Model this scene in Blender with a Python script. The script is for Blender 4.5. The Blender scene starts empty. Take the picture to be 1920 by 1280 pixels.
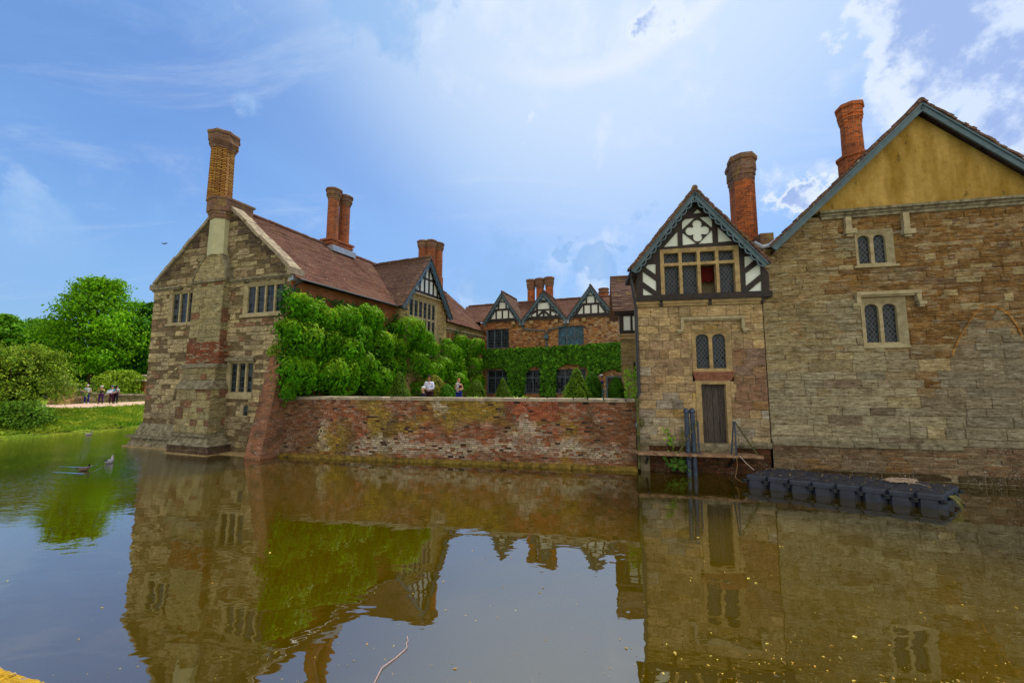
# Moated manor house seen across its water. Units are metres, water level is z = 0.
SKYTINT = (.72, .90, 1.32); VEIL = (2.6, 5.2, 9.4); BACK_FILL = (12.5, 11.9, 10.4); SUN = 4.6; EXPO = 0.1
import bpy, math, random
import numpy as np
from mathutils import Vector, Matrix, noise
from mathutils.geometry import delaunay_2d_cdt

random.seed(7)
SC = bpy.context.scene
COL = SC.collection
F = 747.0; TH = math.radians(5.8); CZ = 3.0
CT, ST = math.cos(TH), math.sin(TH)

# ------------------------------------------------------------------ geometry helpers
def ray(px, py):
    r = (px-960)/F; u = (640-py)/F
    return (r, CT-u*ST, ST+u*CT)
def ground(px, py, z=0.0):
    x, y, zz = ray(px, py); t = (z-CZ)/zz
    return (x*t, y*t)
def atY(px, py, Y):
    x, y, z = ray(px, py); t = Y/y
    return Vector((x*t, Y, CZ+z*t))

def in_poly(x, y, poly):
    c = False; j = len(poly)-1
    for i in range(len(poly)):
        if (poly[i][1] > y) != (poly[j][1] > y) and x < (poly[j][0]-poly[i][0])*(y-poly[i][1])/(poly[j][1]-poly[i][1])+poly[i][0]: c = not c
        j = i
    return c

class Plane:
    """vertical facade plane: u runs along it, z up, o out towards the viewer's side"""
    def __init__(s, p, q):
        s.L = math.hypot(q[0]-p[0], q[1]-p[1]); s.p = p
        s.d = ((q[0]-p[0])/s.L, (q[1]-p[1])/s.L); s.n = (s.d[1], -s.d[0])
    def P(s, u, z, o=0.0):
        return Vector((s.p[0]+s.d[0]*u+s.n[0]*o, s.p[1]+s.d[1]*u+s.n[1]*o, z))
    def xy(s, u, o=0.0):
        v = s.P(u, 0, o); return (v.x, v.y)
    def at(s, px, py, o=0.0):
        x, y, z = ray(px, py)
        p0 = s.p[0]+s.n[0]*o; p1 = s.p[1]+s.n[1]*o
        det = -s.d[0]*y+x*s.d[1]
        u = (p0*y-x*p1)/det
        t = (-s.d[0]*p1+s.d[1]*p0)/det
        return (u, CZ+z*t)
    def poly(s, pts, o=0.0):
        return [s.at(a, b, o) for a, b in pts]
    def rect(s, px0, py0, px1, py1, o=0.0):
        a = s.at(px0, py0, o); b = s.at(px1, py0, o); c = s.at(px0, py1, o); d = s.at(px1, py1, o)
        return ((a[0]+c[0])/2, (b[0]+d[0])/2, (c[1]+d[1])/2, (a[1]+b[1])/2)      # u0,u1,z0,z1

class MB:
    def __init__(s): s.v = []; s.f = []; s.uv = []; s.c = []; s.hascol = False; s.sm = False
    def vert(s, p, c=None):
        s.v.append((p[0], p[1], p[2])); s.c.append(c if c else (1, 1, 1))
        if c: s.hascol = True
        return len(s.v)-1
    def face(s, pts, c=None, uv=None):
        s.f.append([s.vert(p, c) for p in pts]); s.uv.append(uv)
    def hexa(s, b, t, c=None):
        """b, t: four corners each (bottom ring, top ring, counter-clockwise seen from above)"""
        s.face(b[::-1], c); s.face(t, c)
        for i in range(4):
            j = (i+1) % 4; s.face([b[i], b[j], t[j], t[i]], c)
    def box(s, pl, u0, u1, z0, z1, o0, o1, c=None):
        P = pl.P
        s.hexa([P(u0, z0, o1), P(u1, z0, o1), P(u1, z0, o0), P(u0, z0, o0)],
               [P(u0, z1, o1), P(u1, z1, o1), P(u1, z1, o0), P(u0, z1, o0)], c)
    def cube(s, x0, x1, y0, y1, z0, z1, c=None):
        s.hexa([(x0, y0, z0), (x1, y0, z0), (x1, y1, z0), (x0, y1, z0)],
               [(x0, y0, z1), (x1, y0, z1), (x1, y1, z1), (x0, y1, z1)], c)
    def prism(s, pl, poly, o0, o1, c=None):
        """polygon in (u,z), extruded from o0 (back) to o1 (front)"""
        s.sheet(pl, poly, [], o0, o1, c)
    def sheet(s, pl, outer, holes, o0, o1, c=None, back=True):
        rings = [outer]+list(holes)
        flat = [Vector((q[0], q[1])) for r in rings for q in r]; edges = []; i0 = 0
        for r in rings:
            n = len(r); edges += [(i0+i, i0+(i+1) % n) for i in range(n)]; i0 += n
        cv, _, cf, *_r = delaunay_2d_cdt(flat, edges, [], 0, 1e-5)
        for t in cf:
            a, b, d = [(cv[i].x, cv[i].y) for i in t]
            g = ((a[0]+b[0]+d[0])/3, (a[1]+b[1]+d[1])/3)
            if not in_poly(g[0], g[1], outer) or any(in_poly(g[0], g[1], h) for h in holes): continue
            if (b[0]-a[0])*(d[1]-a[1])-(b[1]-a[1])*(d[0]-a[0]) < 0: b, d = d, b
            s.face([pl.P(a[0], a[1], o1), pl.P(b[0], b[1], o1), pl.P(d[0], d[1], o1)], c)
            if back: s.face([pl.P(a[0], a[1], o0), pl.P(d[0], d[1], o0), pl.P(b[0], b[1], o0)], c)
        for k, r in enumerate(rings):
            ar = sum(r[i][0]*r[(i+1) % len(r)][1]-r[(i+1) % len(r)][0]*r[i][1] for i in range(len(r)))
            ccw = ar > 0
            if (k == 0) != ccw: r = r[::-1]
            for i in range(len(r)):
                a, b = r[i], r[(i+1) % len(r)]
                s.face([pl.P(a[0], a[1], o1), pl.P(a[0], a[1], o0), pl.P(b[0], b[1], o0), pl.P(b[0], b[1], o1)], c)
    def beam(s, a, b, w, h, up=(0, 0, 1), c=None):
        a = Vector(a); b = Vector(b); d = (b-a).normalized(); up = Vector(up)
        x = d.cross(up)
        if x.length < 1e-4: x = d.cross(Vector((1, 0, 0)))
        x.normalize(); y = x.cross(d).normalized(); x *= w/2; y *= h/2
        s.hexa([a-x-y, a+x-y, a+x+y, a-x+y], [b-x-y, b+x-y, b+x+y, b-x+y], c)
    def tube(s, pts, r, n=8, c=None, caps=True):
        pts = [Vector(p) for p in pts]
        rr = r if isinstance(r, (list, tuple)) else [r]*len(pts)
        rings = []; px = None
        for i, p in enumerate(pts):
            a = pts[max(i-1, 0)]; b = pts[min(i+1, len(pts)-1)]
            d = (b-a)
            d = d.normalized() if d.length > 1e-9 else Vector((0, 0, 1))
            if px is None:
                px = d.cross(Vector((0, 0, 1)))
                if px.length < 1e-3: px = Vector((1, 0, 0))
            px = (px-d*px.dot(d)).normalized(); py = d.cross(px)
            rings.append([s.vert(p+(px*math.cos(t)+py*math.sin(t))*rr[i], c) for t in [2*math.pi*k/n for k in range(n)]])
        for i in range(len(rings)-1):
            for k in range(n):
                l = (k+1) % n
                s.f.append([rings[i][k], rings[i][l], rings[i+1][l], rings[i+1][k]]); s.uv.append(None)
        if caps:
            s.f.append(rings[0][::-1]); s.uv.append(None); s.f.append(rings[-1]); s.uv.append(None)
    def loft(s, rings, c=None, caps=True, uvf=None):
        """rings: lists of points (same count), closed"""
        n = len(rings[0])
        ids = [[s.vert(p, c) for p in r] for r in rings]
        for i in range(len(ids)-1):
            for k in range(n):
                l = (k+1) % n
                s.f.append([ids[i][k], ids[i][l], ids[i+1][l], ids[i+1][k]])
                s.uv.append(uvf(i, k, n) if uvf else None)
        if caps:
            s.f.append(ids[0][::-1]); s.uv.append(None); s.f.append(ids[-1]); s.uv.append(None)
    def lathe(s, base, prof, n=16, c=None, rot=0):
        s.loft([[(base[0]+r*math.cos(rot+2*math.pi*k/n), base[1]+r*math.sin(rot+2*math.pi*k/n), base[2]+z) for k in range(n)] for r, z in prof], c)
    def blob(s, c0, rx, ry, rz, n=10, m=7, c=None, rot=0.0):
        cr, sr = math.cos(rot), math.sin(rot)
        R = []
        for i in range(m+1):
            a = -math.pi/2+math.pi*i/m; q = max(math.cos(a), .02)
            ring = []
            for k in range(n):
                t = 2*math.pi*k/n; x = rx*q*math.cos(t); y = ry*q*math.sin(t)
                ring.append((c0[0]+x*cr-y*sr, c0[1]+x*sr+y*cr, c0[2]+rz*math.sin(a)))
            R.append(ring)
        s.loft(R, c)
    def build(s, name, mat, parent=None, smooth=False, base=None):
        if base is None: base = BASE.get(parent.name, (0, 0, 0)) if parent else (0, 0, 0)
        me = bpy.data.meshes.new(name)
        bx, by, bz = base
        me.from_pydata([(a-bx, b-by, d-bz) for a, b, d in s.v], [], s.f)
        me.update()
        uvl = me.uv_layers.new(name='UVMap')
        V = s.v; data = np.zeros((len(me.loops), 2), dtype=np.float32); li = 0
        for fi, f in enumerate(s.f):
            uv = s.uv[fi]
            if uv is None:
                p = [Vector(V[i]) for i in f[:4]]
                n = (p[1]-p[0]).cross(p[2]-p[0])
                if n.length < 1e-12 and len(p) > 3: n = (p[2]-p[0]).cross(p[3]-p[0])
                n = n.normalized() if n.length > 1e-12 else Vector((0, 0, 1))
                t = Vector((0, 0, 1)).cross(n)
                t = t.normalized() if t.length > .05 else Vector((1, 0, 0))
                b = n.cross(t)
                for i in f:
                    q = Vector(V[i]); data[li] = (q.dot(t), q.dot(b)); li += 1
            else:
                for q in uv: data[li] = q; li += 1
        uvl.data.foreach_set('uv', data.ravel())
        if s.hascol:
            ca = me.color_attributes.new('Col', 'FLOAT_COLOR', 'POINT')
            ca.data.foreach_set('color', np.hstack([np.array(s.c, dtype=np.float32), np.ones((len(s.c), 1), np.float32)]).ravel())
        me.materials.append(mat)
        if smooth: me.polygons.foreach_set('use_smooth', [True]*len(me.polygons))
        o = bpy.data.objects.new(name, me); COL.objects.link(o)
        if parent: o.parent = parent; BASE[o.name] = base
        else: o.location = base
        return o

BASE = {}
def tag(o, label=None, cat=None, group=None, kind=None):
    if label: o['label'] = label
    if cat: o['category'] = cat
    if group: o['group'] = group
    if kind: o['kind'] = kind
    return o
def thing(name, loc, label, cat, group=None):
    o = bpy.data.objects.new(name, None); COL.objects.link(o)
    o.location = loc; o.empty_display_size = .2
    BASE[o.name] = tuple(loc)
    return tag(o, label, cat, group)
def copy_thing(root, loc, rz, label, scale=1.0):
    r = root.copy(); COL.objects.link(r); r.location = loc; r.rotation_euler = (0, 0, rz); r['label'] = label
    r.scale = (scale, scale, scale)
    for ch in list(root.children):
        c = ch.copy(); COL.objects.link(c); c.parent = r
        for g in list(ch.children):
            d = g.copy(); COL.objects.link(d); d.parent = c
    return r

def nz(u, z, s=1.0, k=0.0):
    return noise.noise(Vector((u*s+k*3.1, z*s-k*1.7, k)))
def fb(u, z, s=1.0, k=0.0):
    return noise.noise(Vector((u*s+k*3.1, z*s-k*1.7, k)))*.6+noise.noise(Vector((u*s*2.3+k, z*s*2.3, k+5)))*.3+noise.noise(Vector((u*s*5+k, z*s*5, k+9)))*.15
def mixc(a, b, t):
    t = max(0., min(1., t)); return tuple(x+(y-x)*t for x, y in zip(a, b))
def mul(a, k): return tuple(x*k for x in a)

# ------------------------------------------------------------------ coursed walls, stone by stone
def subtract(pieces, holes):
    for (ha, hb, hc, hd) in holes:
        out = []
        for (a, b, c, d) in pieces:
            if b <= ha or a >= hb or d <= hc or c >= hd: out.append((a, b, c, d)); continue
            if a < ha: out.append((a, ha, c, d))
            if b > hb: out.append((hb, b, c, d))
            a2, b2 = max(a, ha), min(b, hb)
            if c < hc: out.append((a2, b2, c, hc))
            if d > hd: out.append((a2, b2, hd, d))
        pieces = out
    return pieces
def scan(poly, z):
    xs = []
    for i in range(len(poly)):
        (a, c), (b, d) = poly[i], poly[(i+1) % len(poly)]
        if (c <= z < d) or (d <= z < c): xs.append(a+(b-a)*(z-c)/(d-c))
    xs.sort(); return [(xs[i], xs[i+1]) for i in range(0, len(xs)-1, 2)]
def courses(mb, pl, poly, holes, ch, ln, colf, o=0.0, jit=.012, gap=.007, bev=.01, seed=1, mortar=(.34, .29, .2), rough=.005, depth=.02, bond=False):
    R = random.Random(seed)
    zmin = min(q[1] for q in poly); zmax = max(q[1] for q in poly)
    z = zmin; row = 0
    while z < zmax-.01:
        h = R.uniform(*ch)
        if zmax-z-h < ch[0]*.6: h = zmax-z
        zm = z+h/2
        tall = R.random()
        for (a0, b0) in scan(poly, zm):
            u = a0
            first = True
            while u < b0-.005:
                w = R.uniform(*ln)*(1.0 if tall < .7 else .75)
                if bond and first: w *= (.5 if row % 2 else 1.0)
                first = False
                if b0-u-w < ln[0]*.45: w = b0-u
                for (a, b, c, d) in subtract([(u, u+w, z, z+h)], holes):
                    if b-a < .015 or d-c < .015: continue
                    mb.face([pl.P(a, c, o-depth), pl.P(b, c, o-depth), pl.P(b, d, o-depth), pl.P(a, d, o-depth)], mortar)
                    g = min(gap*R.uniform(.5, 1.5), (b-a)*.2, (d-c)*.2)
                    col = colf((a+b)/2, (c+d)/2, R)
                    if col is None: continue
                    oo = o+R.uniform(-1, .6)*jit
                    bv = min(bev, (b-a)*.25, (d-c)*.25)
                    def J(): return R.uniform(-rough, rough)
                    bk = [(a+g, c+g), (b-g, c+g), (b-g, d-g), (a+g, d-g)]
                    fr = [(a+g+bv+J(), c+g+bv+J()), (b-g-bv+J(), c+g+bv+J()), (b-g-bv+J(), d-g-bv+J()), (a+g+bv+J(), d-g-bv+J())]
                    i0 = [mb.vert(pl.P(q[0], q[1], o-depth-.002), col) for q in bk]
                    i1 = [mb.vert(pl.P(q[0], q[1], oo+J()*.6), col) for q in fr]
                    mb.f.append(i1); mb.uv.append(None)
                    for k in range(4):
                        l = (k+1) % 4
                        mb.f.append([i0[k], i0[l], i1[l], i1[k]]); mb.uv.append(None)
                u += w
        z += h; row += 1
def stone_box(mb, pl, u0, u1, z0, z1, o0, o1, ch, ln, colf, seed=1, **k):
    """front and both flanks coursed, plain top"""
    courses(mb, pl, [(u0, z0), (u1, z0), (u1, z1), (u0, z1)], [], ch, ln, colf, o=o1, seed=seed, **k)
    r = Plane(pl.xy(u1, o1), pl.xy(u1, o0)); w = r.L
    courses(mb, r, [(0, z0), (w, z0), (w, z1), (0, z1)], [], ch, ln, lambda u, z, R: colf(u1+u, z, R), o=0, seed=seed, **k)
    l = Plane(pl.xy(u0, o0), pl.xy(u0, o1))
    courses(mb, l, [(0, z0), (w, z0), (w, z1), (0, z1)], [], ch, ln, lambda u, z, R: colf(u0-u, z, R), o=0, seed=seed+1, **k)
    c = colf(u0, z1, random.Random(1)) or (.3, .25, .15)
    mb.box(pl, u0+.02, u1-.02, z0, z1-.004, o0+.01, o1-.03, c)

# ------------------------------------------------------------------ leaves
def leaf_mesh(name, pos, nrm, size, col, mat, parent=None, aspect=.55, droop=.6, seed=1, curl=.18, base=None, jit=.35):
    rs = np.random.RandomState(seed)
    N = len(pos)
    pos = np.asarray(pos, float); nrm = np.asarray(nrm, float)+rs.normal(0, jit, (N, 3))
    nrm /= np.linalg.norm(nrm, axis=1, keepdims=True)+1e-9
    t = rs.normal(0, 1, (N, 3)); t = t/np.linalg.norm(t, axis=1, keepdims=True)*(1-droop)+np.array([0, 0, -droop])
    t -= nrm*np.sum(t*nrm, axis=1, keepdims=True)
    t /= np.linalg.norm(t, axis=1, keepdims=True)+1e-9
    b = np.cross(nrm, t)
    s = np.asarray(size, float).reshape(-1, 1)*np.ones((N, 1))
    v = np.empty((N, 4, 3))
    v[:, 0] = pos-t*s*.5; v[:, 1] = pos+b*s*aspect*.5+nrm*s*.06-t*s*.05
    v[:, 2] = pos+t*s*.5-nrm*s*curl; v[:, 3] = pos-b*s*aspect*.5+nrm*s*.06-t*s*.05
    if base is None: base = BASE.get(parent.name, (0, 0, 0)) if parent else (0, 0, 0)
    v -= np.array(base)
    me = bpy.data.meshes.new(name)
    me.vertices.add(N*4); me.vertices.foreach_set('co', v.ravel())
    me.loops.add(N*4); me.loops.foreach_set('vertex_index', np.arange(N*4, dtype=np.int32))
    me.polygons.add(N); me.polygons.foreach_set('loop_start', np.arange(0, N*4, 4, dtype=np.int32))
    me.update(calc_edges=True)
    ca = me.color_attributes.new('Col', 'FLOAT_COLOR', 'POINT')
    c4 = np.ones((N, 4, 4)); c4[:, :, :3] = np.asarray(col).reshape(N, 1, 3)
    ca.data.foreach_set('color', c4.ravel().astype(np.float32))
    me.materials.append(mat)
    o = bpy.data.objects.new(name, me); COL.objects.link(o)
    if parent: o.parent = parent; BASE[o.name] = base
    else: o.location = base
    return o
def shell_points(rs, N, c, r, inner=.72, up=0.0):
    d = rs.normal(0, 1, (N, 3)); d[:, 2] += up; d /= np.linalg.norm(d, axis=1, keepdims=True)
    k = rs.uniform(inner, 1.03, (N, 1))
    return np.array(c)+d*np.array(r)*k, d
def leafcol(rs, N, a, b, var=.18):
    t = rs.uniform(0, 1, (N, 1)); c = np.array(a)*(1-t)+np.array(b)*t
    return np.clip(c*rs.normal(1, var, (N, 1)), .003, .9)
# ------------------------------------------------------------------ materials
def new_mat(name):
    m = bpy.data.materials.new(name); m.use_nodes = True
    nt = m.node_tree; nt.nodes.clear()
    out = nt.nodes.new('ShaderNodeOutputMaterial')
    return m, nt, out
def N(nt, t, **k):
    n = nt.nodes.new(t)
    for a, b in k.items():
        if a == 'inp':
            for x, y in b.items(): n.inputs[x].default_value = y
        else: setattr(n, a, b)
    return n
def L(nt, a, b): nt.links.new(a, b)
def rgba(c): return (c[0], c[1], c[2], 1)
def mixn(nt, fac, a, b, mode='MIX'):
    m = N(nt, 'ShaderNodeMix', data_type='RGBA', blend_type=mode, clamp_factor=True)
    for sock, val in ((m.inputs[0], fac), (m.inputs[6], a), (m.inputs[7], b)):
        if isinstance(val, bpy.types.NodeSocket): L(nt, val, sock)
        elif isinstance(val, (tuple, list)): sock.default_value = rgba(val)
        else: sock.default_value = val
    return m.outputs[2]
def noisen(nt, vec, scale, detail=4, rough=.6, dist=0.0):
    n = N(nt, 'ShaderNodeTexNoise'); n.inputs['Scale'].default_value = scale
    n.inputs['Detail'].default_value = detail; n.inputs['Roughness'].default_value = rough
    n.inputs['Distortion'].default_value = dist
    if vec: L(nt, vec, n.inputs['Vector'])
    return n.outputs[0]
def rampn(nt, fac, p0, p1, c0=(0, 0, 0), c1=(1, 1, 1)):
    r = N(nt, 'ShaderNodeValToRGB'); r.color_ramp.elements[0].position = p0; r.color_ramp.elements[1].position = p1
    r.color_ramp.elements[0].color = rgba(c0); r.color_ramp.elements[1].color = rgba(c1)
    L(nt, fac, r.inputs[0]); return r.outputs[0]
def mathn(nt, op, a, b=None):
    m = N(nt, 'ShaderNodeMath', operation=op)
    for i, v in enumerate((a, b)):
        if v is None: continue
        if isinstance(v, bpy.types.NodeSocket): L(nt, v, m.inputs[i])
        else: m.inputs[i].default_value = v
    return m.outputs[0]
def scalev(nt, vec, s):
    m = N(nt, 'ShaderNodeMapping'); m.inputs['Scale'].default_value = s
    L(nt, vec, m.inputs['Vector']); return m.outputs[0]
def bumpn(nt, h, strength, dist, prev=None):
    b = N(nt, 'ShaderNodeBump'); b.inputs['Strength'].default_value = strength; b.inputs['Distance'].default_value = dist
    L(nt, h, b.inputs['Height'])
    if prev: L(nt, prev, b.inputs['Normal'])
    return b.outputs[0]
def princ(nt, out, col, rough=.9, spec=.25, normal=None, metal=0.0):
    p = N(nt, 'ShaderNodeBsdfPrincipled')
    if isinstance(col, bpy.types.NodeSocket): L(nt, col, p.inputs['Base Color'])
    else: p.inputs['Base Color'].default_value = rgba(col)
    if isinstance(rough, bpy.types.NodeSocket): L(nt, rough, p.inputs['Roughness'])
    else: p.inputs['Roughness'].default_value = rough
    p.inputs['Specular IOR Level'].default_value = spec; p.inputs['Metallic'].default_value = metal
    if normal: L(nt, normal, p.inputs['Normal'])
    L(nt, p.outputs[0], out.inputs[0]); return p
def objco(nt): return N(nt, 'ShaderNodeTexCoord').outputs['Object']
def uvco(nt): return N(nt, 'ShaderNodeTexCoord').outputs['UV']

def plain(name, col, rough=.7, spec=.3, var=.25, scale=6, bump=.15, metal=0.0, c2=None):
    m, nt, out = new_mat(name); co = objco(nt)
    n1 = noisen(nt, co, scale, 5, .65)
    c = mixn(nt, rampn(nt, n1, .3, .7), mul(col, 1-var), c2 or mul(col, 1+var))
    nb = bumpn(nt, noisen(nt, co, scale*5, 4), bump, .01)
    princ(nt, out, c, rough, spec, nb, metal); return m

def stone_mat(name, grain=1.0, lichen=.0, dark=.25, streak=.0):
    """colour comes stone by stone from the mesh; this adds weathering"""
    m, nt, out = new_mat(name); co = objco(nt)
    at = N(nt, 'ShaderNodeAttribute', attribute_name='Col').outputs['Color']
    fine = noisen(nt, co, 14, 8, .72)
    lay = noisen(nt, scalev(nt, co, (2.2, 2.2, 11)), 1.6, 6, .68)          # bedding layers
    big = noisen(nt, co, .9, 5, .6)
    c = mixn(nt, 1.0, at, rampn(nt, fine, .25, .8, (.5, .47, .42), (1.45, 1.45, 1.45)), 'MULTIPLY')
    mid = noisen(nt, scalev(nt, co, (1, 1, 1.8)), 3.4, 6, .7, .3)
    c = mixn(nt, .85, c, rampn(nt, mid, .3, .7, (.55, .5, .44), (1.35, 1.36, 1.36)), 'MULTIPLY')
    c = mixn(nt, .9, c, rampn(nt, lay, .28, .72, (.5, .43, .34), (1.4, 1.42, 1.4)), 'MULTIPLY')
    c = mixn(nt, mathn(nt, 'MULTIPLY', rampn(nt, big, .5, .72), dark), c, (.07, .055, .035))
    if streak:
        st = noisen(nt, scalev(nt, co, (1.1, 1.1, 6.5)), 2.1, 7, .72, .25)
        c = mixn(nt, mathn(nt, 'MULTIPLY', rampn(nt, st, .53, .63), streak), c, (.50, .44, .31))
        s2 = noisen(nt, scalev(nt, co, (.9, .9, 8)), 2.6, 7, .7, .2)
        c = mixn(nt, mathn(nt, 'MULTIPLY', rampn(nt, s2, .57, .64), .75), c, (.075, .045, .016))
    pits = noisen(nt, scalev(nt, co, (1, 1, 2.2)), 9, 4, .55)
    c = mixn(nt, mathn(nt, 'MULTIPLY', rampn(nt, pits, .62, .7), .55), c, (.09, .06, .03))
    if lichen:
        l1 = noisen(nt, co, 22, 3, .5); l2 = noisen(nt, co, 1.7, 3, .5)
        f = mathn(nt, 'MULTIPLY', rampn(nt, l1, .6, .68), rampn(nt, l2, .5, .6))
        c = mixn(nt, mathn(nt, 'MULTIPLY', f, lichen), c, (.55, .55, .5))
    h = mathn(nt, 'ADD', mathn(nt, 'MULTIPLY', lay, 1.2), mathn(nt, 'ADD', mathn(nt, 'MULTIPLY', fine, .5), mathn(nt, 'MULTIPLY', pits, -.6)))
    nb = bumpn(nt, h, 1.0*grain, .06)
    princ(nt, out, c, .93, .15, nb); return m

def brick_mat(name, c1, c2, mortar, dark=.35, moss=None, bw=.225, bh=.075, msize=.008, stain=(.05, .035, .02), mossamt=.6, white=0.0, bias=0.0):
    m, nt, out = new_mat(name); uv = uvco(nt); co = objco(nt)
    wob = N(nt, 'ShaderNodeVectorMath', operation='SCALE'); wn = N(nt, 'ShaderNodeTexNoise'); wn.inputs['Scale'].default_value = 3; L(nt, co, wn.inputs['Vector'])
    L(nt, wn.outputs['Color'], wob.inputs[0]); wob.inputs['Scale'].default_value = .03
    ad = N(nt, 'ShaderNodeVectorMath', operation='ADD'); L(nt, uv, ad.inputs[0]); L(nt, wob.outputs[0], ad.inputs[1])
    b = N(nt, 'ShaderNodeTexBrick'); L(nt, ad.outputs[0], b.inputs['Vector'])
    for k, v in {'Scale': 1, 'Mortar Size': msize, 'Mortar Smooth': .3, 'Bias': bias, 'Brick Width': bw, 'Row Height': bh}.items(): b.inputs[k].default_value = v
    b.inputs['Color1'].default_value = rgba(c1); b.inputs['Color2'].default_value = rgba(c2); b.inputs['Mortar'].default_value = rgba(mortar)
    fine = noisen(nt, co, 18, 6, .7); big = noisen(nt, co, 1.1, 6, .65)
    c = mixn(nt, 1.0, b.outputs['Color'], rampn(nt, fine, .25, .8, (.6, .58, .55), (1.35, 1.35, 1.35)), 'MULTIPLY')
    c = mixn(nt, mathn(nt, 'MULTIPLY', rampn(nt, big, .45, .7), dark), c, stain)
    if moss:
        c = mixn(nt, mathn(nt, 'MULTIPLY', rampn(nt, noisen(nt, co, 2.3, 6, .7, .4), .52, .66), mossamt), c, moss)
    if white:
        c = mixn(nt, mathn(nt, 'MULTIPLY', rampn(nt, noisen(nt, scalev(nt, co, (1, 1, 2.5)), 2.9, 7, .75), .56, .68), white), c, (.5, .47, .42))
    h = mathn(nt, 'ADD', mathn(nt, 'MULTIPLY', b.outputs['Fac'], -1), mathn(nt, 'MULTIPLY', fine, .5))
    nb = bumpn(nt, h, .8, .015)
    princ(nt, out, c, .9, .15, nb); return m

def roof_mat(name, c1, c2, moss=.3, tw=.165, th=.11, light=(.22, .13, .09)):
    m, nt, out = new_mat(name); uv = uvco(nt); co = objco(nt)
    b = N(nt, 'ShaderNodeTexBrick'); L(nt, uv, b.inputs['Vector'])
    for k, v in {'Scale': 1, 'Mortar Size': .006, 'Mortar Smooth': .2, 'Bias': 0, 'Brick Width': tw, 'Row Height': th}.items(): b.inputs[k].default_value = v
    b.inputs['Color1'].default_value = rgba(c1); b.inputs['Color2'].default_value = rgba(c2); b.inputs['Mortar'].default_value = rgba(mul(c1, .25))
    fine = noisen(nt, co, 12, 6, .75); big = noisen(nt, co, .55, 6, .65)
    c = mixn(nt, 1.0, b.outputs['Color'], rampn(nt, fine, .3, .75, (.55, .52, .5), (1.45, 1.4, 1.35)), 'MULTIPLY')
    c = mixn(nt, mathn(nt, 'MULTIPLY', rampn(nt, big, .42, .7), .5), c, light)
    c = mixn(nt, mathn(nt, 'MULTIPLY', rampn(nt, noisen(nt, co, 1.9, 7, .75), .56, .68), moss), c, (.30, .22, .035))
    sp = noisen(nt, co, 7, 2, .5)
    c = mixn(nt, mathn(nt, 'MULTIPLY', rampn(nt, sp, .68, .72), .6), c, (.45, .42, .36))
    nb = bumpn(nt, mathn(nt, 'ADD', mathn(nt, 'MULTIPLY', b.outputs['Fac'], -.7), mathn(nt, 'MULTIPLY', fine, .6)), .8, .02)
    princ(nt, out, c, .92, .12, nb); return m

def leaf_mat(name, trans=.3, rough=.5):
    m, nt, out = new_mat(name)
    at = N(nt, 'ShaderNodeAttribute', attribute_name='Col').outputs['Color']
    p = N(nt, 'ShaderNodeBsdfPrincipled'); L(nt, at, p.inputs['Base Color']); p.inputs['Roughness'].default_value = rough
    p.inputs['Specular IOR Level'].default_value = .06
    t = N(nt, 'ShaderNodeBsdfTranslucent'); L(nt, mixn(nt, 1.0, at, (1.25, 1.3, .6), 'MULTIPLY'), t.inputs[0])
    mx = N(nt, 'ShaderNodeMixShader'); mx.inputs[0].default_value = trans
    L(nt, p.outputs[0], mx.inputs[1]); L(nt, t.outputs[0], mx.inputs[2]); L(nt, mx.outputs[0], out.inputs[0]); return m

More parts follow.
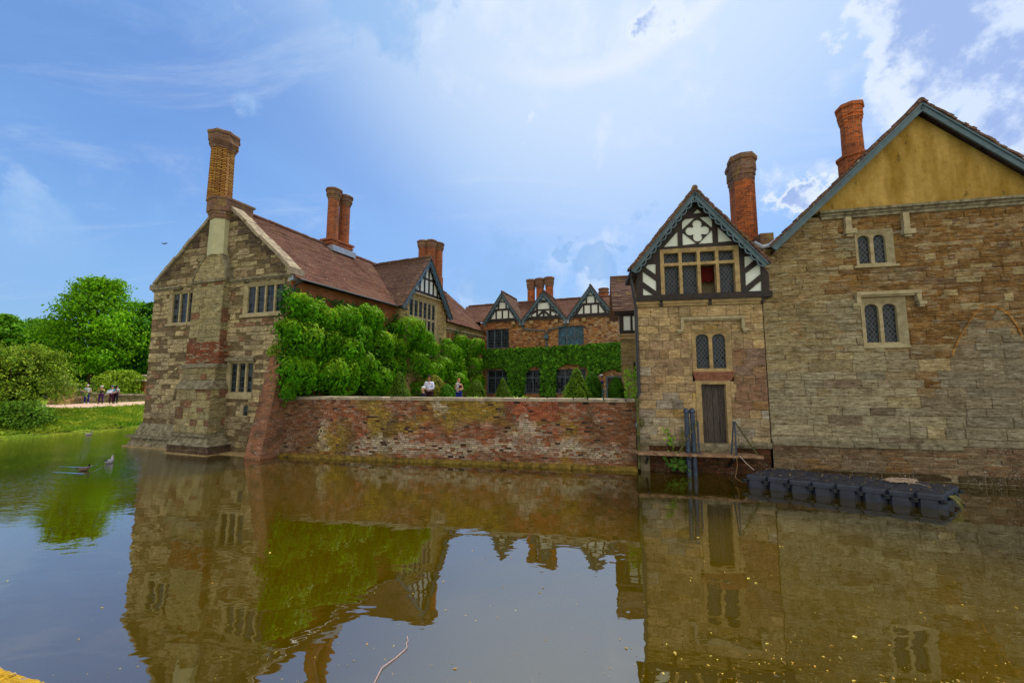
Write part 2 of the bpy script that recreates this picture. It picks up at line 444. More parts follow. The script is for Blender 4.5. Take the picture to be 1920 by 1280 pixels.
def glass_mat(name, mode='diamond', pitch=.12, lead=(.05, .055, .06), tint=(.012, .016, .02), wide=.1, stained=0.0):
    m, nt, out = new_mat(name); uv = uvco(nt); co = objco(nt)
    sep = N(nt, 'ShaderNodeSeparateXYZ'); L(nt, uv, sep.inputs[0])
    u, v = sep.outputs[0], sep.outputs[1]
    if mode == 'diamond':
        v = mathn(nt, 'MULTIPLY', v, .72)
        a = mathn(nt, 'MULTIPLY', mathn(nt, 'ADD', u, v), 1/pitch); b = mathn(nt, 'MULTIPLY', mathn(nt, 'SUBTRACT', u, v), 1/pitch)
    else:
        a = mathn(nt, 'MULTIPLY', u, 1/pitch); b = mathn(nt, 'MULTIPLY', v, .8/pitch)
    fa = mathn(nt, 'ABSOLUTE', mathn(nt, 'SUBTRACT', mathn(nt, 'FRACT', a), .5)); fb_ = mathn(nt, 'ABSOLUTE', mathn(nt, 'SUBTRACT', mathn(nt, 'FRACT', b), .5))
    line = mathn(nt, 'MAXIMUM', mathn(nt, 'GREATER_THAN', fa, .5-wide), mathn(nt, 'GREATER_THAN', fb_, .5-wide))
    cell = N(nt, 'ShaderNodeCombineXYZ'); L(nt, mathn(nt, 'FLOOR', a), cell.inputs[0]); L(nt, mathn(nt, 'FLOOR', b), cell.inputs[1])
    wn = N(nt, 'ShaderNodeTexWhiteNoise'); L(nt, cell.outputs[0], wn.inputs[0])
    base = mixn(nt, wn.outputs[0], mul(tint, .5), mul(tint, 2.2))
    if stained:
        h = N(nt, 'ShaderNodeHueSaturation'); h.inputs['Color'].default_value = (.03, .2, .26, 1); L(nt, mathn(nt, 'ADD', mathn(nt, 'MULTIPLY', wn.outputs[0], .12), .44), h.inputs['Hue'])
        f = mathn(nt, 'MULTIPLY', mathn(nt, 'GREATER_THAN', wn.outputs[0], 1-stained), .9)
        base = mixn(nt, f, base, h.outputs[0])
    c = mixn(nt, line, base, lead)
    # every pane sits at its own slight angle
    geo = N(nt, 'ShaderNodeNewGeometry')
    off = N(nt, 'ShaderNodeVectorMath', operation='SUBTRACT'); L(nt, wn.outputs[1], off.inputs[0]); off.inputs[1].default_value = (.5, .5, .5)
    sc = N(nt, 'ShaderNodeVectorMath', operation='SCALE'); L(nt, off.outputs[0], sc.inputs[0]); sc.inputs['Scale'].default_value = .22
    ad = N(nt, 'ShaderNodeVectorMath', operation='ADD'); L(nt, geo.outputs['Normal'], ad.inputs[0]); L(nt, sc.outputs[0], ad.inputs[1])
    nm = N(nt, 'ShaderNodeVectorMath', operation='NORMALIZE'); L(nt, ad.outputs[0], nm.inputs[0])
    rg = mixn(nt, line, (.12, .12, .12), (.6, .6, .6))
    princ(nt, out, c, rg, .22, nm.outputs[0]); return m

M = {}
M['stone_warm'] = stone_mat('warm_sandstone', 1.0, .0, .22, .6)
M['stone_base'] = stone_mat('lichened_sandstone', 1.1, .9, .35)
M['stone_grey'] = stone_mat('weathered_sandstone', 1.1, .35, .3)
M['ashlar'] = stone_mat('ashlar_sandstone', .55, .15, .15)
M['brickwork'] = stone_mat('old_brickwork', .45, .55, .25)
M['trim'] = plain('dressed_stone', (.36, .29, .15), .9, .15, .3, 5, .5, c2=(.46, .39, .24))
M['trim_dark'] = plain('mossy_dressed_stone', (.13, .105, .06), .95, .1, .5, 6, .9, c2=(.33, .29, .19))
M['trim_tan'] = plain('tan_dressed_stone', (.36, .255, .12), .9, .15, .35, 5, .5)
M['red_slab'] = plain('red_sandstone_slab', (.26, .09, .05), .9, .15, .35, 9, .6, c2=(.36, .17, .11))
M['render'] = plain('lime_render', (.42, .40, .24), .9, .15, .12, 3, .2)
M['coping'] = plain('mossy_coping', (.24, .20, .15), .95, .1, .4, 4, .9, c2=(.40, .33, .22))
M['core'] = plain('inner_wall', (.2, .16, .1), .95, .1)
M['timber'] = plain('blackened_oak', (.016, .013, .014), .6, .35, .5, 5, .5, c2=(.035, .02, .015))
M['plaster'] = plain('white_plaster', (.66, .70, .64), .85, .2, .06, 3, .12)
M['barge'] = plain('blue_grey_paint', (.06, .105, .13), .5, .4, .3, 4, .2)
M['lead'] = plain('lead_sheet', (.30, .34, .40), .5, .5, .2, 4, .1, metal=.3)
M['blackiron'] = plain('black_iron', (.016, .017, .02), .45, .5, .3, 8, .1)
M['greenpipe'] = plain('mossy_pipe', (.045, .05, .03), .7, .3, .5, 5, .3, c2=(.14, .13, .03))
M['bluepipe'] = plain('blue_black_pipe', (.02, .032, .06), .4, .5, .4, 6, .2, c2=(.05, .08, .13))
M['frame_grey'] = plain('blue_grey_window_frame', (.075, .11, .15), .5, .4, .2, 4, .1)
M['glass_d'] = glass_mat('leaded_diamond_glass', 'diamond', .13, (.07, .085, .10), wide=.07)
M['glass_s'] = glass_mat('small_diamond_glass', 'diamond', .125, (.085, .10, .12), wide=.075)
M['glass_g'] = glass_mat('leaded_square_glass', 'grid', .2, (.05, .065, .08), wide=.06)
M['glass_t'] = glass_mat('stained_leaded_glass', 'grid', .14, (.05, .1, .13), (.02, .05, .07), .1, .3)
M['chim'] = brick_mat('chimney_brick', (.46, .12, .035), (.20, .05, .025), (.34, .22, .13), .7, None, stain=(.1, .04, .025), white=.25)
M['chim_red'] = brick_mat('orange_chimney_brick', (.58, .13, .028), (.17, .035, .016), (.42, .22, .1), .65, None, stain=(.10, .035, .02), msize=.011, bw=.24, bh=.086)
M['chim_cap'] = brick_mat('weathered_cap_brick', (.26, .12, .07), (.17, .08, .05), (.25, .2, .15), .5, (.34, .24, .05), stain=(.05, .035, .03), white=.3)
M['butt'] = brick_mat('mossy_buttress_brick', (.36, .13, .05), (.18, .07, .035), (.32, .25, .18), .8, (.075, .06, .02), stain=(.035, .03, .022), white=.55)
M['patch'] = brick_mat('patched_red_brick', (.42, .09, .03), (.28, .06, .02), (.32, .24, .17), .3, None, white=.35)
M['brick_far'] = brick_mat('sunlit_red_brick', (.45, .14, .05), (.33, .09, .035), (.38, .27, .17), .3)  # red brick colour of the arches and far piers
M['eavesbrick'] = brick_mat('shaded_orange_brick', (.45, .14, .04), (.30, .09, .03), (.3, .2, .12), .35, white=.2)  # orange brick colour of the courtyard wall
M['roof'] = roof_mat('clay_roof_tiles', (.185, .085, .058), (.11, .055, .042), .3)
M['roof_grey'] = roof_mat('weathered_roof_tiles', (.17, .10, .075), (.10, .065, .055), .45)
M['roof_moss'] = roof_mat('mossy_roof_tiles', (.19, .11, .085), (.11, .07, .06), .95)
M['leaf'] = leaf_mat('leaves', .32)
M['leaf_far'] = leaf_mat('tree_leaves', .3, .6)
M['bark'] = plain('bark', (.05, .035, .022), .95, .1, .4, 8, .8)
M['grass'] = leaf_mat('grass_blades', .25, .6)
M['skin'] = plain('skin', (.48, .26, .17), .55, .3, .06, 8, .05)
M['skin2'] = plain('tanned_skin', (.33, .16, .09), .55, .3, .06, 8, .05)

def yellow_render():
    m, nt, out = new_mat('ochre_render'); co = objco(nt)
    big = noisen(nt, scalev(nt, co, (1.6, 1.6, .35)), 1.5, 5, .6)            # run-off streaks, worn into the render
    fine = noisen(nt, co, 7, 7, .7)
    c = mixn(nt, rampn(nt, big, .36, .64), (.25, .15, .024), (.43, .285, .08))
    c = mixn(nt, 1.0, c, rampn(nt, fine, .25, .8, (.78, .76, .72), (1.2, 1.2, 1.2)), 'MULTIPLY')
    sp = noisen(nt, scalev(nt, co, (1, 1, .45)), 5.5, 3, .5); wh = noisen(nt, co, .7, 2, .5)
    c = mixn(nt, mathn(nt, 'MULTIPLY', mathn(nt, 'MULTIPLY', rampn(nt, sp, .65, .72), rampn(nt, wh, .45, .55)), .75), c, (.05, .04, .02))
    nb = bumpn(nt, fine, .3, .015); princ(nt, out, c, .93, .12, nb); return m
M['ochre'] = yellow_render()

def tooth_brick():
    """chimney shaft of projecting yellow headers in zigzag courses"""
    m, nt, out = new_mat('zigzag_yellow_brick'); uv = uvco(nt); co = objco(nt)
    b = N(nt, 'ShaderNodeTexBrick'); L(nt, uv, b.inputs['Vector'])
    for k, v in {'Scale': 1, 'Mortar Size': .016, 'Mortar Smooth': .1, 'Bias': -.1, 'Brick Width': .34, 'Row Height': .085}.items(): b.inputs[k].default_value = v
    b.inputs['Color1'].default_value = (.50, .27, .06, 1); b.inputs['Color2'].default_value = (.33, .12, .035, 1); b.inputs['Mortar'].default_value = (.04, .018, .01, 1)
    c = mixn(nt, 1.0, b.outputs[0], rampn(nt, noisen(nt, co, 9, 5), .3, .75, (.7, .68, .6), (1.25, 1.25, 1.2)), 'MULTIPLY')
    nb = bumpn(nt, mathn(nt, 'MULTIPLY', b.outputs['Fac'], -1), 1.0, .05); princ(nt, out, c, .9, .15, nb); return m
M['tooth'] = tooth_brick()

def door_mat():
    m, nt, out = new_mat('weathered_door_planks'); co = objco(nt); uv = uvco(nt)
    st = noisen(nt, scalev(nt, co, (9, 9, 1.0)), 3.0, 7, .75)
    c = mixn(nt, rampn(nt, st, .3, .7), (.018, .014, .012), (.13, .11, .095))
    nb = bumpn(nt, st, .8, .02); princ(nt, out, c, .85, .2, nb); return m
M['door'] = door_mat()
M['plank'] = plain('worn_plank', (.20, .09, .045), .85, .2, .4, 7, .5, c2=(.42, .27, .16))

def water_mat():
    m, nt, out = new_mat('murky_water'); co = objco(nt)
    # slow swell and fine wind ripple; livelier on the left where the ducks swim
    n1 = noisen(nt, scalev(nt, co, (1, 1.7, 1)), .9, 3, .5, .3)
    n2 = noisen(nt, scalev(nt, co, (1.2, 3.2, 1)), 3.2, 3, .55)
    sep = N(nt, 'ShaderNodeSeparateXYZ'); L(nt, co, sep.inputs[0])
    left = N(nt, 'ShaderNodeMapRange'); L(nt, sep.outputs[0], left.inputs[0])
    left.inputs[1].default_value = -9; left.inputs[2].default_value = -15; left.inputs[3].default_value = 0.1; left.inputs[4].default_value = 1.0
    far = N(nt, 'ShaderNodeMapRange'); L(nt, sep.outputs[1], far.inputs[0])
    far.inputs[1].default_value = 8; far.inputs[2].default_value = 13; far.inputs[3].default_value = 0.12; far.inputs[4].default_value = 1.0
    lf = mathn(nt, 'MULTIPLY', left.outputs[0], far.outputs[0])
    h = mathn(nt, 'ADD', mathn(nt, 'MULTIPLY', n1, .35), mathn(nt, 'MULTIPLY', n2, mathn(nt, 'MULTIPLY', lf, .8)))
    nb = bumpn(nt, h, .12, .15)
    silt = noisen(nt, co, .35, 4, .55)
    dcol = mixn(nt, rampn(nt, silt, .3, .7), (.044, .029, .0001), (.060, .039, .0002))
    dust = noisen(nt, co, 55, 2, .5)
    dcol = mixn(nt, mathn(nt, 'MULTIPLY', rampn(nt, dust, .72, .76), .5), dcol, (.3, .24, .07))
    d = N(nt, 'ShaderNodeBsdfDiffuse'); L(nt, dcol, d.inputs[0])
    g = N(nt, 'ShaderNodeBsdfGlossy'); g.inputs['Color'].default_value = (.92, .95, .95, 1); g.inputs['Roughness'].default_value = .0; L(nt, nb, g.inputs['Normal'])
    fr = N(nt, 'ShaderNodeFresnel'); fr.inputs[0].default_value = 1.75; L(nt, nb, fr.inputs['Normal'])
    mx = N(nt, 'ShaderNodeMixShader'); L(nt, mathn(nt, 'ADD', mathn(nt, 'MULTIPLY', fr.outputs[0], 1.15), .145), mx.inputs[0]); L(nt, d.outputs[0], mx.inputs[1]); L(nt, g.outputs[0], mx.inputs[2])
    L(nt, mx.outputs[0], out.inputs[0]); return m
M['water'] = water_mat()

def grass_ground():
    m, nt, out = new_mat('grass_ground'); co = objco(nt)
    c = mixn(nt, rampn(nt, noisen(nt, co, .6, 6, .7), .35, .65), (.09, .19, .012), (.26, .32, .025))
    c = mixn(nt, 1.0, c, rampn(nt, noisen(nt, co, 12, 5, .7), .3, .75, (.6, .6, .6), (1.3, 1.3, 1.2)), 'MULTIPLY')
    princ(nt, out, c, .95, .1, bumpn(nt, noisen(nt, co, 9, 5), .8, .08)); return m
M['lawn'] = grass_ground()
M['gravel'] = plain('pinkish_gravel', (.48, .33, .24), .95, .1, .2, 9, .6)
M['paving'] = plain('courtyard_paving', (.27, .23, .17), .95, .1, .2, 4, .5)
M['mud'] = plain('bank_mud', (.06, .035, .015), .9, .2, .4, 5, .8)
# ------------------------------------------------------------------ facade planes
GL = Plane(ground(263, 834), ground(526, 855))            # gable of the left wing
a_ = math.radians(23.5)
c_ = GL.xy(GL.L)
A = Plane(c_, (c_[0]+math.sin(a_), c_[1]+math.cos(a_)))   # its courtyard wall
TW = Plane(ground(526, 855), ground(1195, 882))           # moat wall of the courtyard
DW = Plane(ground(1195, 882), ground(1450, 892))          # timbered tower
RW = Plane(ground(1450, 892), ground(1800, 908))          # right wing
UB = A.at(905, 620)[0]
b_ = math.radians(-20.5); q_ = A.xy(UB)
BR = Plane(q_, (q_[0]+math.cos(b_), q_[1]+math.sin(b_)))  # rear range
l0 = atY(1160, 640, 20.0); LK = Plane((l0.x, l0.y), (l0.x+DW.d[0], l0.y+DW.d[1]))
BK = (math.sin(math.radians(20)), math.cos(math.radians(20)))   # depth direction of the right-hand buildings
TERR = 1.56

def tile_roof(mb, e0, e1, r0, r1, th=.11, seg=.34, lip=.016, wob=.008, seed=1, under=True):
    e0, e1, r0, r1 = map(Vector, (e0, e1, r0, r1)); R = random.Random(seed)
    slope = max((r0-e0).length, (r1-e1).length); n = max(2, int(slope/th)); th = slope/n
    m = max(2, int((e1-e0).length/seg)); ed = (e1-e0).normalized()
    nr = (e1-e0).cross((r0+r1)/2-(e0+e1)/2).normalized()
    if nr.z < 0: nr = -nr
    def P(i, j): s = i/m; t = j/n; return (e0.lerp(e1, s)).lerp(r0.lerp(r1, s), t)
    def sag(i, j): return (math.sin(i*1.7+seed)*.4+noise.noise(Vector((i*.5, j*.12, seed)))*1.2)*wob*1.6
    J = [[R.uniform(-1, 1)*wob for i in range(m+1)] for j in range(n+1)]
    for j in range(n):
        lo = [P(i, j)+nr*(lip+sag(i, j)+J[j][i]) for i in range(m+1)]
        hi = [P(i, j+1)+nr*(sag(i, j+1)+J[j+1][i]*.3) for i in range(m+1)]
        bt = [P(i, j)+nr*(sag(i, j)+J[j][i]*.3-.004) for i in range(m+1)]
        for i in range(m):
            u0 = (lo[i]-e0).dot(ed); u1 = (lo[i+1]-e0).dot(ed)
            mb.face([lo[i], lo[i+1], hi[i+1], hi[i]], uv=[(u0, j*.11+.004), (u1, j*.11+.004), (u1, j*.11+.108), (u0, j*.11+.108)])
            mb.face([bt[i], bt[i+1], lo[i+1], lo[i]], uv=[(u0, j*.11+.03)]*4)
    if under:
        k = nr*-.05
        mb.face([e0+k, r0+k, r1+k, e1+k]); mb.face([e0+k, e1+k, e1, e0]); mb.face([e0+k, e0, r0, r0+k]); mb.face([e1+k, r1+k, r1, e1])
def ridge_tiles(mb, a, b, r=.11, step=.33, seed=3):
    a = Vector(a); b = Vector(b); n = max(1, int((b-a).length/step)); R = random.Random(seed)
    for i in range(n):
        p = a.lerp(b, i/n); q = a.lerp(b, (i+.97)/n); dz = Vector((0, 0, R.uniform(-.012, .012)))
        mb.tube([p+dz, q+dz], r*R.uniform(.95, 1.08), 8)
def skew(mb, pl, poly, o, back, depth, c=None):
    f = [pl.P(u, z, o) for u, z in poly]; g = [p+Vector((back[0]*depth, back[1]*depth, 0)) for p in f]
    mb.face(f, c); mb.face(g[::-1], c)
    for i in range(len(f)):
        j = (i+1) % len(f); mb.face([f[j], f[i], g[i], g[j]], c)
def off(pl, u, z, o, back, d):
    p = pl.P(u, z, o); return Vector((p.x+back[0]*d, p.y+back[1]*d, p.z))

# ------------------------------------------------------------------ windows
def arch_pts(u0, u1, zs, h, n=8):
    """flattened four-centred arch from spring height zs"""
    cx = (u0+u1)/2; w = (u1-u0)/2
    return [(cx-w*math.cos(t), zs+h*math.sin(t)**.8) for t in [math.pi*k/n for k in range(n+1)]]
def window(root, pl, u0, u1, z0, z1, cols, rows=1, fw=.1, mw=.09, transom=None, frame='trim', glass='glass_d', o=0.0, recess=.16, arch=False,
           proud=.015, sill=None, name='window', mull_o=None, skip=()):
    """outer rectangle u0..u1 x z0..z1; stone or wood frame with lights; returns the frame"""
    fr = MB()
    iu0, iu1, iz0, iz1 = u0+fw, u1-fw, z0+fw*.7, z1-fw
    W = (iu1-iu0-mw*(cols-1))/cols
    zb = [iz0, iz1] if rows == 1 else [iz0, transom-mw/2, transom+mw/2, iz1]
    lights = []
    for r in range(rows):
        for c in range(cols):
            a = iu0+c*(W+mw); lights.append((a, a+W, zb[2*r], zb[2*r+1]))
    holes = []
    for (a, b, c, d) in lights:
        if arch: holes.append([(a, c), (b, c)]+arch_pts(a, b, d-W*.42, W*.42)[::-1])
        else: holes.append([(a, c), (b, c), (b, d), (a, d)])
    mo = o-recess*.45 if mull_o is None else mull_o
    fr.sheet(pl, [(iu0-.01, iz0-.01), (iu1+.01, iz0-.01), (iu1+.01, iz1+.01), (iu0-.01, iz1+.01)], holes, o-recess, mo)
    # splayed surround
    for (a, b, c, d, ip) in (((u0, z0), (u1, z0), (iu1, iz0), (iu0, iz0), 0), ((u1, z0), (u1, z1), (iu1, iz1), (iu1, iz0), 1),
                             ((u1, z1), (u0, z1), (iu0, iz1), (iu1, iz1), 2), ((u0, z1), (u0, z0), (iu0, iz0), (iu0, iz1), 3)):
        fr.face([pl.P(*a, o+proud), pl.P(*b, o+proud), pl.P(*c, mo), pl.P(*d, mo)])
    for (x0, x1, y0, y1) in ((u0-.004, u0, z0, z1), (u1, u1+.004, z0, z1)):
        fr.box(pl, x0, x1, y0, y1, o-recess, o+proud)
    fr.box(pl, u0, u1, z1, z1+.004, o-recess, o+proud); fr.box(pl, u0, u1, z0-.004, z0, o-recess, o+proud)
    w = fr.build(name, M[frame], root)
    g = MB()
    for k, (a, b, c, d) in enumerate(lights):
        if k in skip: continue
        oo = o-recess*.8
        if arch:
            g.prism(pl, [(a-.02, c-.02), (b+.02, c-.02), (b+.02, d+.01), (a-.02, d+.01)], oo-.02, oo)
        else: g.prism(pl, [(a-.02, c-.02), (b+.02, c-.02), (b+.02, d+.02), (a-.02, d+.02)], oo-.02, oo)
    g.build('pane', M[glass], w)
    bk = MB(); bk.box(pl, u0, u1, z0, z1, o-recess-.32, o-recess-.3); bk.build('blind', M['core'], w)
    if sill:
        s = MB(); sd, sh, sx = sill; s.box(pl, u0-sx, u1+sx, z0-sh, z0-.003, o-recess*.5, o+sd); s.build('sill', M['trim'], w)
    return w
def hood(root, pl, u0, u1, zt, drop, o=0.0, t=.12, pr=.13, stop=.2, mat='trim_dark', win=None):
    m = MB()
    m.box(pl, u0, u1, zt-t, zt, o, o+pr); m.box(pl, u0+.02, u1-.02, zt-t*1.5, zt-t, o, o+pr*.6)
    for s, u in ((-1, u0), (1, u1)):
        a, b = (u, u+t) if s < 0 else (u-t, u)
        m.box(pl, a, b, zt-drop, zt-t, o, o+pr*.9)
        c, d = (u-stop, u+t*.7) if s < 0 else (u-t*.7, u+stop)
        m.box(pl, c, d, zt-drop-t*.9, zt-drop, o, o+pr*.95); m.box(pl, c+.03, d-.03, zt-drop-t*1.5, zt-drop-t*.9, o, o+pr*.6)
    return m.build('hood_mould', M[mat], win or root)

# ------------------------------------------------------------------ bargeboards and timbered gables
def bargeboard(root, pl, a, b, o, w=.2, th=.05, scal=.16, mat='barge', inner=True):
    """board along the verge from foot a to apex b in (u,z), with a scalloped fretwork edge beneath"""
    m = MB(); ax, az = a; bx, bz = b
    L_ = math.hypot(bx-ax, bz-az); d = ((bx-ax)/L_, (bz-az)/L_); nn = (d[1], -d[0])
    if nn[1] > 0: nn = (-nn[0], -nn[1])
    q = lambda s, k: (ax+d[0]*s+nn[0]*k, az+d[1]*s+nn[1]*k)
    m.prism(pl, [q(0, 0), q(L_, 0), q(L_-w*.55, w), q(0.02, w)], o, o+th)
    m.prism(pl, [q(0, 0), q(L_, 0), q(L_, w*.25), q(0, w*.25)], o+th, o+th+.03)
    if scal:
        n = max(4, int(L_/(scal*2.1))); st = (L_-w)/n
        for i in range(n):
            s0 = i*st+.05; pts = []
            for k in range(9):
                t = k/8; pts.append(q(s0+st*t, w+scal*(.18+.62*abs(math.sin(math.pi*t))**.7)))
            top = [(x+nn[0]*-.045, z+nn[1]*-.045) for x, z in pts]
            m.prism(pl, pts+top[::-1], o+.005, o+th-.005)
            m.prism(pl, [q(s0-.02, w), q(s0+.05, w), q(s0+.05, w+scal*.35), q(s0-.02, w+scal*.35)], o+.006, o+th-.006)
    return m.build('bargeboard', M[mat], root)
def timber_gable(root, pl, outline, panels, o, th=.05):
    s = MB(); s.sheet(pl, outline, panels, o, o+th); t = s.build('timber_frame', M['timber'], root)
    p = MB(); p.sheet(pl, outline, [], o-.08, o+.012); p.build('plaster_infill', M['plaster'], root)
    return t
def verge_tiles(mb, pl, a, b, o0, o1, t=.05, step=.13, seed=1):
    R = random.Random(seed); ax, az = a; bx, bz = b; L_ = math.hypot(bx-ax, bz-az); n = int(L_/step)
    d = ((bx-ax)/L_, (bz-az)/L_); nn = (-d[1], d[0])
    if nn[1] < 0: nn = (-nn[0], -nn[1])
    for i in range(n):
        s0 = L_*i/n; s1 = L_*(i+1.12)/n; k0 = R.uniform(0, .015); k1 = t+R.uniform(0, .03); e = R.uniform(-.03, .02)
        P = lambda s, k: (ax+d[0]*s+nn[0]*k, az+d[1]*s+nn[1]*k)
        mb.prism(pl, [P(s0, k0+.012), P(s1, k0), P(s1, k1-.012), P(s0, k1)], o0, o1+e)

# ------------------------------------------------------------------ chimneys
def ring(c, r, z, n, star=0.0, rot=0.0):
    return [(c[0]+math.cos(rot+2*math.pi*k/n)*r*(1-star*(k % 2)), c[1]+math.sin(rot+2*math.pi*k/n)*r*(1-star*(k % 2)), z) for k in range(n)]
def shaft(root, c, r, z0, z1, caph, mat, n=16, star=0.0, rot=0.0, caps=1.32, capmat='chim_cap', band=True, taper=.96):
    m = MB(); m.loft([ring(c, r, z0, n, star, rot), ring(c, r*taper, z1-caph, n, star, rot)])
    s = m.build('chimney_shaft', M[mat], root)
    k = MB(); z = z1-caph; R_ = []
    R_.append(ring(c, r*taper, z, n, star, rot))
    steps = [(1.08, .08), (1.08, .2), (1.17, .22), (1.17, .36), (caps*.94, .4), (caps*.92, .78), (caps*1.03, .8), (caps*1.05, .92), (caps*.98, 1.0)]
    for f, t in steps: R_.append(ring(c, r*f, z+caph*t, n, max(star, .05) if n <= 16 else star, rot))
    k.loft(R_); k.build('chimney_cap', M[capmat], s)
    return s

# ================================================================== LEFT WING
lw = thing('stone_house', (*GL.xy(4.4), 0), 'sandstone wing at the left with big moat-side gable, zigzag brick chimney and vine-covered side', 'house')
ap = (4.55, 11.42); kl = (0.0, 7.78); kr = (8.87, 7.78)
def col_left(u, z, R):
    n = fb(u, z, .55, 2); q = R.random()
    base = mixc((.58, .48, .28), (.45, .385, .26), .5+n*1.2+R.uniform(-.3, .3))
    red = fb(u, z, .8, 7)
    if red > .30 or q > .95: base = mixc(base, mixc((.26, .12, .075), (.32, .20, .13), R.random()), .8)
    if z > 7.6:
        e = fb(u, z, .8, 11)+((z-7.6)/3.8)*.3
        base = mixc(base, mixc((.19, .095, .065), (.12, .085, .06), R.random()), .35+e*1.4)
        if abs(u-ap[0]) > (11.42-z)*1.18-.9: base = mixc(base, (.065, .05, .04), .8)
        if q < .2: base = mixc(base, (.42, .37, .21), .7)
    if 5.3 < z < 6.1 and (u < 1.9 or u > 5.9) and q > .3: base = mixc(base, mixc((.24, .11, .075), (.30, .2, .14), R.random()), .8)
    if z < 1.6: base = mixc(base, (.09, .075, .055), .35+.5*fb(u, z, 1.2, 4))
    return mul(base, R.uniform(.84, 1.12))
hl = [GL.rect(317, 546, 364, 606), GL.rect(457, 529, 532, 588), GL.rect(425, 677, 474, 738), GL.rect(451, 757, 465, 781)]
m = MB()
courses(m, GL, [(0, 0), (8.87, 0), kr, ap, kl], hl, (.15, .30), (.28, .75), col_left, seed=11, jit=.045, rough=.022, bev=.018, gap=.006, mortar=(.20, .155, .09))
m.build('gable_wall', M['stone_grey'], lw)
m = MB(); dA = 19.0; wv = (A.d[0], A.d[1])
skew(m, GL, [(0.05, 0), (8.8, 0), (8.8, 6.9), (ap[0], 10.4), (0.05, 6.9)], -.6, wv, 18.2)
for sgn in (0, 1):
    m.box(GL, *( (0.03, .3) if sgn == 0 else (8.5, 8.84) ), 0, 7.5, -.7, -.03)
m.build('inner_wall', M['core'], lw)
# window set
def mull(r, cols, **k): return window(lw, GL, r[0], r[1], r[2], r[3], cols, glass='glass_g', recess=.2, **k)
w = mull(hl[0], 3, sill=(.06, .1, .08)); 
w = mull(hl[1], 4, sill=(.07, .12, .1), fw=.13)
w = mull(hl[2], 3, sill=(.05, .22, .03), fw=.1, mw=.11); hu = hl[2]
s = MB(); s.box(GL, hu[0]-.2, hu[1]+.15, hu[3]+.003, hu[3]+.13, -.02, .16); s.box(GL, hu[0]-.16, hu[1]+.1, hu[3]+.13, hu[3]+.18, -.02, .1); s.build('hood_mould', M['trim_dark'], w)
window(lw, GL, *hl[3], 1, fw=.05, glass='glass_g', recess=.14, arch=True, name='niche_window')
# string course under the gable, hood over the right window
m = MB()
for u0, u1 in ((-.06, 2.05), (4.2, 8.95)):
    m.box(GL, u0, u1, 7.5, 7.6, -.02, .14); m.box(GL, u0+.01, u1-.01, 7.43, 7.5, -.02, .07)
m.build('string_course', M['trim_dark'], lw)
# gable coping, slab by slab
m = MB(); R = random.Random(5)
for (a, b) in ((kl, ap), (kr, ap)):
    n = 9; L_ = math.hypot(b[0]-a[0], b[1]-a[1]); d = ((b[0]-a[0])/L_, (b[1]-a[1])/L_); nn = (-d[1], d[0]) if d[0] > 0 else (d[1], -d[0])
    for i in range(n):
        s0, s1 = L_*i/n+.008, L_*(i+1)/n-.008; j = R.uniform(-.02, .02)
        q = lambda s, k: (a[0]+d[0]*s+nn[0]*k, a[1]+d[1]*s+nn[1]*k)
        m.prism(GL, [q(s0, j-.02), q(s1, j-.02), q(s1, .13+j), q(s0, .12+j)], -.5, .08+R.uniform(-.02, .02))
m.box(GL, -.22, .16, 7.55, 7.8, -.5, .1); m.box(GL, 8.75, 9.08, 7.55, 7.8, -.5, .1)
m.build('gable_coping', M['coping'], lw)
# chimney breast climbing the gable in stages
def seg(px0, px1, pyt, pyb, o):
    u0 = (GL.at(px0, (pyt+pyb)/2, o)[0]); u1 = GL.at(px1, (pyt+pyb)/2, o)[0]
    return u0, u1, GL.at((px0+px1)/2, pyb, o)[1], GL.at((px0+px1)/2, pyt, o)[1]
def col_breast(u, z, R): 
    b = mixc((.44, .38, .20), (.36, .33, .2), R.random())
    if R.random() < .12: b = (.27, .15, .09)
    return mul(b, R.uniform(.85, 1.12))
def col_bred(u, z, R): return mul(mixc((.29, .085, .04), (.20, .07, .035), R.random()) if R.random() < .78 else (.33, .25, .18), R.uniform(.75, 1.15))
m = MB()
sU = seg(358, 415, 527, 642, .32); stone_box(m, GL, *sU, -.05, .32, (.2, .36), (.3, .8), col_breast, seed=3)
sM = seg(349, 410, 641, 681, .42)
sL = seg(342, 403, 688, 712, .5); stone_box(m, GL, *sL, -.05, .5, (.2, .3), (.3, .6), col_breast, seed=5)
sB = seg(328, 391, 728, 812, .72); stone_box(m, GL, *sB, -.05, .72, (.2, .34), (.3, .7), col_breast, seed=6)
sP = seg(312, 389, 836, 850, .95); stone_box(m, GL, sP[0], sP[1], 0, .35, -.05, .95, (.15, .2), (.3, .6), lambda u, z, R: mul((.13, .09, .06), R.uniform(.7, 1.3)), seed=7)
br = m.build('chimney_breast', M['stone_grey'], lw)
m = MB(); stone_box(m, GL, *sM, -.05, .42, (.07, .08), (.18, .24), col_bred, seed=4, bev=.004, gap=.006, mortar=(.3, .22, .15)); m.build('brick_patch', M['brickwork'], br)
m = MB()
P = GL.P
m.hexa([P(sL[0]-.1, sL[3]-.02, .62), P(sL[1]+.06, sL[3]-.02, .62), P(sL[1]+.06, sL[3]-.02, 0), P(sL[0]-.1, sL[3]-.02, 0)],
       [P(sM[0], sL[3]+.16, .42), P(sM[1], sL[3]+.16, .42), P(sM[1], sL[3]+.16, 0), P(sM[0], sL[3]+.16, 0)])
m.build('weathered_ledge', M['trim_dark'], br); m = MB()
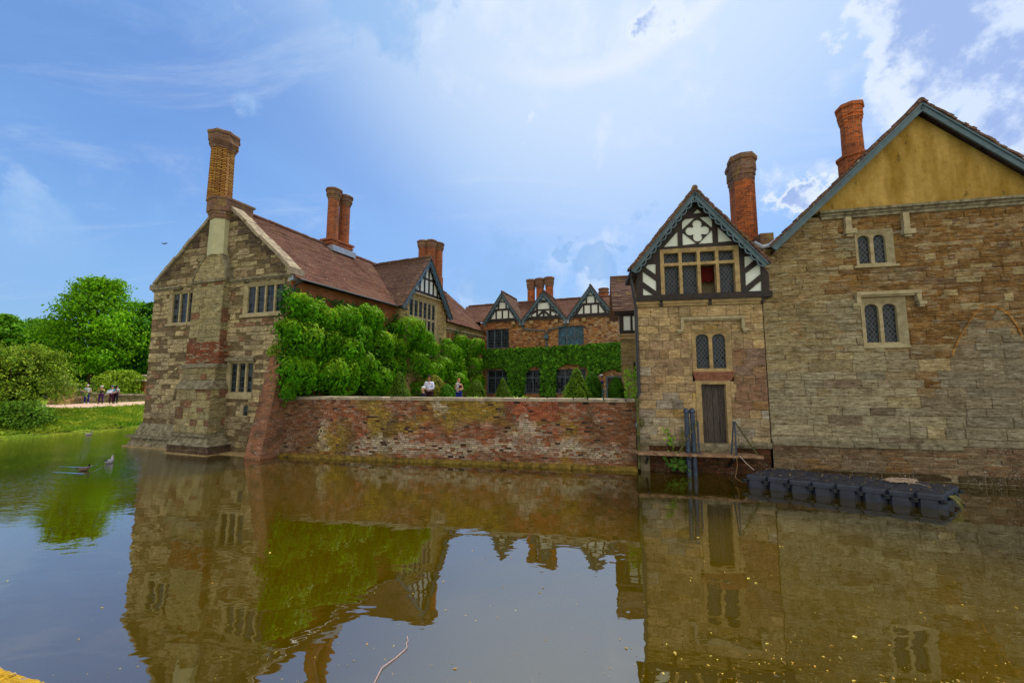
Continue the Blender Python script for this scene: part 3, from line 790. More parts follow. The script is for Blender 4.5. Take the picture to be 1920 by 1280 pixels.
m.hexa([P(sB[0]-.03, sB[3]-.02, .82), P(sB[1]+.05, sB[3]-.02, .82), P(sB[1]+.05, sB[3]-.02, 0), P(sB[0]-.03, sB[3]-.02, 0)],
       [P(sL[0]-.02, sB[3]+.36, .52), P(sL[1]+.02, sB[3]+.36, .52), P(sL[1]+.02, sB[3]+.36, 0), P(sL[0]-.02, sB[3]+.36, 0)])
m.build('weathered_ledge', M['trim_dark'], br); m = MB()
m.box(GL, sB[0]-.1, sB[1]+.02, sB[2]-.12, sB[2], 0, .84)
m.hexa([P(sP[0]-.02, .35, .98), P(sP[1]+.02, .35, .98), P(sP[1]+.02, .35, 0), P(sP[0]-.02, .35, 0)],
       [P(sB[0], sB[2]-.12, .72), P(sB[1], sB[2]-.12, .72), P(sB[1], sB[2]-.12, 0), P(sB[0], sB[2]-.12, 0)])
m.build('weathered_ledge', M['trim_dark'], br)
# curved shoulders, rendered neck, moulded brick base and the tall shaft
uc = (GL.at(385, 450, .3)[0]+GL.at(421, 450, .3)[0])/2
zt = GL.at(398, 412, .3)[1]; zs = GL.at(400, 478, .3)[1]
hw0 = (sU[1]-sU[0])/2; cu = (sU[0]+sU[1])/2; hw1 = .42
m = MB(); prof = []
for k in range(9):
    t = k/8; w_ = hw0+.02-(hw0-hw1)*(t**1.8); prof.append((cu+(uc-cu)*t, w_, sU[3]+.02+(zs-sU[3]-.02)*t))
for (c0, w0, z0), (c1, w1, z1) in zip(prof[:-1], prof[1:]):
    b = [P(c0-w0, z0, .3), P(c0+w0, z0, .3), P(c0+w0, z0, -.1), P(c0-w0, z0, -.1)]; t = [P(c1-w1, z1, .3), P(c1+w1, z1, .3), P(c1+w1, z1, -.1), P(c1-w1, z1, -.1)]
    m.hexa(b, t, mul((.42, .36, .2), .95))
m.build('curved_shoulder', M['stone_warm'], br)
m = MB()
for s in (-1, 1):
    for (c0, w0, z0), (c1, w1, z1) in zip(prof[:-1], prof[1:]):
        a0, a1 = c0+s*w0, c1+s*w1
        m.hexa([P(min(a0, a0+s*.1), z0, .33), P(max(a0, a0+s*.1), z0, .33), P(max(a0, a0+s*.1), z0, 0), P(min(a0, a0+s*.1), z0, 0)],
               [P(min(a1, a1+s*.1), z1, .33), P(max(a1, a1+s*.1), z1, .33), P(max(a1, a1+s*.1), z1, 0), P(min(a1, a1+s*.1), z1, 0)])
m.box(GL, sU[0]-.08, sU[1]+.1, sU[3]-.08, sU[3]+.04, 0, .4)
m.build('shoulder_coping', M['trim_dark'], br)
m = MB()
m.loft([[P(uc-.46, zs, .3), P(uc+.06, zs, .42), P(uc+.46, zs, .2), P(uc+.46, zs, -.3), P(uc-.46, zs, -.3)],
        [P(uc-.42, zt, .3), P(uc+.06, zt, .42), P(uc+.42, zt, .2), P(uc+.42, zt, -.3), P(uc-.42, zt, -.3)]])
m.build('rendered_neck', M['render'], br)
ch = MB(); zc = GL.at(400, 374, .3)[1]; st = []
H = zc-zt
for f, t in ((1.0, 0), (1.07, .1), (1.07, .2), (1.16, .22), (1.16, .32), (1.28, .34), (1.28, .88), (1.38, .9), (1.38, 1.0)):
    st.append([P(uc-.44*f, zt+H*t, .32*f), P(uc+.06, zt+H*t, .46*f), P(uc+.46*f, zt+H*t, .22*f), P(uc+.5*f, zt+H*t, -.75*f), P(uc-.44*f, zt+H*t, -.75*f)])
ch.loft(st); chb = ch.build('chimney', M['chim_cap'], lw)
cq = GL.at(412, 372, -.15); cc = P(cq[0], 0, -.15)
ztop = GL.at(423, 253, -.1)[1]
m = MB(); capz = ztop-.82
m.loft([ring(cc, .53, zc-.02, 16, .17, .2), ring(cc, .50, capz, 16, .17, .2)], uvf=lambda i, k, n: [(k*.17, zc), ((k+1)*.17, zc), ((k+1)*.17, capz), (k*.17, capz)]); m.build('chimney_shaft', M['tooth'], chb)
m = MB(); m.loft([ring(cc, .50*f, capz+.82*t, 16, .12, .2) for f, t in ((1.0, 0), (1.06, .06), (1.06, .14), (1.13, .16), (1.13, .24), (1.2, .26), (1.22, .34), (1.3, .37), (1.28, .78), (1.4, .8), (1.42, .92), (1.33, 1.0))])
m.build('chimney_cap', M['chim_cap'], chb)
# plinth, flared at the water
m = MB()
def flare(u0, u1, zt_, o0, o1): m.hexa([P(u0-.42, -.4, o1+.12), P(u1, -.4, o1+.12), P(u1, -.4, -.2), P(u0-.42, -.4, -.6)], [P(u0, zt_, o0), P(u1, zt_, o0), P(u1, zt_, -.2), P(u0, zt_, -.6)])
flare(-.03, sP[0]+.1, 1.05, .03, .42)
m.box(GL, -.42, sP[0], .42, .5, -.5, .43)
m.build('battered_plinth', M['trim_dark'], lw)
m = MB(); m.box(GL, -.45, 8.6, -.4, .03, -.2, .5); m.box(GL, sP[0]-.05, sP[1]+.05, -.4, .025, 0, 1.05); m.build('footing', M['trim_tan'], lw)
# raking brick buttress at the corner
zb = 4.35
m = MB(); ub0, ub1 = 8.02, 8.86
m.hexa([P(ub0-.05, -.4, .98), P(ub1, -.4, .98), P(ub1, -.4, -.02), P(ub0-.12, -.4, -.02)],
       [P(ub0+.2, zb, .12), P(ub1, zb, .12), P(ub1, zb, -.02), P(ub0+.2, zb, -.02)])
m.hexa([P(ub0+.2, zb, .12), P(ub1, zb, .12), P(ub1, zb, -.02), P(ub0+.2, zb, -.02)], [P(ub0+.3, zb+.35, 0), P(ub1, zb+.35, 0), P(ub1, zb+.35, -.02), P(ub0+.3, zb+.35, -.02)])
m.build('brick_buttress', M['butt'], lw)
# courtyard wall of the wing
ZE = 7.42
m = MB(); m.box(A, 0.02, UB+1.5, 1.3, ZE-.1, -.3, 0.0); m.build('courtyard_wall', M['eavesbrick'], lw)
m = MB(); rg0 = A.P(-.45, 11.25, -4.26); rg1 = A.P(UB+3, 10.95, -4.26)
uq0 = A.at(749, 640, .35)[0]; uq1 = A.at(836, 640, .35)[0]
def zev(u, o): t = (.38-o)/(.38+4.26); e = ZE-.05-(u/(UB+1.2))*.33; r = 11.25-(u/(UB+1.2))*.3; return e+(r-e)*t
for (ua, ub, oe, sd) in ((.02, uq0+.1, .38, 2), (uq0+.1, uq1-.1, -.3, 3), (uq1-.1, UB+1.2, .38, 4)):
    tile_roof(m, A.P(ua, zev(ua, oe), oe), A.P(ub, zev(ub, oe), oe), A.P(ua, zev(ua, -4.26), -4.26), A.P(ub, zev(ub, -4.26), -4.26), seed=sd, wob=.010)
tile_roof(m, A.P(UB+1, ZE-.3, -8.9), A.P(.02, ZE, -8.9), A.P(UB+1, 10.95, -4.26), A.P(.02, 11.25, -4.26), seed=4, th=.25)
ridge_tiles(m, A.P(.1, 11.27, -4.26), A.P(UB+1, 10.97, -4.26))
rf = m.build('roof', M['roof'], lw)
m = MB(); m.tube([A.P(.1, ZE-.1, .45), A.P(7.2, ZE-.17, .45)], .055, 8); m.build('gutter', M['blackiron'], lw)
m = MB(); pz = A.P(.12, 7.1, .12)
m.tube([A.P(.25, 7.3, .45), A.P(.15, 7.2, .3), A.P(.1, 7.05, .1), A.P(.1, 0, .1)], .05, 8)
for z in (6.0, 4.2, 2.4, .9): m.tube([A.P(.1, z, .1), A.P(.1, z+.1, .1)], .068, 8)
m.build('drainpipe', M['blackiron'], lw)
m = MB(); m.box(GL, 8.78, 9.02, 7.3, 7.55, -.3, .02); m.build('lead_flashing', M['lead'], lw)

# projecting bay with the tall window
bo = .35
bl = A.at(747, 566, bo+.25); brr = A.at(842, 596, bo+.25); bap = A.at(804, 483, bo+.25)
ul = A.at(749, 640, bo)[0]; ur = A.at(836, 640, bo)[0]; uap = (ul+ur)/2
zg = (A.at(766, 541, bo)[1]+A.at(827, 566, bo)[1])/2; zap = bap[1]; zft = (bl[1]+brr[1])/2
def gz(u): return zap-(abs(u-uap))*(zap-zft)/((ur-ul)/2+.25)
hzg = min((ur-ul)/2-.02, (zap-.15-zg)*((ur-ul)/2+.25)/(zap-zft))
m = MB(); wr = [A.at(768, 554, bo), A.at(820, 571, bo)]
wz1 = (wr[0][1]+wr[1][1])/2; wz0 = wz1-3.4
wh = (wr[0][0], wr[1][0], wz0, wz1)
cwarm = lambda u, z, R: mul(mixc((.50, .38, .17), (.40, .31, .15), R.random()), R.uniform(.88, 1.1))
courses(m, A, [(ul, 1.4), (ur, 1.4), (ur, min(zg, gz(ur)-.15)), (uap+hzg, zg), (uap-hzg, zg), (ul, min(zg, gz(ul)-.15))], [wh], (.22, .32), (.35, .7), cwarm, o=bo, seed=21)
ret = Plane(A.xy(ul, -.1), A.xy(ul, bo)); courses(m, ret, [(0, 1.4), (ret.L, 1.4), (ret.L, gz(ul)), (0, gz(ul))], [], (.22, .32), (.35, .7), cwarm, seed=22)
bay = m.build('stone_bay', M['ashlar'], lw)
m = MB(); m.prism(A, [(ul+.03, 1.4), (ur-.03, 1.4), (ur-.03, gz(ur)-.3), (uap, zap-.4), (ul+.03, gz(ul)-.3)], -2, bo-.45); m.build('inner_wall', M['core'], lw)
tzb = (A.at(769, 591, bo)[1]+A.at(819, 604, bo)[1])/2
window(lw, A, *wh, 6, rows=2, transom=tzb, glass='glass_g', o=bo, fw=.14, mw=.13, frame='trim', sill=(.06, .12, .05))
m = MB(); m.box(A, uap-hzg+.1, uap+hzg-.1, zg-.1, zg, bo-.05, bo+.12); m.build('string_course', M['trim'], lw)
# timbered gable of the bay
hz = zg+.12; out_ = [(uap-(zap-zg)*((ur-ul)/2+.25)/(zap-zft)+.05, zg), (uap+(zap-zg)*((ur-ul)/2+.25)/(zap-zft)-.05, zg), (uap, zap-.08)]
half = out_[1][0]-uap; pans = []; Hh = zap-zg; mid = zg+Hh*.42
def rowp(z0, z1, n, w):
    for i in range(n):
        c = uap+(i-(n-1)/2)*w; a, b = c-w*.36, c+w*.36
        lim = lambda u: zap-.32-(abs(u-uap))*Hh/half
        za, zb_ = min(z1, lim(a)), min(z1, lim(b))
        if max(za, zb_) < z0+.15: continue
        if za < z0: a2 = uap-(zap-.32-z0)*half/Hh; pans.append([(a2, z0), (b, z0), (b, zb_)])
        elif zb_ < z0: b2 = uap+(zap-.32-z0)*half/Hh; pans.append([(a, z0), (b2, z0), (a, za)])
        elif z1 < lim(c) and c-.01 < uap < c+.01: pans.append([(a, z0), (b, z0), (b, zb_), (a, za)])
        else: pans.append([(a, z0), (b, z0), (b, zb_), (a, za)])
rowp(hz+.05, mid, 9, .47); rowp(mid+.1, zap, 5, .43)
timber_gable(lw, A, out_, pans, bo+.04)
fl = (uap-(ur-ul)/2-.28, zft-.12); fr_ = (uap+(ur-ul)/2+.28, zft-.12)
bargeboard(lw, A, fl, (uap, zap), bo+.28, .22, scal=.2); bargeboard(lw, A, fr_, (uap, zap), bo+.28, .22, scal=.2)
m = MB()
tile_roof(m, A.P(fl[0], fl[1]+.05, -1.0), A.P(fl[0], fl[1]+.05, bo+.38), A.P(uap, zap+.05, -4.3), A.P(uap, zap+.05, bo+.38), seed=7)
tile_roof(m, A.P(fr_[0], fr_[1]+.05, bo+.38), A.P(fr_[0], fr_[1]+.05, -1.0), A.P(uap, zap+.05, bo+.38), A.P(uap, zap+.05, -4.3), seed=8)
ridge_tiles(m, A.P(uap, zap+.08, bo+.36), A.P(uap, zap+.08, -4.2))
verge_tiles(m, A, fl, (uap, zap), bo+.1, bo+.4); verge_tiles(m, A, fr_, (uap, zap), bo+.1, bo+.4, seed=4)
m.build('bay_roof', M['roof_grey'], lw)
# stone stretch beyond the bay, with two more windows
m = MB(); w2 = [A.at(838, 617, .1), A.at(862, 624, .1), A.at(862, 652, .1)]; w3 = [A.at(877, 629, .1), A.at(893, 634, .1)]
h2 = (w2[0][0], w2[1][0], w2[2][1], (w2[0][1]+w2[1][1])/2); h3 = (w3[0][0], w3[1][0], h2[2], h2[3])
courses(m, A, [(ur, 1.4), (UB+.3, 1.4), (UB+.3, ZE-.35), (ur, ZE-.3)], [h2, h3], (.22, .32), (.35, .7), cwarm, o=.1, seed=23)
m.build('stone_wall', M['ashlar'], lw)
for h in (h2, h3): window(lw, A, *h, 3, glass='glass_g', o=.1, fw=.14, mw=.1, recess=.2)
m = MB(); m.box(A, ur, UB+.2, h2[3]+.03, h2[3]+.14, 0, .2); m.build('string_course', M['trim'], lw)

# chimneys on the left wing
c0 = A.P(A.at(632, 470, -4.26)[0], 0, -4.26)

def xyat(px, py, Y): v = atY(px, py, Y); return (v.x, v.y, v.z)
Y2 = c0.y
zb2 = xyat(632, 478, Y2)[2]; zt2b = xyat(632, 455, Y2)[2]; ztp = xyat(634, 362, Y2)[2]
m = MB(); v = A.d
u2 = A.at(632, 470, -4.26)[0]
m.box(A, u2-.8, u2+.8, zb2-.9, zt2b-.12, -4.26-.42, -4.26+.42); m.box(A, u2-.9, u2+.9, zt2b-.12, zt2b, -4.26-.5, -4.26+.5); m.box(A, u2-.85, u2+.85, zt2b-.32, zt2b-.22, -4.26-.46, -4.26+.46)
cb = m.build('chimney', M['chim'], lw)
m = MB(); m.box(A, u2-.88, u2+.88, 10.75, 11.1, -4.26-.49, -4.26+.66); m.build('lead_flashing', M['lead'], cb)
for k, du in enumerate((-.42, .46)):
    q = A.P(u2+du, 0, -4.26); shaft(cb, (q.x, q.y), .345, zt2b, ztp-.06*k, .66, 'chim', n=12, caps=1.42, star=.03)
u3 = A.at(806, 500, -2.6)[0]; q3 = A.P(u3, 0, -2.6); zt3 = xyat(808, 453, q3.y)[2]
m = MB(); m.box(A, u3-.8, u3+1.1, 9.5, 11.2, -3.1, -2.1); cb3 = m.build('chimney', M['chim'], lw)
for dx, dy in ((-.52, -.1), (.12, -.15), (.55, .35)):
    shaft(cb3, (q3.x+dx, q3.y+dy), .37, 9.6, zt3-.05*abs(dx), .62, 'chim', n=8, rot=.3)

# ================================================================== REAR RANGE
br_ = thing('brick_house', (*BR.xy(4.5), TERR), 'red brick range across the courtyard with three small timbered gables above ivy', 'house')
uE = BR.at(1205, 640)[0]
zbeam = (BR.at(938, 604)[1]+BR.at(1108, 594)[1])/2
hU1 = BR.rect(913, 617, 954, 652); hU2 = BR.rect(1047, 611, 1094, 646)
hL1 = BR.rect(914, 694, 956, 738); hL2 = BR.rect(985, 694, 1013, 737); hL3 = BR.rect(1040, 692, 1098, 737); hD = (BR.at(1136, 720)[0], BR.at(1172, 720)[0], TERR, BR.at(1150, 705)[1])
def col_br(u, z, R):
    t = fb(u, z, .5, 3); b = mixc((.36, .105, .045), (.50, .26, .10), .35+t+u/18+R.uniform(-.35, .35))
    if R.random() < .1+.08*max(0, u-6): b = (.56, .42, .27)
    if R.random() < .08: b = (.14, .06, .05)
    return mul(b, R.uniform(.7, 1.2))
m = MB()
courses(m, BR, [(-.2, 1.4), (uE, 1.4), (uE, zbeam+.02), (-.2, zbeam+.02)], [hU1, hU2, hL1, hL2, hL3, hD], (.085, .09), (.2, .27), col_br, seed=31, bev=.006, gap=.006, jit=.01, rough=.004, mortar=(.45, .33, .2))
m.build('brick_wall', M['brickwork'], br_)
m = MB(); m.box(BR, -.2, uE, 1.4, zbeam, -6, -.55); m.build('inner_wall', M['core'], br_)
for h, c, g in ((hU1, 3, 'glass_g'), (hU2, 3, 'glass_t')):
    window(br_, BR, *h, c, frame='frame_grey', glass=g, fw=.07, mw=.07, recess=.12, proud=.03)
for h, c in ((hL1, 3), (hL2, 2), (hL3, 3)):
    window(br_, BR, *h, c, rows=2, transom=h[2]+(h[3]-h[2])*.68, frame='frame_grey', glass='glass_g', fw=.07, mw=.07, recess=.14, proud=.02)
for h in (hL1, hL2, hL3, (hD[0]-.5, hD[1]+.3, 0, hD[3]+.35)):
    m = MB()
    c = (h[0]+h[1])/2; w_ = (h[1]-h[0])/2+.12; n = 9
    lo = [(c-w_+2*w_*k/n, h[3]+.02+.28*(1-((k/n)*2-1)**2)) for k in range(n+1)]
    hi = [(x, z+.24) for x, z in lo]
    m.prism(BR, lo+hi[::-1], -.02, .04); m.build('brick_arch', M['brick_far'], br_)
m = MB(); m.box(BR, hD[0]+.12, hD[1]-.02, TERR, hD[3]-.12, -.25, -.15); dr = m.build('door', M['door'], br_)
m = MB(); m.box(BR, hD[0], hD[0]+.12, TERR, hD[3], -.2, .03); m.box(BR, hD[0]+.12, hD[1], hD[3]-.12, hD[3], -.2, .03); m.build('door_frame', M['frame_grey'], dr)
# main roof
ze = zbeam+.1; zr = BR.at(1000, 566, -3.4)[1]
m = MB()
tile_roof(m, BR.P(-2, ze, .1), BR.P(uE+1, ze, .1), BR.P(-3.3, zr, -3.4), BR.P(uE+1, zr, -3.4), seed=12)
tile_roof(m, BR.P(uE+1, ze, -6.8), BR.P(-2, ze, -6.8), BR.P(uE+1, zr, -3.4), BR.P(-2, zr, -3.4), seed=13, th=.3)
ridge_tiles(m, BR.P(-3, zr+.02, -3.4), BR.P(uE+1, zr+.02, -3.4))
m.build('roof', M['roof'], br_)
# three gables
specs = [((941, 548), (904, 608), (980, 605)), ((1020, 546), (976, 603), (1064, 600)), ((1104, 536), (1062, 601), (1156, 589))]
go = .22
for gi, (pa, pl_, pr_) in enumerate(specs):
    a = BR.at(*pa, go); l = BR.at(*pl_, go); r = BR.at(*pr_, go)
    cu_ = (l[0]+r[0])/2; hw = (r[0]-l[0])/2; zf = (l[1]+r[1])/2; za = a[1]
    zb_ = zbeam; k = (za-zf)/hw
    hb = (za-.12-zb_)/k
    tri = [(cu_-hb, zb_), (cu_+hb, zb_), (cu_, za-.12)]
    ins = lambda z: (za-.42-z)/k           # clear half width at height z
    ps = []; h = za-zb_
    if gi in (0, 2):
        n, wd = (4, .42) if gi == 0 else (6, .42)
        z0, z1 = zb_+.26, zb_+.26+h*.27
        for i in range(n):
            c = cu_+(i-(n-1)/2)*wd*1.28; x0, x1 = c-wd*.5, c+wd*.5; lim = ins(z1); lim0 = ins(z0)
            if -lim <= x0-cu_ and x1-cu_ <= lim: ps.append([(x0, z0), (x1, z0), (x1, z1), (x0, z1)])
            elif c < cu_: ps.append([(max(x0, cu_-lim0), z0), (x1, z0), (x1, min(z1, za-.42-abs(x1-cu_)*k))])
            else: ps.append([(x0, z0), (min(x1, cu_+lim0), z0), (x0, min(z1, za-.42-abs(x0-cu_)*k))])
        s0, s1 = z1+.16, z1+.16+h*.22; sw = min(.34, ins(s1))
        ps.append([(cu_-sw, s0), (cu_+sw, s0), (cu_+sw, s1), (cu_-sw, s1)])
        li = ins(s0)
        if li > sw+.2:
            for s in (-1, 1): ps.append(sorted([(cu_+s*(sw+.12), s0), (cu_+s*li, s0)])+[(cu_+s*(sw+.12), za-.42-(sw+.12)*k)])
        ps.append([(cu_-.16, za-.42-.2*k), (cu_+.16, za-.42-.2*k), (cu_, za-.42)])
    else:
        z0 = zb_+.26; s0, s1 = z0+h*.25, z0+h*.48; sw = .46
        ps.append([(cu_-sw, s0), (cu_+sw, s0), (cu_+sw, s1), (cu_-sw, s1)])
        for s in (-1, 1):
            li = ins(z0); b0 = sw+.15
            ps.append([(cu_+s*.08, z0), (cu_+s*(sw-.1), z0), (cu_+s*.08, z0+(s0-z0)*.42)])
            ps.append([(cu_+s*.12, s0-.12), (cu_+s*sw, s0-.12), (cu_+s*sw, z0+(s0-z0)*.25)])
            t_ = (li-b0)
            ps.append([(cu_+s*(b0+t_*.55), z0), (cu_+s*li, z0), (cu_+s*(b0+t_*.78), z0+t_*.2*k)])
            ps.append([(cu_+s*b0, z0+.02), (cu_+s*(b0+t_*.4), z0), (cu_+s*(b0+t_*.62), z0+t_*.24), (cu_+s*b0, z0+t_*.55)])
            z3 = z0+t_*.55+.2
            if ins(z3) > b0+.1: ps.append([(cu_+s*b0, z3), (cu_+s*(b0+min(.34, ins(z3)-b0)), z3-.12), (cu_+s*b0, za-.42-b0*k)])
        ps.append([(cu_-.16, za-.42-.2*k), (cu_+.16, za-.42-.2*k), (cu_, za-.42)])
    timber_gable(br_, BR, tri, ps, .12)
    bargeboard(br_, BR, (cu_-hw, zf), (cu_, za), go+.02, .2, scal=.2); bargeboard(br_, BR, (cu_+hw, zf), (cu_, za), go+.02, .2, scal=.2)
    m = MB()
    tile_roof(m, BR.P(cu_-hw, zf+.04, -3.2), BR.P(cu_-hw, zf+.04, go+.1), BR.P(cu_, za+.04, -3.2), BR.P(cu_, za+.04, go+.1), seed=40+gi)
    tile_roof(m, BR.P(cu_+hw, zf+.04, go+.1), BR.P(cu_+hw, zf+.04, -3.2), BR.P(cu_, za+.04, go+.1), BR.P(cu_, za+.04, -3.2), seed=50+gi)
    ridge_tiles(m, BR.P(cu_, za+.06, go+.08), BR.P(cu_, za+.06, -3.2), .09)
    m.build('gable_roof', M['roof_grey'], br_)
# rafter ends, rainwater pipes
for px in (963, 997, 1043, 1095):
    m = MB()
    u, z = BR.at(px, 606-(px-963)*.05, .2); m.box(BR, u-.13, u+.13, z-.12, z+.14, .0, .34); m.build('beam_end', M['trim_tan'], br_)
m = MB(); j1 = BR.at(978, 606, .2); j2 = BR.at(1062, 603, .2); d1 = BR.at(1024, 620, .15); d0 = BR.at(1025, 660, .15)
zc_ = d1[1]
m.tube([BR.P(j1[0], j1[1], .3), BR.P(j1[0]+.05, j1[1]-.35, .15), BR.P(j1[0]+.4, j1[1]-.52, .15), BR.P(d1[0]-.08, zc_+.02, .15), BR.P(d1[0]-.08, zc_-.35, .15)], .055, 7)
m.tube([BR.P(j2[0], j2[1], .3), BR.P(j2[0]-.1, j2[1]-.3, .15), BR.P(d1[0]+.1, zc_+.05, .15), BR.P(d1[0]+.08, zc_-.35, .15)], .055, 7)
m.tube([BR.P(d1[0], zc_-.6, .15), BR.P(d1[0], 4, .15)], .06, 7)
m.box(BR, d1[0]-.18, d1[0]+.18, zc_-.62, zc_-.35, .02, .28); m.build('drainpipe', M['barge'], br_)
for j in (j1, j2):
    m = MB(); m.box(BR, j[0]-.2, j[0]+.2, j[1]-.12, j[1]+.25, -.3, .26); m.build('lead_valley', M['lead'], br_)
# chimneys of the rear range
q = BR.P(BR.at(1013, 545, -4.2)[0], 0, -4.2); zt4 = xyat(1014, 518, q.y)[2]
m = MB(); m.box(BR, BR.at(1013, 545, -4.2)[0]-1.1, BR.at(1013, 545, -4.2)[0]+1.1, zr-1.2, zr-.1, -4.8, -3.6); cb4 = m.build('chimney', M['chim_red'], br_)
for k, px in enumerate((996, 1012.5, 1030)):
    v = atY(px, 540, q.y-.25*k); shaft(cb4, (v.x, v.y), .37, zr-.6, zt4-.25-.08*(2-k)*.6, .9, 'chim_red', n=8, rot=.39, caps=1.33)
v = atY(1132, 550, BR.P(uE-1.5, 0, -5).y); m = MB()
shaft(br_, (v.x, v.y), .42, v.z-2.2, xyat(1132, 541, v.y)[2], .5, 'chim_red', n=12, caps=1.1)

# ================================================================== LINK between rear range and tower
lk = thing('link_block', (*LK.xy(.8), TERR), 'narrow stone and timber block under a mossy tiled roof, between tower and brick range', 'house')
u1 = LK.at(1230, 640)[0]; ul0 = LK.at(1165, 690)[0]; zs_ = LK.at(1180, 635)[1]
m = MB(); hn = LK.rect(1184, 674, 1200, 716)
courses(m, LK, [(ul0, 1.4), (u1, 1.4), (u1, zs_), (ul0, zs_)], [hn], (.28, .36), (.3, .6), lambda u, z, R: mul(mixc((.40, .30, .13), (.30, .24, .13), R.random()), R.uniform(.85, 1.12)), seed=61)
m.build('stone_wall', M['ashlar'], lk)
window(lk, LK, *hn, 1, arch=True, fw=.12, recess=.2)
m = MB(); skew(m, LK, [(ul0+.05, 1.4), (u1, 1.4), (u1, zs_), (ul0+.05, zs_)], -.4, BK, 4); m.build('inner_wall', M['core'], lk)
m = MB(); m.box(LK, ul0-.04, u1, zs_-.02, zs_+.16, -.3, .1); m.box(LK, ul0-.08, u1, zs_+.16, zs_+.24, -.3, .16); m.build('string_course', M['trim_tan'], lk)
zt_ = LK.at(1175, 588, .1)[1]; a = LK.at(1161, 610, .1)[0]
P1 = [(LK.at(x0, 610, .1)[0], LK.at(x1, 610, .1)[0]) for x0, x1 in ((1169, 1182), (1186, 1195))]
m = MB(); tri = [(a, zs_+.24), (u1, zs_+.24), (u1, zt_), (a, zt_)]
timber_gable(lk, LK, tri, [[(p, zs_+.42), (q_2, zs_+.42), (q_2, zt_-.12), (p, zt_-.12)] for p, q_2 in P1], .06)
er = LK.at(1149, 583, .3); rr_ = LK.at(1157, 517, -1.0)
m = MB(); tile_roof(m, LK.P(er[0], er[1], .3), LK.P(u1, er[1], .3), LK.P(er[0]+.0, rr_[1], -1.3), LK.P(u1, rr_[1], -1.3), seed=66, th=.13, seg=.3, wob=.02)
tile_roof(m, LK.P(u1, er[1], -3), LK.P(er[0], er[1], -3), LK.P(u1, rr_[1], -1.3), LK.P(er[0], rr_[1], -1.3), seed=67, th=.3)
ridge_tiles(m, LK.P(er[0], rr_[1], -1.3), LK.P(u1, rr_[1], -1.3), .08)
m.build('roof', M['roof_moss'], lk)
m = MB(); m.box(LK, er[0]+.1, u1, er[1]-.14, er[1]-.02, -.2, .22); skew(m, LK, [(a+.05, zs_+.2), (u1, zs_+.2), (u1, zt_+.1), (a+.05, zt_+.1)], -.1, BK, 3); m.build('eaves_board', M['timber'], lk)

# ================================================================== TIMBERED TOWER
tw = thing('timbered_tower', (*DW.xy(2.1), 0), 'stone tower with a black and white timbered gable, leaded window and water door', 'house')
W0, W1 = DW.at(1197, 700)[0]-.02, DW.L
zst = (DW.at(1196, 577)[1]+DW.at(1440, 565)[1])/2
hw_ = DW.rect(1298, 617, 1372, 696); hd = DW.rect(1304, 717, 1374, 832)
hwin = (hw_[0], hw_[1], hw_[2], hw_[3]); zdoor = DW.at(1340, 831)[1]
hdoor = (DW.at(1306, 770)[0], DW.at(1372, 770)[0], zdoor, hw_[2]-.31)
def col_dw(u, z, R):
    b = mixc((.49, .36, .19), (.42, .32, .19), R.random()); n = fb(u, z, .7, 8)
    if R.random() < .1: b = (.48, .34, .13)
    if n > .06 and z < 4.4: b = mixc(b, mixc((.24, .15, .11), (.30, .21, .16), R.random()), .3+n*1.3)
    if n < -.08 and z < 4.2 and R.random() < .8: b = mixc(b, mixc((.26, .26, .26), (.34, .33, .31), R.random()), .7)
    if u > 3.2 and 2.2 < z < 4.2: b = mixc(b, (.22, .10, .07), .6)
    if z < 1.9: b = mixc(b, (.36, .33, .24), .4)
    return mul(b, R.uniform(.82, 1.14))
m = MB(); courses(m, DW, [(W0, .95), (W1, .95), (W1, zst-.02), (W0, zst-.02)], [hwin, hdoor, (hw_[0]-.02, hw_[1]+.02, hw_[2]-.33, hw_[2]+.0)], (.25, .31), (.32, .62), col_dw, seed=71, jit=.006, gap=.006, bev=.007)
m.build('ashlar_wall', M['ashlar'], tw)
m = MB()
courses(m, DW, [(W0, -.3), (W1, -.3), (W1, .95), (W0, .95)], [], (.075, .085), (.2, .26), lambda u, z, R: mul(mixc((.16, .06, .03), (.10, .06, .03), R.random()), R.uniform(.6, 1.2)), o=-.05, seed=72, bev=.005, mortar=(.1, .07, .04))
m.build('brick_base', M['brickwork'], tw)
m = MB(); skew(m, DW, [(W0+.03, -.3), (W1, -.3), (W1, zst), (W0+.03, zst)], -.55, BK, 5)
m.box(DW, W0+.01, W0+.3, -.3, zst, -.6, -.02); m.build('inner_wall', M['core'], tw)
m = MB()
for (x0, x1) in ((W0-.05, hdoor[0]-.1), (hdoor[1]+.05, W1)):
    m.box(DW, x0, x1, .93, 1.05, -.05, .09); m.box(DW, x0, x1, .86, .93, -.05, .04)
m.box(DW, hdoor[0]-.1, hdoor[1]+.05, .7, zdoor-.003, -.3, .04)
m.build('plinth_course', M['trim_dark'], tw)
m = MB()
for (x0, x1) in ((W0-.05, .95), (.98, 2.52), (2.56, W1+.03)):
    m.box(DW, x0, x1, zst-.02, zst+.06, -.1, .07); m.box(DW, x0, x1, zst+.06, zst+.16, -.1, .13)
m.build('string_course', M['trim_tan'], tw)
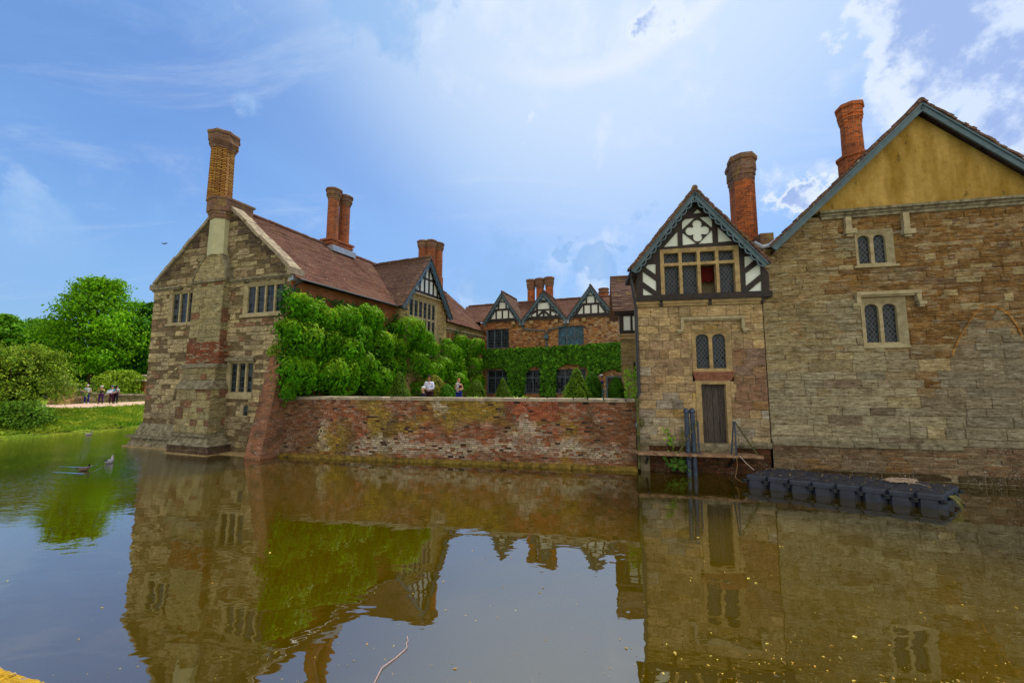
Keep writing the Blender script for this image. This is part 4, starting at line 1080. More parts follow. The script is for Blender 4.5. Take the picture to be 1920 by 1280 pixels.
# arched window, red sill slab, hood, door
w = window(tw, DW, *hwin, 2, arch=True, frame='trim_tan', glass='glass_s', fw=.15, mw=.11, recess=.24, proud=.008)
hood(tw, DW, DW.at(1275, 597)[0], DW.at(1393, 592)[0], DW.at(1335, 594)[1], .42, t=.09, pr=.14, stop=.14, win=w, mat='trim')
m = MB(); m.hexa([DW.P(hw_[0]+.06, hw_[2]-.31, .02), DW.P(hw_[1]-.06, hw_[2]-.31, .02), DW.P(hw_[1]-.06, hw_[2]-.31, -.2), DW.P(hw_[0]+.06, hw_[2]-.31, -.2)],
              [DW.P(hw_[0]-.02, hw_[2]-.06, .12), DW.P(hw_[1]+.02, hw_[2]-.06, .12), DW.P(hw_[1]+.02, hw_[2]-.06, -.2), DW.P(hw_[0]-.02, hw_[2]-.06, -.2)])
m.box(DW, hw_[0]-.02, hw_[1]+.02, hw_[2]-.058, hw_[2]-.004, -.2, .13); m.build('sill', M['red_slab'], w)
m = MB(); d0_, d1_ = DW.at(1317, 770)[0], DW.at(1363, 770)[0]; zt_d = hdoor[3]-.12
n = 4
for i in range(n):
    x0 = d0_+(d1_-d0_)*i/n; x1 = d0_+(d1_-d0_)*(i+1)/n; m.box(DW, x0+.006, x1-.006, zdoor, zt_d, -.22, -.17-.006*(i % 2))
dd = m.build('plank_door', M['door'], tw)
m = MB()
for i in range(3):
    for k in range(8):
        u = d0_+(d1_-d0_)*(i+.5)/3; z = zdoor+.15+k*(zt_d-zdoor-.3)/7; m.blob(DW.P(u, z, -.168), .016, .016, .016, 6, 4)
m.build('door_stud', M['blackiron'], dd)['kind'] = 'stuff'
m = MB(); m.box(DW, hdoor[0], d0_, zdoor, hdoor[3], -.3, .012); m.box(DW, d1_, hdoor[1], zdoor, hdoor[3], -.3, .012); m.box(DW, d0_, d1_, zt_d, hdoor[3], -.3, .012)
m.box(DW, d0_, d1_, zdoor, zt_d, -.32, -.26)
m.build('door_jamb', M['trim_tan'], dd)
# jettied timber stage
JO = .12
def cp(pts, s=4.2667, x0=1160, y0=340, o=JO): return DW.poly([(x0+x/s, y0+y/s) for x, y in pts], o)
apx = DW.at(1307.5, 358, JO+.3); ft0 = DW.at(1183, 520, JO+.3); ft1 = DW.at(1440, 482, JO+.3)
cuT = (ft0[0]+ft1[0])/2; zfT = (ft0[1]+ft1[1])/2; zaT = apx[1]; hwT = (ft1[0]-ft0[0])/2; kT = (zaT-zfT)/hwT
t0, t1 = DW.at(1196, 540, JO)[0]-.02, DW.at(1441, 530, JO)[0]
zt0 = zst+.16
zl = lambda u: zaT-.1-abs(u-cuT)*kT
out_ = [(t0, zt0), (t1, zt0), (t1, zl(t1)), (cuT, zaT-.1), (t0, zl(t0))]
wq = DW.rect(1237, 465, 1387, 559, JO)
wT = (wq[0]+.02, wq[1]-.02, wq[2], wq[3])
pan = [cp(p) for p in ([(215, 692), (232, 668), (295, 662), (295, 748)], [(190, 722), (298, 800), (300, 882), (192, 805)], [(193, 855), (300, 925), (300, 940), (195, 945)],
                       [(1000, 603), (1120, 597), (1005, 695)], [(1010, 740), (1130, 652), (1133, 742), (1013, 840)], [(1020, 892), (1137, 795), (1140, 888)],
                       [(360, 528), (470, 403), (472, 520)], [(787, 367), (910, 480), (793, 490)], [(593, 263), (628, 225), (662, 255)],
                       [(505, 390), (505, 330), (530, 305), (607, 295)], [(640, 290), (725, 285), (745, 320), (745, 378)], [(508, 412), (622, 500), (510, 515)], [(745, 390), (752, 495), (635, 503)])]
qc = DW.at(1160+627/4.2667, 340+398/4.2667, JO); rl = .155; q = []
for k in range(4):
    c = (qc[0]+math.cos(k*math.pi/2)*.235, qc[1]+math.sin(k*math.pi/2)*.235)
    for i in range(9):
        t = k*math.pi/2-math.radians(125)+math.radians(250)*i/8; q.append((c[0]+math.cos(t)*rl, c[1]+math.sin(t)*rl))
pan.append(q)
pan.append([(wT[0], wT[2]), (wT[1], wT[2]), (wT[1], wT[3]), (wT[0], wT[3])])
s = MB(); s.sheet(DW, out_, pan, JO-.02, JO+.05); s.build('timber_frame', M['timber'], tw)
s = MB(); s.sheet(DW, [(t0+.01, zt0), (t1-.01, zt0), (t1-.01, zl(t1)), (cuT, zaT-.12), (t0+.01, zl(t0))], [pan[-1]], JO-.1, JO+.012); s.build('plaster_infill', M['plaster'], tw)
ztr = DW.at(1310, 340+655/4.2667, JO)[1]
w = window(tw, DW, *wT, 4, rows=2, transom=ztr, frame='trim_tan', glass='glass_s', fw=.13, mw=.1, o=JO, recess=.2, proud=.06, skip=(2,), mull_o=JO+.02)
# the opened casement: curtain inside, casement swung in
m = MB(); iu0, iu1 = wT[0]+.13, wT[1]-.13; W_ = (iu1-iu0-.3)/4; ca = iu0+2*(W_+.1)
for k in range(8): m.box(DW, ca+W_*k/8, ca+W_*(k+1)/8, ztr-.55-.04*(k % 3), ztr-.06, JO-.33-.02*(k % 2), JO-.3)
m.build('curtain', plain('red_curtain', (.07, .006, .004), .8, .1), w)
m = MB(); skew(m, DW, [(t0+.05, zt0), (t1-.05, zt0), (t1-.05, zl(t1)-.1), (cuT, zaT-.25), (t0+.05, zl(t0)-.1)], -.7, BK, 5); m.build('inner_wall', M['core'], tw)
m = MB(); m.box(DW, t0-.03, t1+.06, zt0-.0, zt0+.2, JO-.1, JO+.1)
for u in (.96, 2.54, W1-.02): m.box(DW, u-.05, u+.05, zst-.02, zst+.15, .0, .14)
m.build('sill_beam', M['timber'], tw)
bargeboard(tw, DW, (cuT-hwT, zfT), (cuT, zaT), JO+.3, .16, .05, .13); bargeboard(tw, DW, (cuT+hwT, zfT), (cuT, zaT), JO+.3, .16, .05, .13)
m = MB()
def rp(u, z, o, d): return off(DW, u, z, o, BK, d)
tile_roof(m, rp(cuT-hwT, zfT+.05, JO, 5), rp(cuT-hwT, zfT+.05, JO+.38, 0), rp(cuT, zaT+.05, JO, 5), rp(cuT, zaT+.05, JO+.38, 0), seed=81)
tile_roof(m, rp(cuT+hwT, zfT+.05, JO+.38, 0), rp(cuT+hwT, zfT+.05, JO, 5), rp(cuT, zaT+.05, JO+.38, 0), rp(cuT, zaT+.05, JO, 5), seed=82)
verge_tiles(m, DW, (cuT-hwT-.03, zfT), (cuT, zaT+.02), JO+.05, JO+.42, .07, .12, 2); verge_tiles(m, DW, (cuT+hwT+.03, zfT), (cuT, zaT+.02), JO+.05, JO+.42, .07, .12, 3)
ridge_tiles(m, rp(cuT, zaT+.08, JO+.42, 0), rp(cuT, zaT+.08, JO, 4.8), .1)
m.build('roof', M['roof_moss'], tw)
m = MB(); m.box(DW, t0-.25, t0+.02, zfT-.05, zfT+.05, -1.5, JO+.3); m.build('soffit', M['timber'], tw)
m = MB(); pa_ = DW.at(1192, 530, .3); 
m.tube([DW.P(-.05, zfT-.02, .35), DW.P(-.03, zfT-.25, .2), DW.P(W0+.0, zst-.1, .09), DW.P(W0+.02, 2.62, .09), DW.P(W0-.05, 2.5, .12)], .05, 8)
m.build('drainpipe', M['blackiron'], tw)
m = MB(); dp = DW.at(1196, 752, .15); 
m.tube([DW.P(dp[0], 2.42, .13), DW.P(dp[0]-.02, 2.3, .16), DW.P(dp[0]-.02, 0.1, .16)], .055, 8)
for z in (2.2, 1.2, .6): m.tube([DW.P(dp[0]-.02, z, .16), DW.P(dp[0]-.02, z+.1, .16)], .072, 8)
m.blob(DW.P(dp[0]+.1, 1.62, .12), .1, .1, .15, 10, 6)
m.build('lower_drainpipe', M['greenpipe'], tw)
# round brick chimney behind the gable
Yc = 16.6; v = atY(1398, 420, Yc); zt6 = xyat(1398, 297, Yc)[2]
m = MB(); m.box(DW, DW.at(1398, 430, -3)[0]-.6, DW.at(1398, 430, -3)[0]+.7, zaT-2.6, zaT-.9, -4, -2.6); cb6 = m.build('chimney', M['chim_red'], tw)
shaft(cb6, (v.x, v.y), .44, v.z-2, zt6, 1.15, 'chim_red', n=8, rot=.2, caps=1.34, star=.0, taper=.99)
v = atY(1396, 420, Yc+.75); shaft(cb6, (v.x-.12, v.y), .43, v.z-2, zt6+.05, 1.15, 'chim_red', n=8, rot=.2, caps=1.34, taper=.99)
m = MB(); w6 = DW.at(1428, 447, -.6); m.box(DW, w6[0]-.2, w6[0]+.22, w6[1]-.5, w6[1]+.05, -1, -.2); m.build('parapet_stub', M['chim_cap'], tw)

# ================================================================== RIGHT WING
rw = thing('sandstone_house', (*RW.xy(4.9), 0), 'big brown sandstone house on the right with ochre rendered gable above leaded windows', 'house')
uA, zA = RW.at(1728, 184, .34); zA -= .24; zV = 7.42; kR = (zA-zV)/(uA-.25)
U1 = 2*uA-.25
zs8 = 8.45; us = RW.at(1535, 405)[0]
hA = RW.rect(1604, 430, 1676, 497); hB = RW.rect(1616, 558, 1701, 648)
vz = lambda u: zA-.12-abs(u-uA)*kR
def col_rw(u, z, R):
    n = fb(u, z, .45, 14); e = (z-4.7)*.28+(u-2.4)*.10+n*1.5+R.uniform(-.15, .15)
    lightc = mixc((.40, .355, .23), (.335, .31, .22), R.random()); brown = mixc((.22, .115, .035), (.30, .165, .05), R.random())
    b = mixc(lightc, brown, max(0, min(.95, (e-.0)/.45)))
    q = R.random()
    if q < .1: b = mixc(b, (.47, .39, .22), .75)
    if q > .95: b = mixc(b, (.17, .12, .09), .7)
    if u < 2.0 and z > 3.5: b = mixc(b, (.34, .27, .14), .65)
    if (u > 4.7 and z < 5.4-abs(u-6.15)*1.35) or (u > 5.0 and z < 3.0): b = mixc(b, mixc((.20, .18, .15), (.31, .27, .19), R.random()), .7)
    if z < 1.1: b = mixc(mixc((.22, .14, .09), (.30, .23, .15), R.random()), (.34, .18, .04), max(0, fb(u, z, 1.4, 17))*1.2)
    if z < .22+.12*fb(u, z, 2, 19): b = mixc(b, (.05, .04, .012), .75)
    return mul(b, R.uniform(.82, 1.12))
m = MB()
courses(m, RW, [(0.02, 1.08), (U1, 1.08), (U1, 3.7), (.02, 3.7)], [hA, hB], (.2, .38), (.4, 1.25), col_rw, seed=91, jit=.014, rough=.014, bev=.012, gap=.003, mortar=(.32, .25, .14))
courses(m, RW, [(0.02, 3.7), (U1, 3.7), (U1, zV), (U1-(zs8-zV)/kR, zs8), ((zs8-zV)/kR+.25, zs8), (.02, zV-.1)], [hA, hB], (.12, .25), (.22, .85), col_rw, seed=93, jit=.024, rough=.018, bev=.013, gap=.004, mortar=(.34, .24, .12))
m.build('stone_wall', M['stone_warm'], rw)
m = MB()
courses(m, RW, [(0.02, -.3), (U1, -.3), (U1, 1.08), (.02, 1.08)], [], (.14, .22), (.4, .9), col_rw, o=.07, seed=92, jit=.02, rough=.014, bev=.014)
m.build('lichened_base', M['stone_base'], rw)
m = MB(); skew(m, RW, [(0.3, -.3), (U1, -.3), (U1, zV-.2), (uA, zA-.5), (.3, zV-.2)], -.6, BK, 9); m.build('inner_wall', M['core'], rw)
# triangle of ochre render above the moulded course
rz = zs8+.1
tri = [(uA-(zA-.1-rz)/kR, rz), (uA+(zA-.1-rz)/kR, rz), (uA, zA-.1)]
m = MB(); m.prism(RW, tri, -.4, .04); m.build('rendered_gable', M['ochre'], rw)
m = MB(); m.box(RW, us, U1-.9, zs8-.02, zs8+.06, -.1, .10); m.box(RW, us-.03, U1-.8, zs8+.06, zs8+.14, -.1, .18); m.box(RW, us+.05, U1-1, zs8-.12, zs8-.02, -.1, .05)
m.build('string_course', M['trim_dark'], rw)
m = MB(); R = random.Random(3); u = .02
while u < 5.0:
    w_ = R.uniform(.5, 1.1); j = R.uniform(-.015, .015); m.box(RW, u, min(u+w_, 5.02)-.012, 1.0+j, 1.1+j, .0, .14+j); m.box(RW, u, min(u+w_, 5.02)-.012, 1.1+j, 1.16+j, .0, .08); u += w_
m.build('plinth_course', M['trim_dark'], rw)
# windows
wA = window(rw, RW, *hA, 2, arch=True, frame='trim', glass='glass_s', fw=.14, mw=.1, recess=.26, proud=.01, sill=(.05, .07, .08))
wB = window(rw, RW, *hB, 2, arch=True, frame='trim', glass='glass_s', fw=.17, mw=.1, recess=.28, proud=.01, sill=(.03, .07, .02))
hood(rw, RW, RW.at(1601, 552)[0], RW.at(1720, 541)[0], (RW.at(1601, 553)[1]+RW.at(1720, 540)[1])/2, .36, t=.11, pr=.16, stop=.12, mat='trim', win=wB)
for px in (1586, 1694):
    m = MB()
    u, z = RW.at(px, 425); m.box(RW, u-.06, u+.1, z-.12, zs8-.12, 0, .13); m.box(RW, u-.1, u+.22, z-.28, z-.12, 0, .16); m.box(RW, u-.04, u+.14, z-.36, z-.28, 0, .1); m.build('label_stop', M['trim'], wA)
# relieving arch scar
m = MB(); pts = [RW.at(x, y, .03) for x, y in ((1789, 668), (1792, 655), (1806, 625), (1828, 592), (1850, 576), (1872, 578), (1893, 592), (1908, 612), (1918, 636))]
Rr = random.Random(8)
for (a, b) in zip(pts[:-1], pts[1:]):
    L_ = math.hypot(b[0]-a[0], b[1]-a[1]); nn = (-(b[1]-a[1])/L_, (b[0]-a[0])/L_)
    w_ = Rr.uniform(.03, .15)
    m.prism(RW, [a, b, (b[0]+nn[0]*w_, b[1]+nn[1]*w_), (a[0]+nn[0]*w_*.8, a[1]+nn[1]*w_*.8)], -.03, .018, mul((.46, .24, .06), Rr.uniform(.7, 1.1)))
m.build('arch_scar', M['stone_warm'], rw)
# roof and bargeboards
fo = .34
f0 = (.25-.0, zV+.02); f1 = (U1+.0, zV+.02)
bargeboard(rw, RW, f0, (uA, zA+.1), fo-.06, .2, .05, 0); bargeboard(rw, RW, f1, (uA, zA+.1), fo-.06, .2, .05, 0)
m = MB()
def rq(u, z, o, d): return off(RW, u, z, o, BK, d)
tile_roof(m, rq(f0[0], f0[1]+.05, fo, 9), rq(f0[0], f0[1]+.05, fo, 0), rq(uA, zA+.15, fo, 9), rq(uA, zA+.15, fo, 0), seed=95)
tile_roof(m, rq(f1[0], f1[1]+.05, fo, 0), rq(f1[0], f1[1]+.05, fo, 9), rq(uA, zA+.15, fo, 0), rq(uA, zA+.15, fo, 9), seed=96)
verge_tiles(m, RW, f0, (uA, zA+.12), .0, fo+.04, .07, .12, 5); verge_tiles(m, RW, f1, (uA, zA+.12), .0, fo+.04, .07, .12, 6)
ridge_tiles(m, rq(uA, zA+.18, fo, 0), rq(uA, zA+.18, fo, 9), .1)
m.build('roof', M['roof_grey'], rw)
m = MB()
skew(m, RW, [(f0[0]+.1, f0[1]-.12), (uA, zA-.06), (uA, zA-.14), (f0[0]+.1, f0[1]-.2)], fo-.07, (RW.n[0]*-1, RW.n[1]*-1), .3); m.build('soffit', M['timber'], rw)
m = MB(); lv = [RW.P(.0, zV+.12, .3), RW.P(.22, zV+.1, .3), RW.P(.32, zV+.22, .3)]
m.tube([DW.P(DW.L-.25, zV+.2, .3), DW.P(DW.L-.02, zV+.04, .3), RW.P(.2, zV+.08, .3), RW.P(.42, zV+.25, .3)], .07, 6); m.build('lead_valley', M['lead'], rw)
m = MB(); u, z = RW.at(1856, 276, .2); m.box(RW, u-.08, u+.1, z+.02, z+.12, 0, .2); m.build('purlin_end', M['timber'], rw)
# octagonal chimney on the left slope
Yc = 16.2; v = atY(1601, 300, Yc); zt7 = xyat(1596, 201, Yc)[2]
m = MB(); zz = xyat(1601, 300, Yc)[2]; R4 = [ring((v.x, v.y), .56, zz-1.6, 8, 0, .3), ring((v.x, v.y), .56, zz-.02, 8, 0, .3), ring((v.x, v.y), .62, zz, 8, 0, .3), ring((v.x, v.y), .62, zz+.12, 8, 0, .3), ring((v.x, v.y), .45, zz+.2, 8, 0, .3)]
m.loft(R4); cb7 = m.build('chimney', M['chim_red'], rw)
shaft(cb7, (v.x, v.y), .39, zz+.15, zt7, .85, 'chim_red', n=8, rot=.3, caps=1.32, capmat='chim_red')
# ================================================================== MOAT WALL
mw = thing('moat_wall', (*TW.xy(7), 0), 'long mossy red brick wall rising from the water with stone coping, in front of the courtyard', 'wall')
def col_tw(u, z, R):
    n = fb(u, z, .7, 5); b = mixc((.25, .085, .04), (.16, .075, .045), R.random())
    if R.random() < .4: b = mixc(b, (.26, .17, .13), .75)
    red = 9.3 < u < 11.3 and z > 1.55+.25*n
    if red: b = mixc((.30, .08, .04), (.21, .07, .04), R.random())
    moss = fb(u, z, .55, 21)+.35*math.exp(-((u-5.6)/1.9)**2-((z-1.35)/.45)**2)+.2*math.exp(-((u-2.6)/1.2)**2-((z-.9)/.5)**2)
    if moss > .1 and not red: b = mixc(b, mixc((.26, .18, .02), (.17, .13, .025), R.random()), min(.9, (moss-.04)*3))
    wht = fb(u, z, .8, 31)+.55*math.exp(-((z-.55)/.35)**2)*(1 if u > 3 else .2)+.3*math.exp(-((u-10.3)/1.3)**2-((z-1.25)/.3)**2)
    if wht > .22 and R.random() < .85: b = mixc(b, mixc((.38, .33, .30), (.33, .31, .22), R.random()), min(.85, (wht-.13)*2.3))
    if u < 1.7: b = mixc(b, (.085, .045, .025), .6)
    if u > 13.2: b = mixc(b, (.11, .05, .02), .6)
    drk = fb(u, z*.5, .9, 41)
    if drk > .2: b = mixc(b, (.07, .045, .02), min(.7, (drk-.15)*2.5))
    if R.random() < .035: b = (.04, .025, .02)
    return mul(b, R.uniform(.72, 1.2)*1.42)
m = MB(); LT = TW.L
holesw = [(TW.at(x, y)[0]-.06, TW.at(x, y)[0]+.06, TW.at(x, y)[1]-.05, TW.at(x, y)[1]+.07) for x, y in ((777, 781), (833, 782), (964, 783), (1091, 785), (830, 817), (688, 815))]
courses(m, TW, [(0, .12), (LT, .12), (LT, 2.31), (0, 2.31)], holesw, (.07, .078), (.19, .25), col_tw, seed=101, jit=.012, rough=.004, bev=.005, gap=.005, mortar=(.24, .17, .11), bond=True)
m.build('brick_face', M['brickwork'], mw)
m = MB(); m.box(TW, 0, LT, -.4, 2.31, -.4, -.06); m.build('inner_wall', M['core'], mw)
m = MB(); R = random.Random(9); u = 0
while u < LT:
    w_ = R.uniform(.45, 1.0); j = R.uniform(-.02, .02); a = u+.006; b = min(u+w_, LT)-.006
    P = TW.P; k = R.uniform(-.015, .015)
    m.hexa([P(a, 2.3+j*.3, .07+j), P(b, 2.3+j*.3, .06+j), P(b, 2.3, -.42), P(a, 2.3, -.42)], [P(a+.02, 2.415+j, .045+j), P(b-.02, 2.415+j+k, .04+j), P(b-.02, 2.42, -.4), P(a+.02, 2.42, -.4)])
    u += w_
m.build('coping', M['coping'], mw)
m = MB(); m.hexa([TW.P(0, -.4, .16), TW.P(LT, -.4, .16), TW.P(LT, -.4, -.1), TW.P(0, -.4, -.1)], [TW.P(0, .1, .13), TW.P(LT, .1, .13), TW.P(LT, .14, 0), TW.P(0, .14, 0)])
m.build('footing', plain('slimy_footing', (.10, .065, .02), .85, .2, .6, 5, .8, c2=(.30, .20, .035)), mw)
u, z = TW.at(603, 808)
m = MB(); n = 10; c0 = [(u+.09*math.cos(2*math.pi*k/n), z+.13*math.sin(2*math.pi*k/n)) for k in range(n)]; c1 = [(u+.055*math.cos(2*math.pi*k/n), z+.09*math.sin(2*math.pi*k/n)) for k in range(n)]
m.sheet(TW, c0, [c1], -.03, .05); m.build('drain_pipe_mouth', M['trim'], mw)

# ================================================================== GROUND, PATH, WATER
m = MB(); pts = [(-80, -15), (60, -15), (60, 52), (-80, 52)]
m.face([(x, y, 0) for x, y in pts]); o = m.build('moat_water', M['water']); tag(o, kind='structure')
bank = [(-46, -6), (-37, 6), (-30.5, 14), (-26.4, 20.9), (-25.1, 23.6), (-23.7, 26.6), (-20.5, 33), (-14, 42), (-3, 49), (20, 51), (60, 46)]
fine = []
for (a, b) in zip(bank[:-1], bank[1:]):
    n = 8
    for k in range(n): fine.append((a[0]+(b[0]-a[0])*k/n, a[1]+(b[1]-a[1])*k/n))
fine.append(bank[-1])
tt = [0, .12, .5, 1.2, 2.2, 3.4, 5, 7, 10, 16, 30, 70, 180, 700]; zz = [-.4, .10, .22, .34, .50, .66, .84, .97, 1.0, 1.0, 1.0, 1.0, 1.0, 1.0]
def bank_n(i):
    a = fine[max(i-3, 0)]; b = fine[min(i+3, len(fine)-1)]; d = (b[0]-a[0], b[1]-a[1]); l = math.hypot(*d); return (-d[1]/l, d[0]/l)
m = MB(); g = []
for i, p in enumerate(fine):
    n = bank_n(i)
    g.append([(p[0]+n[0]*t+nz(p[0], p[1], .6, 3)*.5*(1 if t < 8 else 0), p[1]+n[1]*t, z+(nz(p[0]*2+t, p[1]*2, .5, 6)*.12 if .2 < t < 6 else 0)) for t, z in zip(tt, zz)])
for i in range(len(g)-1):
    for j in range(len(tt)-1):
        m.face([g[i][j], g[i+1][j], g[i+1][j+1], g[i][j+1]])
o = m.build('lawn', M['lawn'], smooth=False); tag(o, kind='structure')
m = MB()
for i in range(len(g)-1):
    m.face([tuple(Vector(g[i][0])*1.0+Vector((0, 0, .0))), g[i+1][0], tuple(Vector(g[i+1][1]).lerp(Vector(g[i+1][2]), .15)+Vector((0, 0, .03))), tuple(Vector(g[i][1]).lerp(Vector(g[i][2]), .15)+Vector((0, 0, .03)))])
o = m.build('mud_bank', M['mud']); tag(o, kind='structure')
m = MB()
far = [(-60, 764), (60, 760), (130, 757), (200, 755), (290, 751.5), (380, 750)]; near = [(-60, 776), (60, 771), (130, 768), (200, 765), (290, 760), (380, 757)]
fa = [(*ground(x, y, 1.02), 1.02) for x, y in far]; na = [(*ground(x, y, 1.02), 1.02) for x, y in near]
for i in range(len(fa)-1): m.face([na[i], na[i+1], fa[i+1], fa[i]])
o = m.build('gravel_path', M['gravel']); tag(o, kind='structure')
m = MB()
e = [TW.xy(0, -.3), TW.xy(LT+.3, -.3), DW.xy(5, -2), (30, 24), (30, 44), (-6, 44), GL.xy(.5, -2), GL.xy(8.8, -.6)]
m.face([(x, y, TERR) for x, y in e]); o = m.build('courtyard', M['paving']); tag(o, kind='structure')
# near bank on which the viewer stands
k0 = ground(0, 1236, 1.25); k1 = ground(138, 1280, 1.25)
KB = Plane(k0, k1)
m = MB(); m.face([KB.P(-14, 1.17, -.0), KB.P(16, 1.17, 0), KB.P(16, 1.17, 40), KB.P(-14, 1.17, 40)]); o = m.build('near_bank', M['lawn']); tag(o, kind='structure')
def moss_kerb():
    mt, nt, out = new_mat('orange_moss'); co = objco(nt)
    n1 = noisen(nt, co, 3.2, 5, .65); c = mixn(nt, rampn(nt, noisen(nt, co, 40, 5, .7), .3, .7), (.20, .10, .006), (.62, .38, .03))
    c = mixn(nt, rampn(nt, n1, .44, .52), (.26, .23, .25), c)
    princ(nt, out, c, .95, .1, bumpn(nt, noisen(nt, co, 60, 4), 1.0, .02)); return mt
kb = thing('stone_kerb', (*KB.xy(0), 1.2), 'mossy orange stone edging of the near bank in the bottom left corner', 'kerb')
mk = moss_kerb(); R = random.Random(4); u = -6.0; m = MB()
KN = Plane(KB.xy(0), KB.xy(1))
while u < 7:
    w_ = R.uniform(.25, .42); n1_, n2_ = 12, 10; j = R.uniform(-.02, .02)
    G = []
    for a in range(n1_+1):
        row = []
        for b in range(n2_+1):
            uu = u+.01+(w_-.02)*a/n1_; oo = -(.0+.42*b/n2_)
            ed = min(a, n1_-a, b)/2; hgt = .05*min(1, ed)+.03*noise.noise(Vector((uu*9, oo*9, 2)))+.018*noise.noise(Vector((uu*30, oo*30, 5)))
            row.append(KB.P(uu+.02*noise.noise(Vector((uu*7, oo*9, 7))), 1.2+hgt+j*.5, -oo*1.0 if False else .0+(-oo)+j))
        G.append(row)
    for a in range(n1_):
        for b in range(n2_): m.face([G[a][b], G[a][b+1], G[a+1][b+1], G[a+1][b]])
    m.hexa([KB.P(u+.01, -.3, .0), KB.P(u+w_-.01, -.3, .0), KB.P(u+w_-.01, -.3, .3), KB.P(u+.01, -.3, .3)], [KB.P(u+.01, 1.2, .0), KB.P(u+w_-.01, 1.2, 0), KB.P(u+w_-.01, 1.2, .3), KB.P(u+.01, 1.2, .3)])
    u += w_
o = m.build('kerb_stone', mk, kb)

# ================================================================== LANDING STAGE, PIPES, RAILS, PONTOON
ls = thing('landing_stage', (*DW.xy(2), .6), 'worn wooden plank landing below the tower door, just above the water', 'landing stage')
x0_, x1_ = -.1, DW.at(1431, 857, .5)[0]
m = MB()
for k in range(3): m.box(DW, x0_+.03*k, x1_-.05*(2-k), .62, .69+.004*k, .02+.18*k, .19+.18*k)
m.build('plank', M['plank'], ls)
m = MB()
for u in (.3, 1.6, 2.9, 3.9):
    if u < x1_: m.box(DW, u-.04, u+.04, .54, .62, -.1, .5); m.beam(DW.P(u, .25, -.03), DW.P(u, .56, .45), .06, .06)
m.build('bracket', M['blackiron'], ls)
for k, (px, pb) in enumerate(((1286.5, 1291), (1297.5, 1302))):
    po = thing('standing_pipe', DW.P(DW.at(px, 800, .32)[0], 0, .32), ('left' if k == 0 else 'right')+' hand one of the two blue black upright pipes beside the water door', 'pipe', 'upright pipes by the water door')
    t_ = DW.at(px, 766, .32); bt = DW.at(pb, 889, .32)
    m = MB(); m.tube([DW.P(t_[0]+.02, -.3, .32), DW.P(t_[0], t_[1]-.12, .32)], .072, 14); m.build('pipe_shaft', M['bluepipe'], po, smooth=False)
    m = MB(); c = DW.P(t_[0], t_[1]-.14, .32); m.lathe(c, [(.085, 0), (.092, .05), (.085, .1), (.06, .14), (.01, .165)], 14); m.build('pipe_cap', M['bluepipe'], po, smooth=True)
def rail(label, top, foot, diag, dbl):
    r = thing('handrail', DW.P(DW.at(foot[0], foot[1], .48)[0], .7, .48), label, 'handrail', 'handrails on the landing stage')
    a = DW.at(*top, .48); b = DW.at(*foot, .48); d = DW.at(*diag, .48); m = MB()
    m.tube([DW.P(a[0], .69, .48), DW.P(a[0], a[1], .48)], .022, 8)
    if dbl: m.tube([DW.P(a[0]-.09, .69, .3), DW.P(a[0]-.03, a[1], .46)], .022, 8)
    m.box(DW, a[0]-.06, a[0]+.06, .69, .71, .42, .54); m.build('post', M['bluepipe'], r)
    m = MB(); m.tube([DW.P(a[0], a[1], .48), DW.P(d[0], .71, .48)], .024, 8); m.build('sloping_rail', M['greenpipe'], r)
rail('blue post with green sloping rail in front of the two upright pipes', (1308.5, 789), (1311, 850), (1272, 846), False)
rail('double dark post with rail sloping down right, right of the water door', (1377.5, 790), (1382, 850), (1421, 853), True)
pt = thing('floating_pontoon', (*ground(1600, 920), 0), 'black plastic pontoon of locked float cubes, strewn with leaves, floating by the right wall', 'pontoon')
FL = Vector((*ground(1397, 912), 0)); FR = Vector((*ground(1772, 957), 0)); ex = (FR-FL)/8; ey = Vector((.49, .328, 0)); PZ = .34
M['float'] = plain('black_plastic', (.022, .026, .04), .5, .45, .35, 5, .1, c2=(.035, .045, .07))
ff = 0
for j in range(3):
    for i in range(8):
        o_ = FL+ex*i+ey*j; m = MB(); rr = []; dz = R.uniform(-.008, .008)
        for ins, z in ((.03, -.15), (.012, -.05), (.012, .17), (.022, .18), (.022, .2), (.008, .21), (.008, PZ-.035), (.02, PZ-.008), (.045, PZ)):
            ch = .05 if z > .2 else .09
            a, b = ins/.5, 1-ins/.5; c = ch/.5
            ring_ = [(a+c, a), (b-c, a), (b, a+c), (b, b-c), (b-c, b), (a+c, b), (a, b-c), (a, a+c)]
            rr.append([tuple(o_+ex*s+ey*t+Vector((0, 0, z+dz))) for s, t in ring_])
        m.loft(rr); m.build('float_cube', M['float'], pt)
m = MB()
for i in range(9):
    for j in range(4):
        p = FL+ex*i+ey*j
        if 0 < i < 8 and 0 < j < 3: m.lathe((p.x, p.y, PZ-.09), [(.085, 0), (.085, .05), (.02, .055)], 10)
        else:
            for z in (.14, .19): m.lathe((p.x, p.y, z), [(.075, 0), (.075, .035), (.03, .04)], 8)
m.build('locking_pin', M['blackiron'], pt)['kind'] = 'stuff'
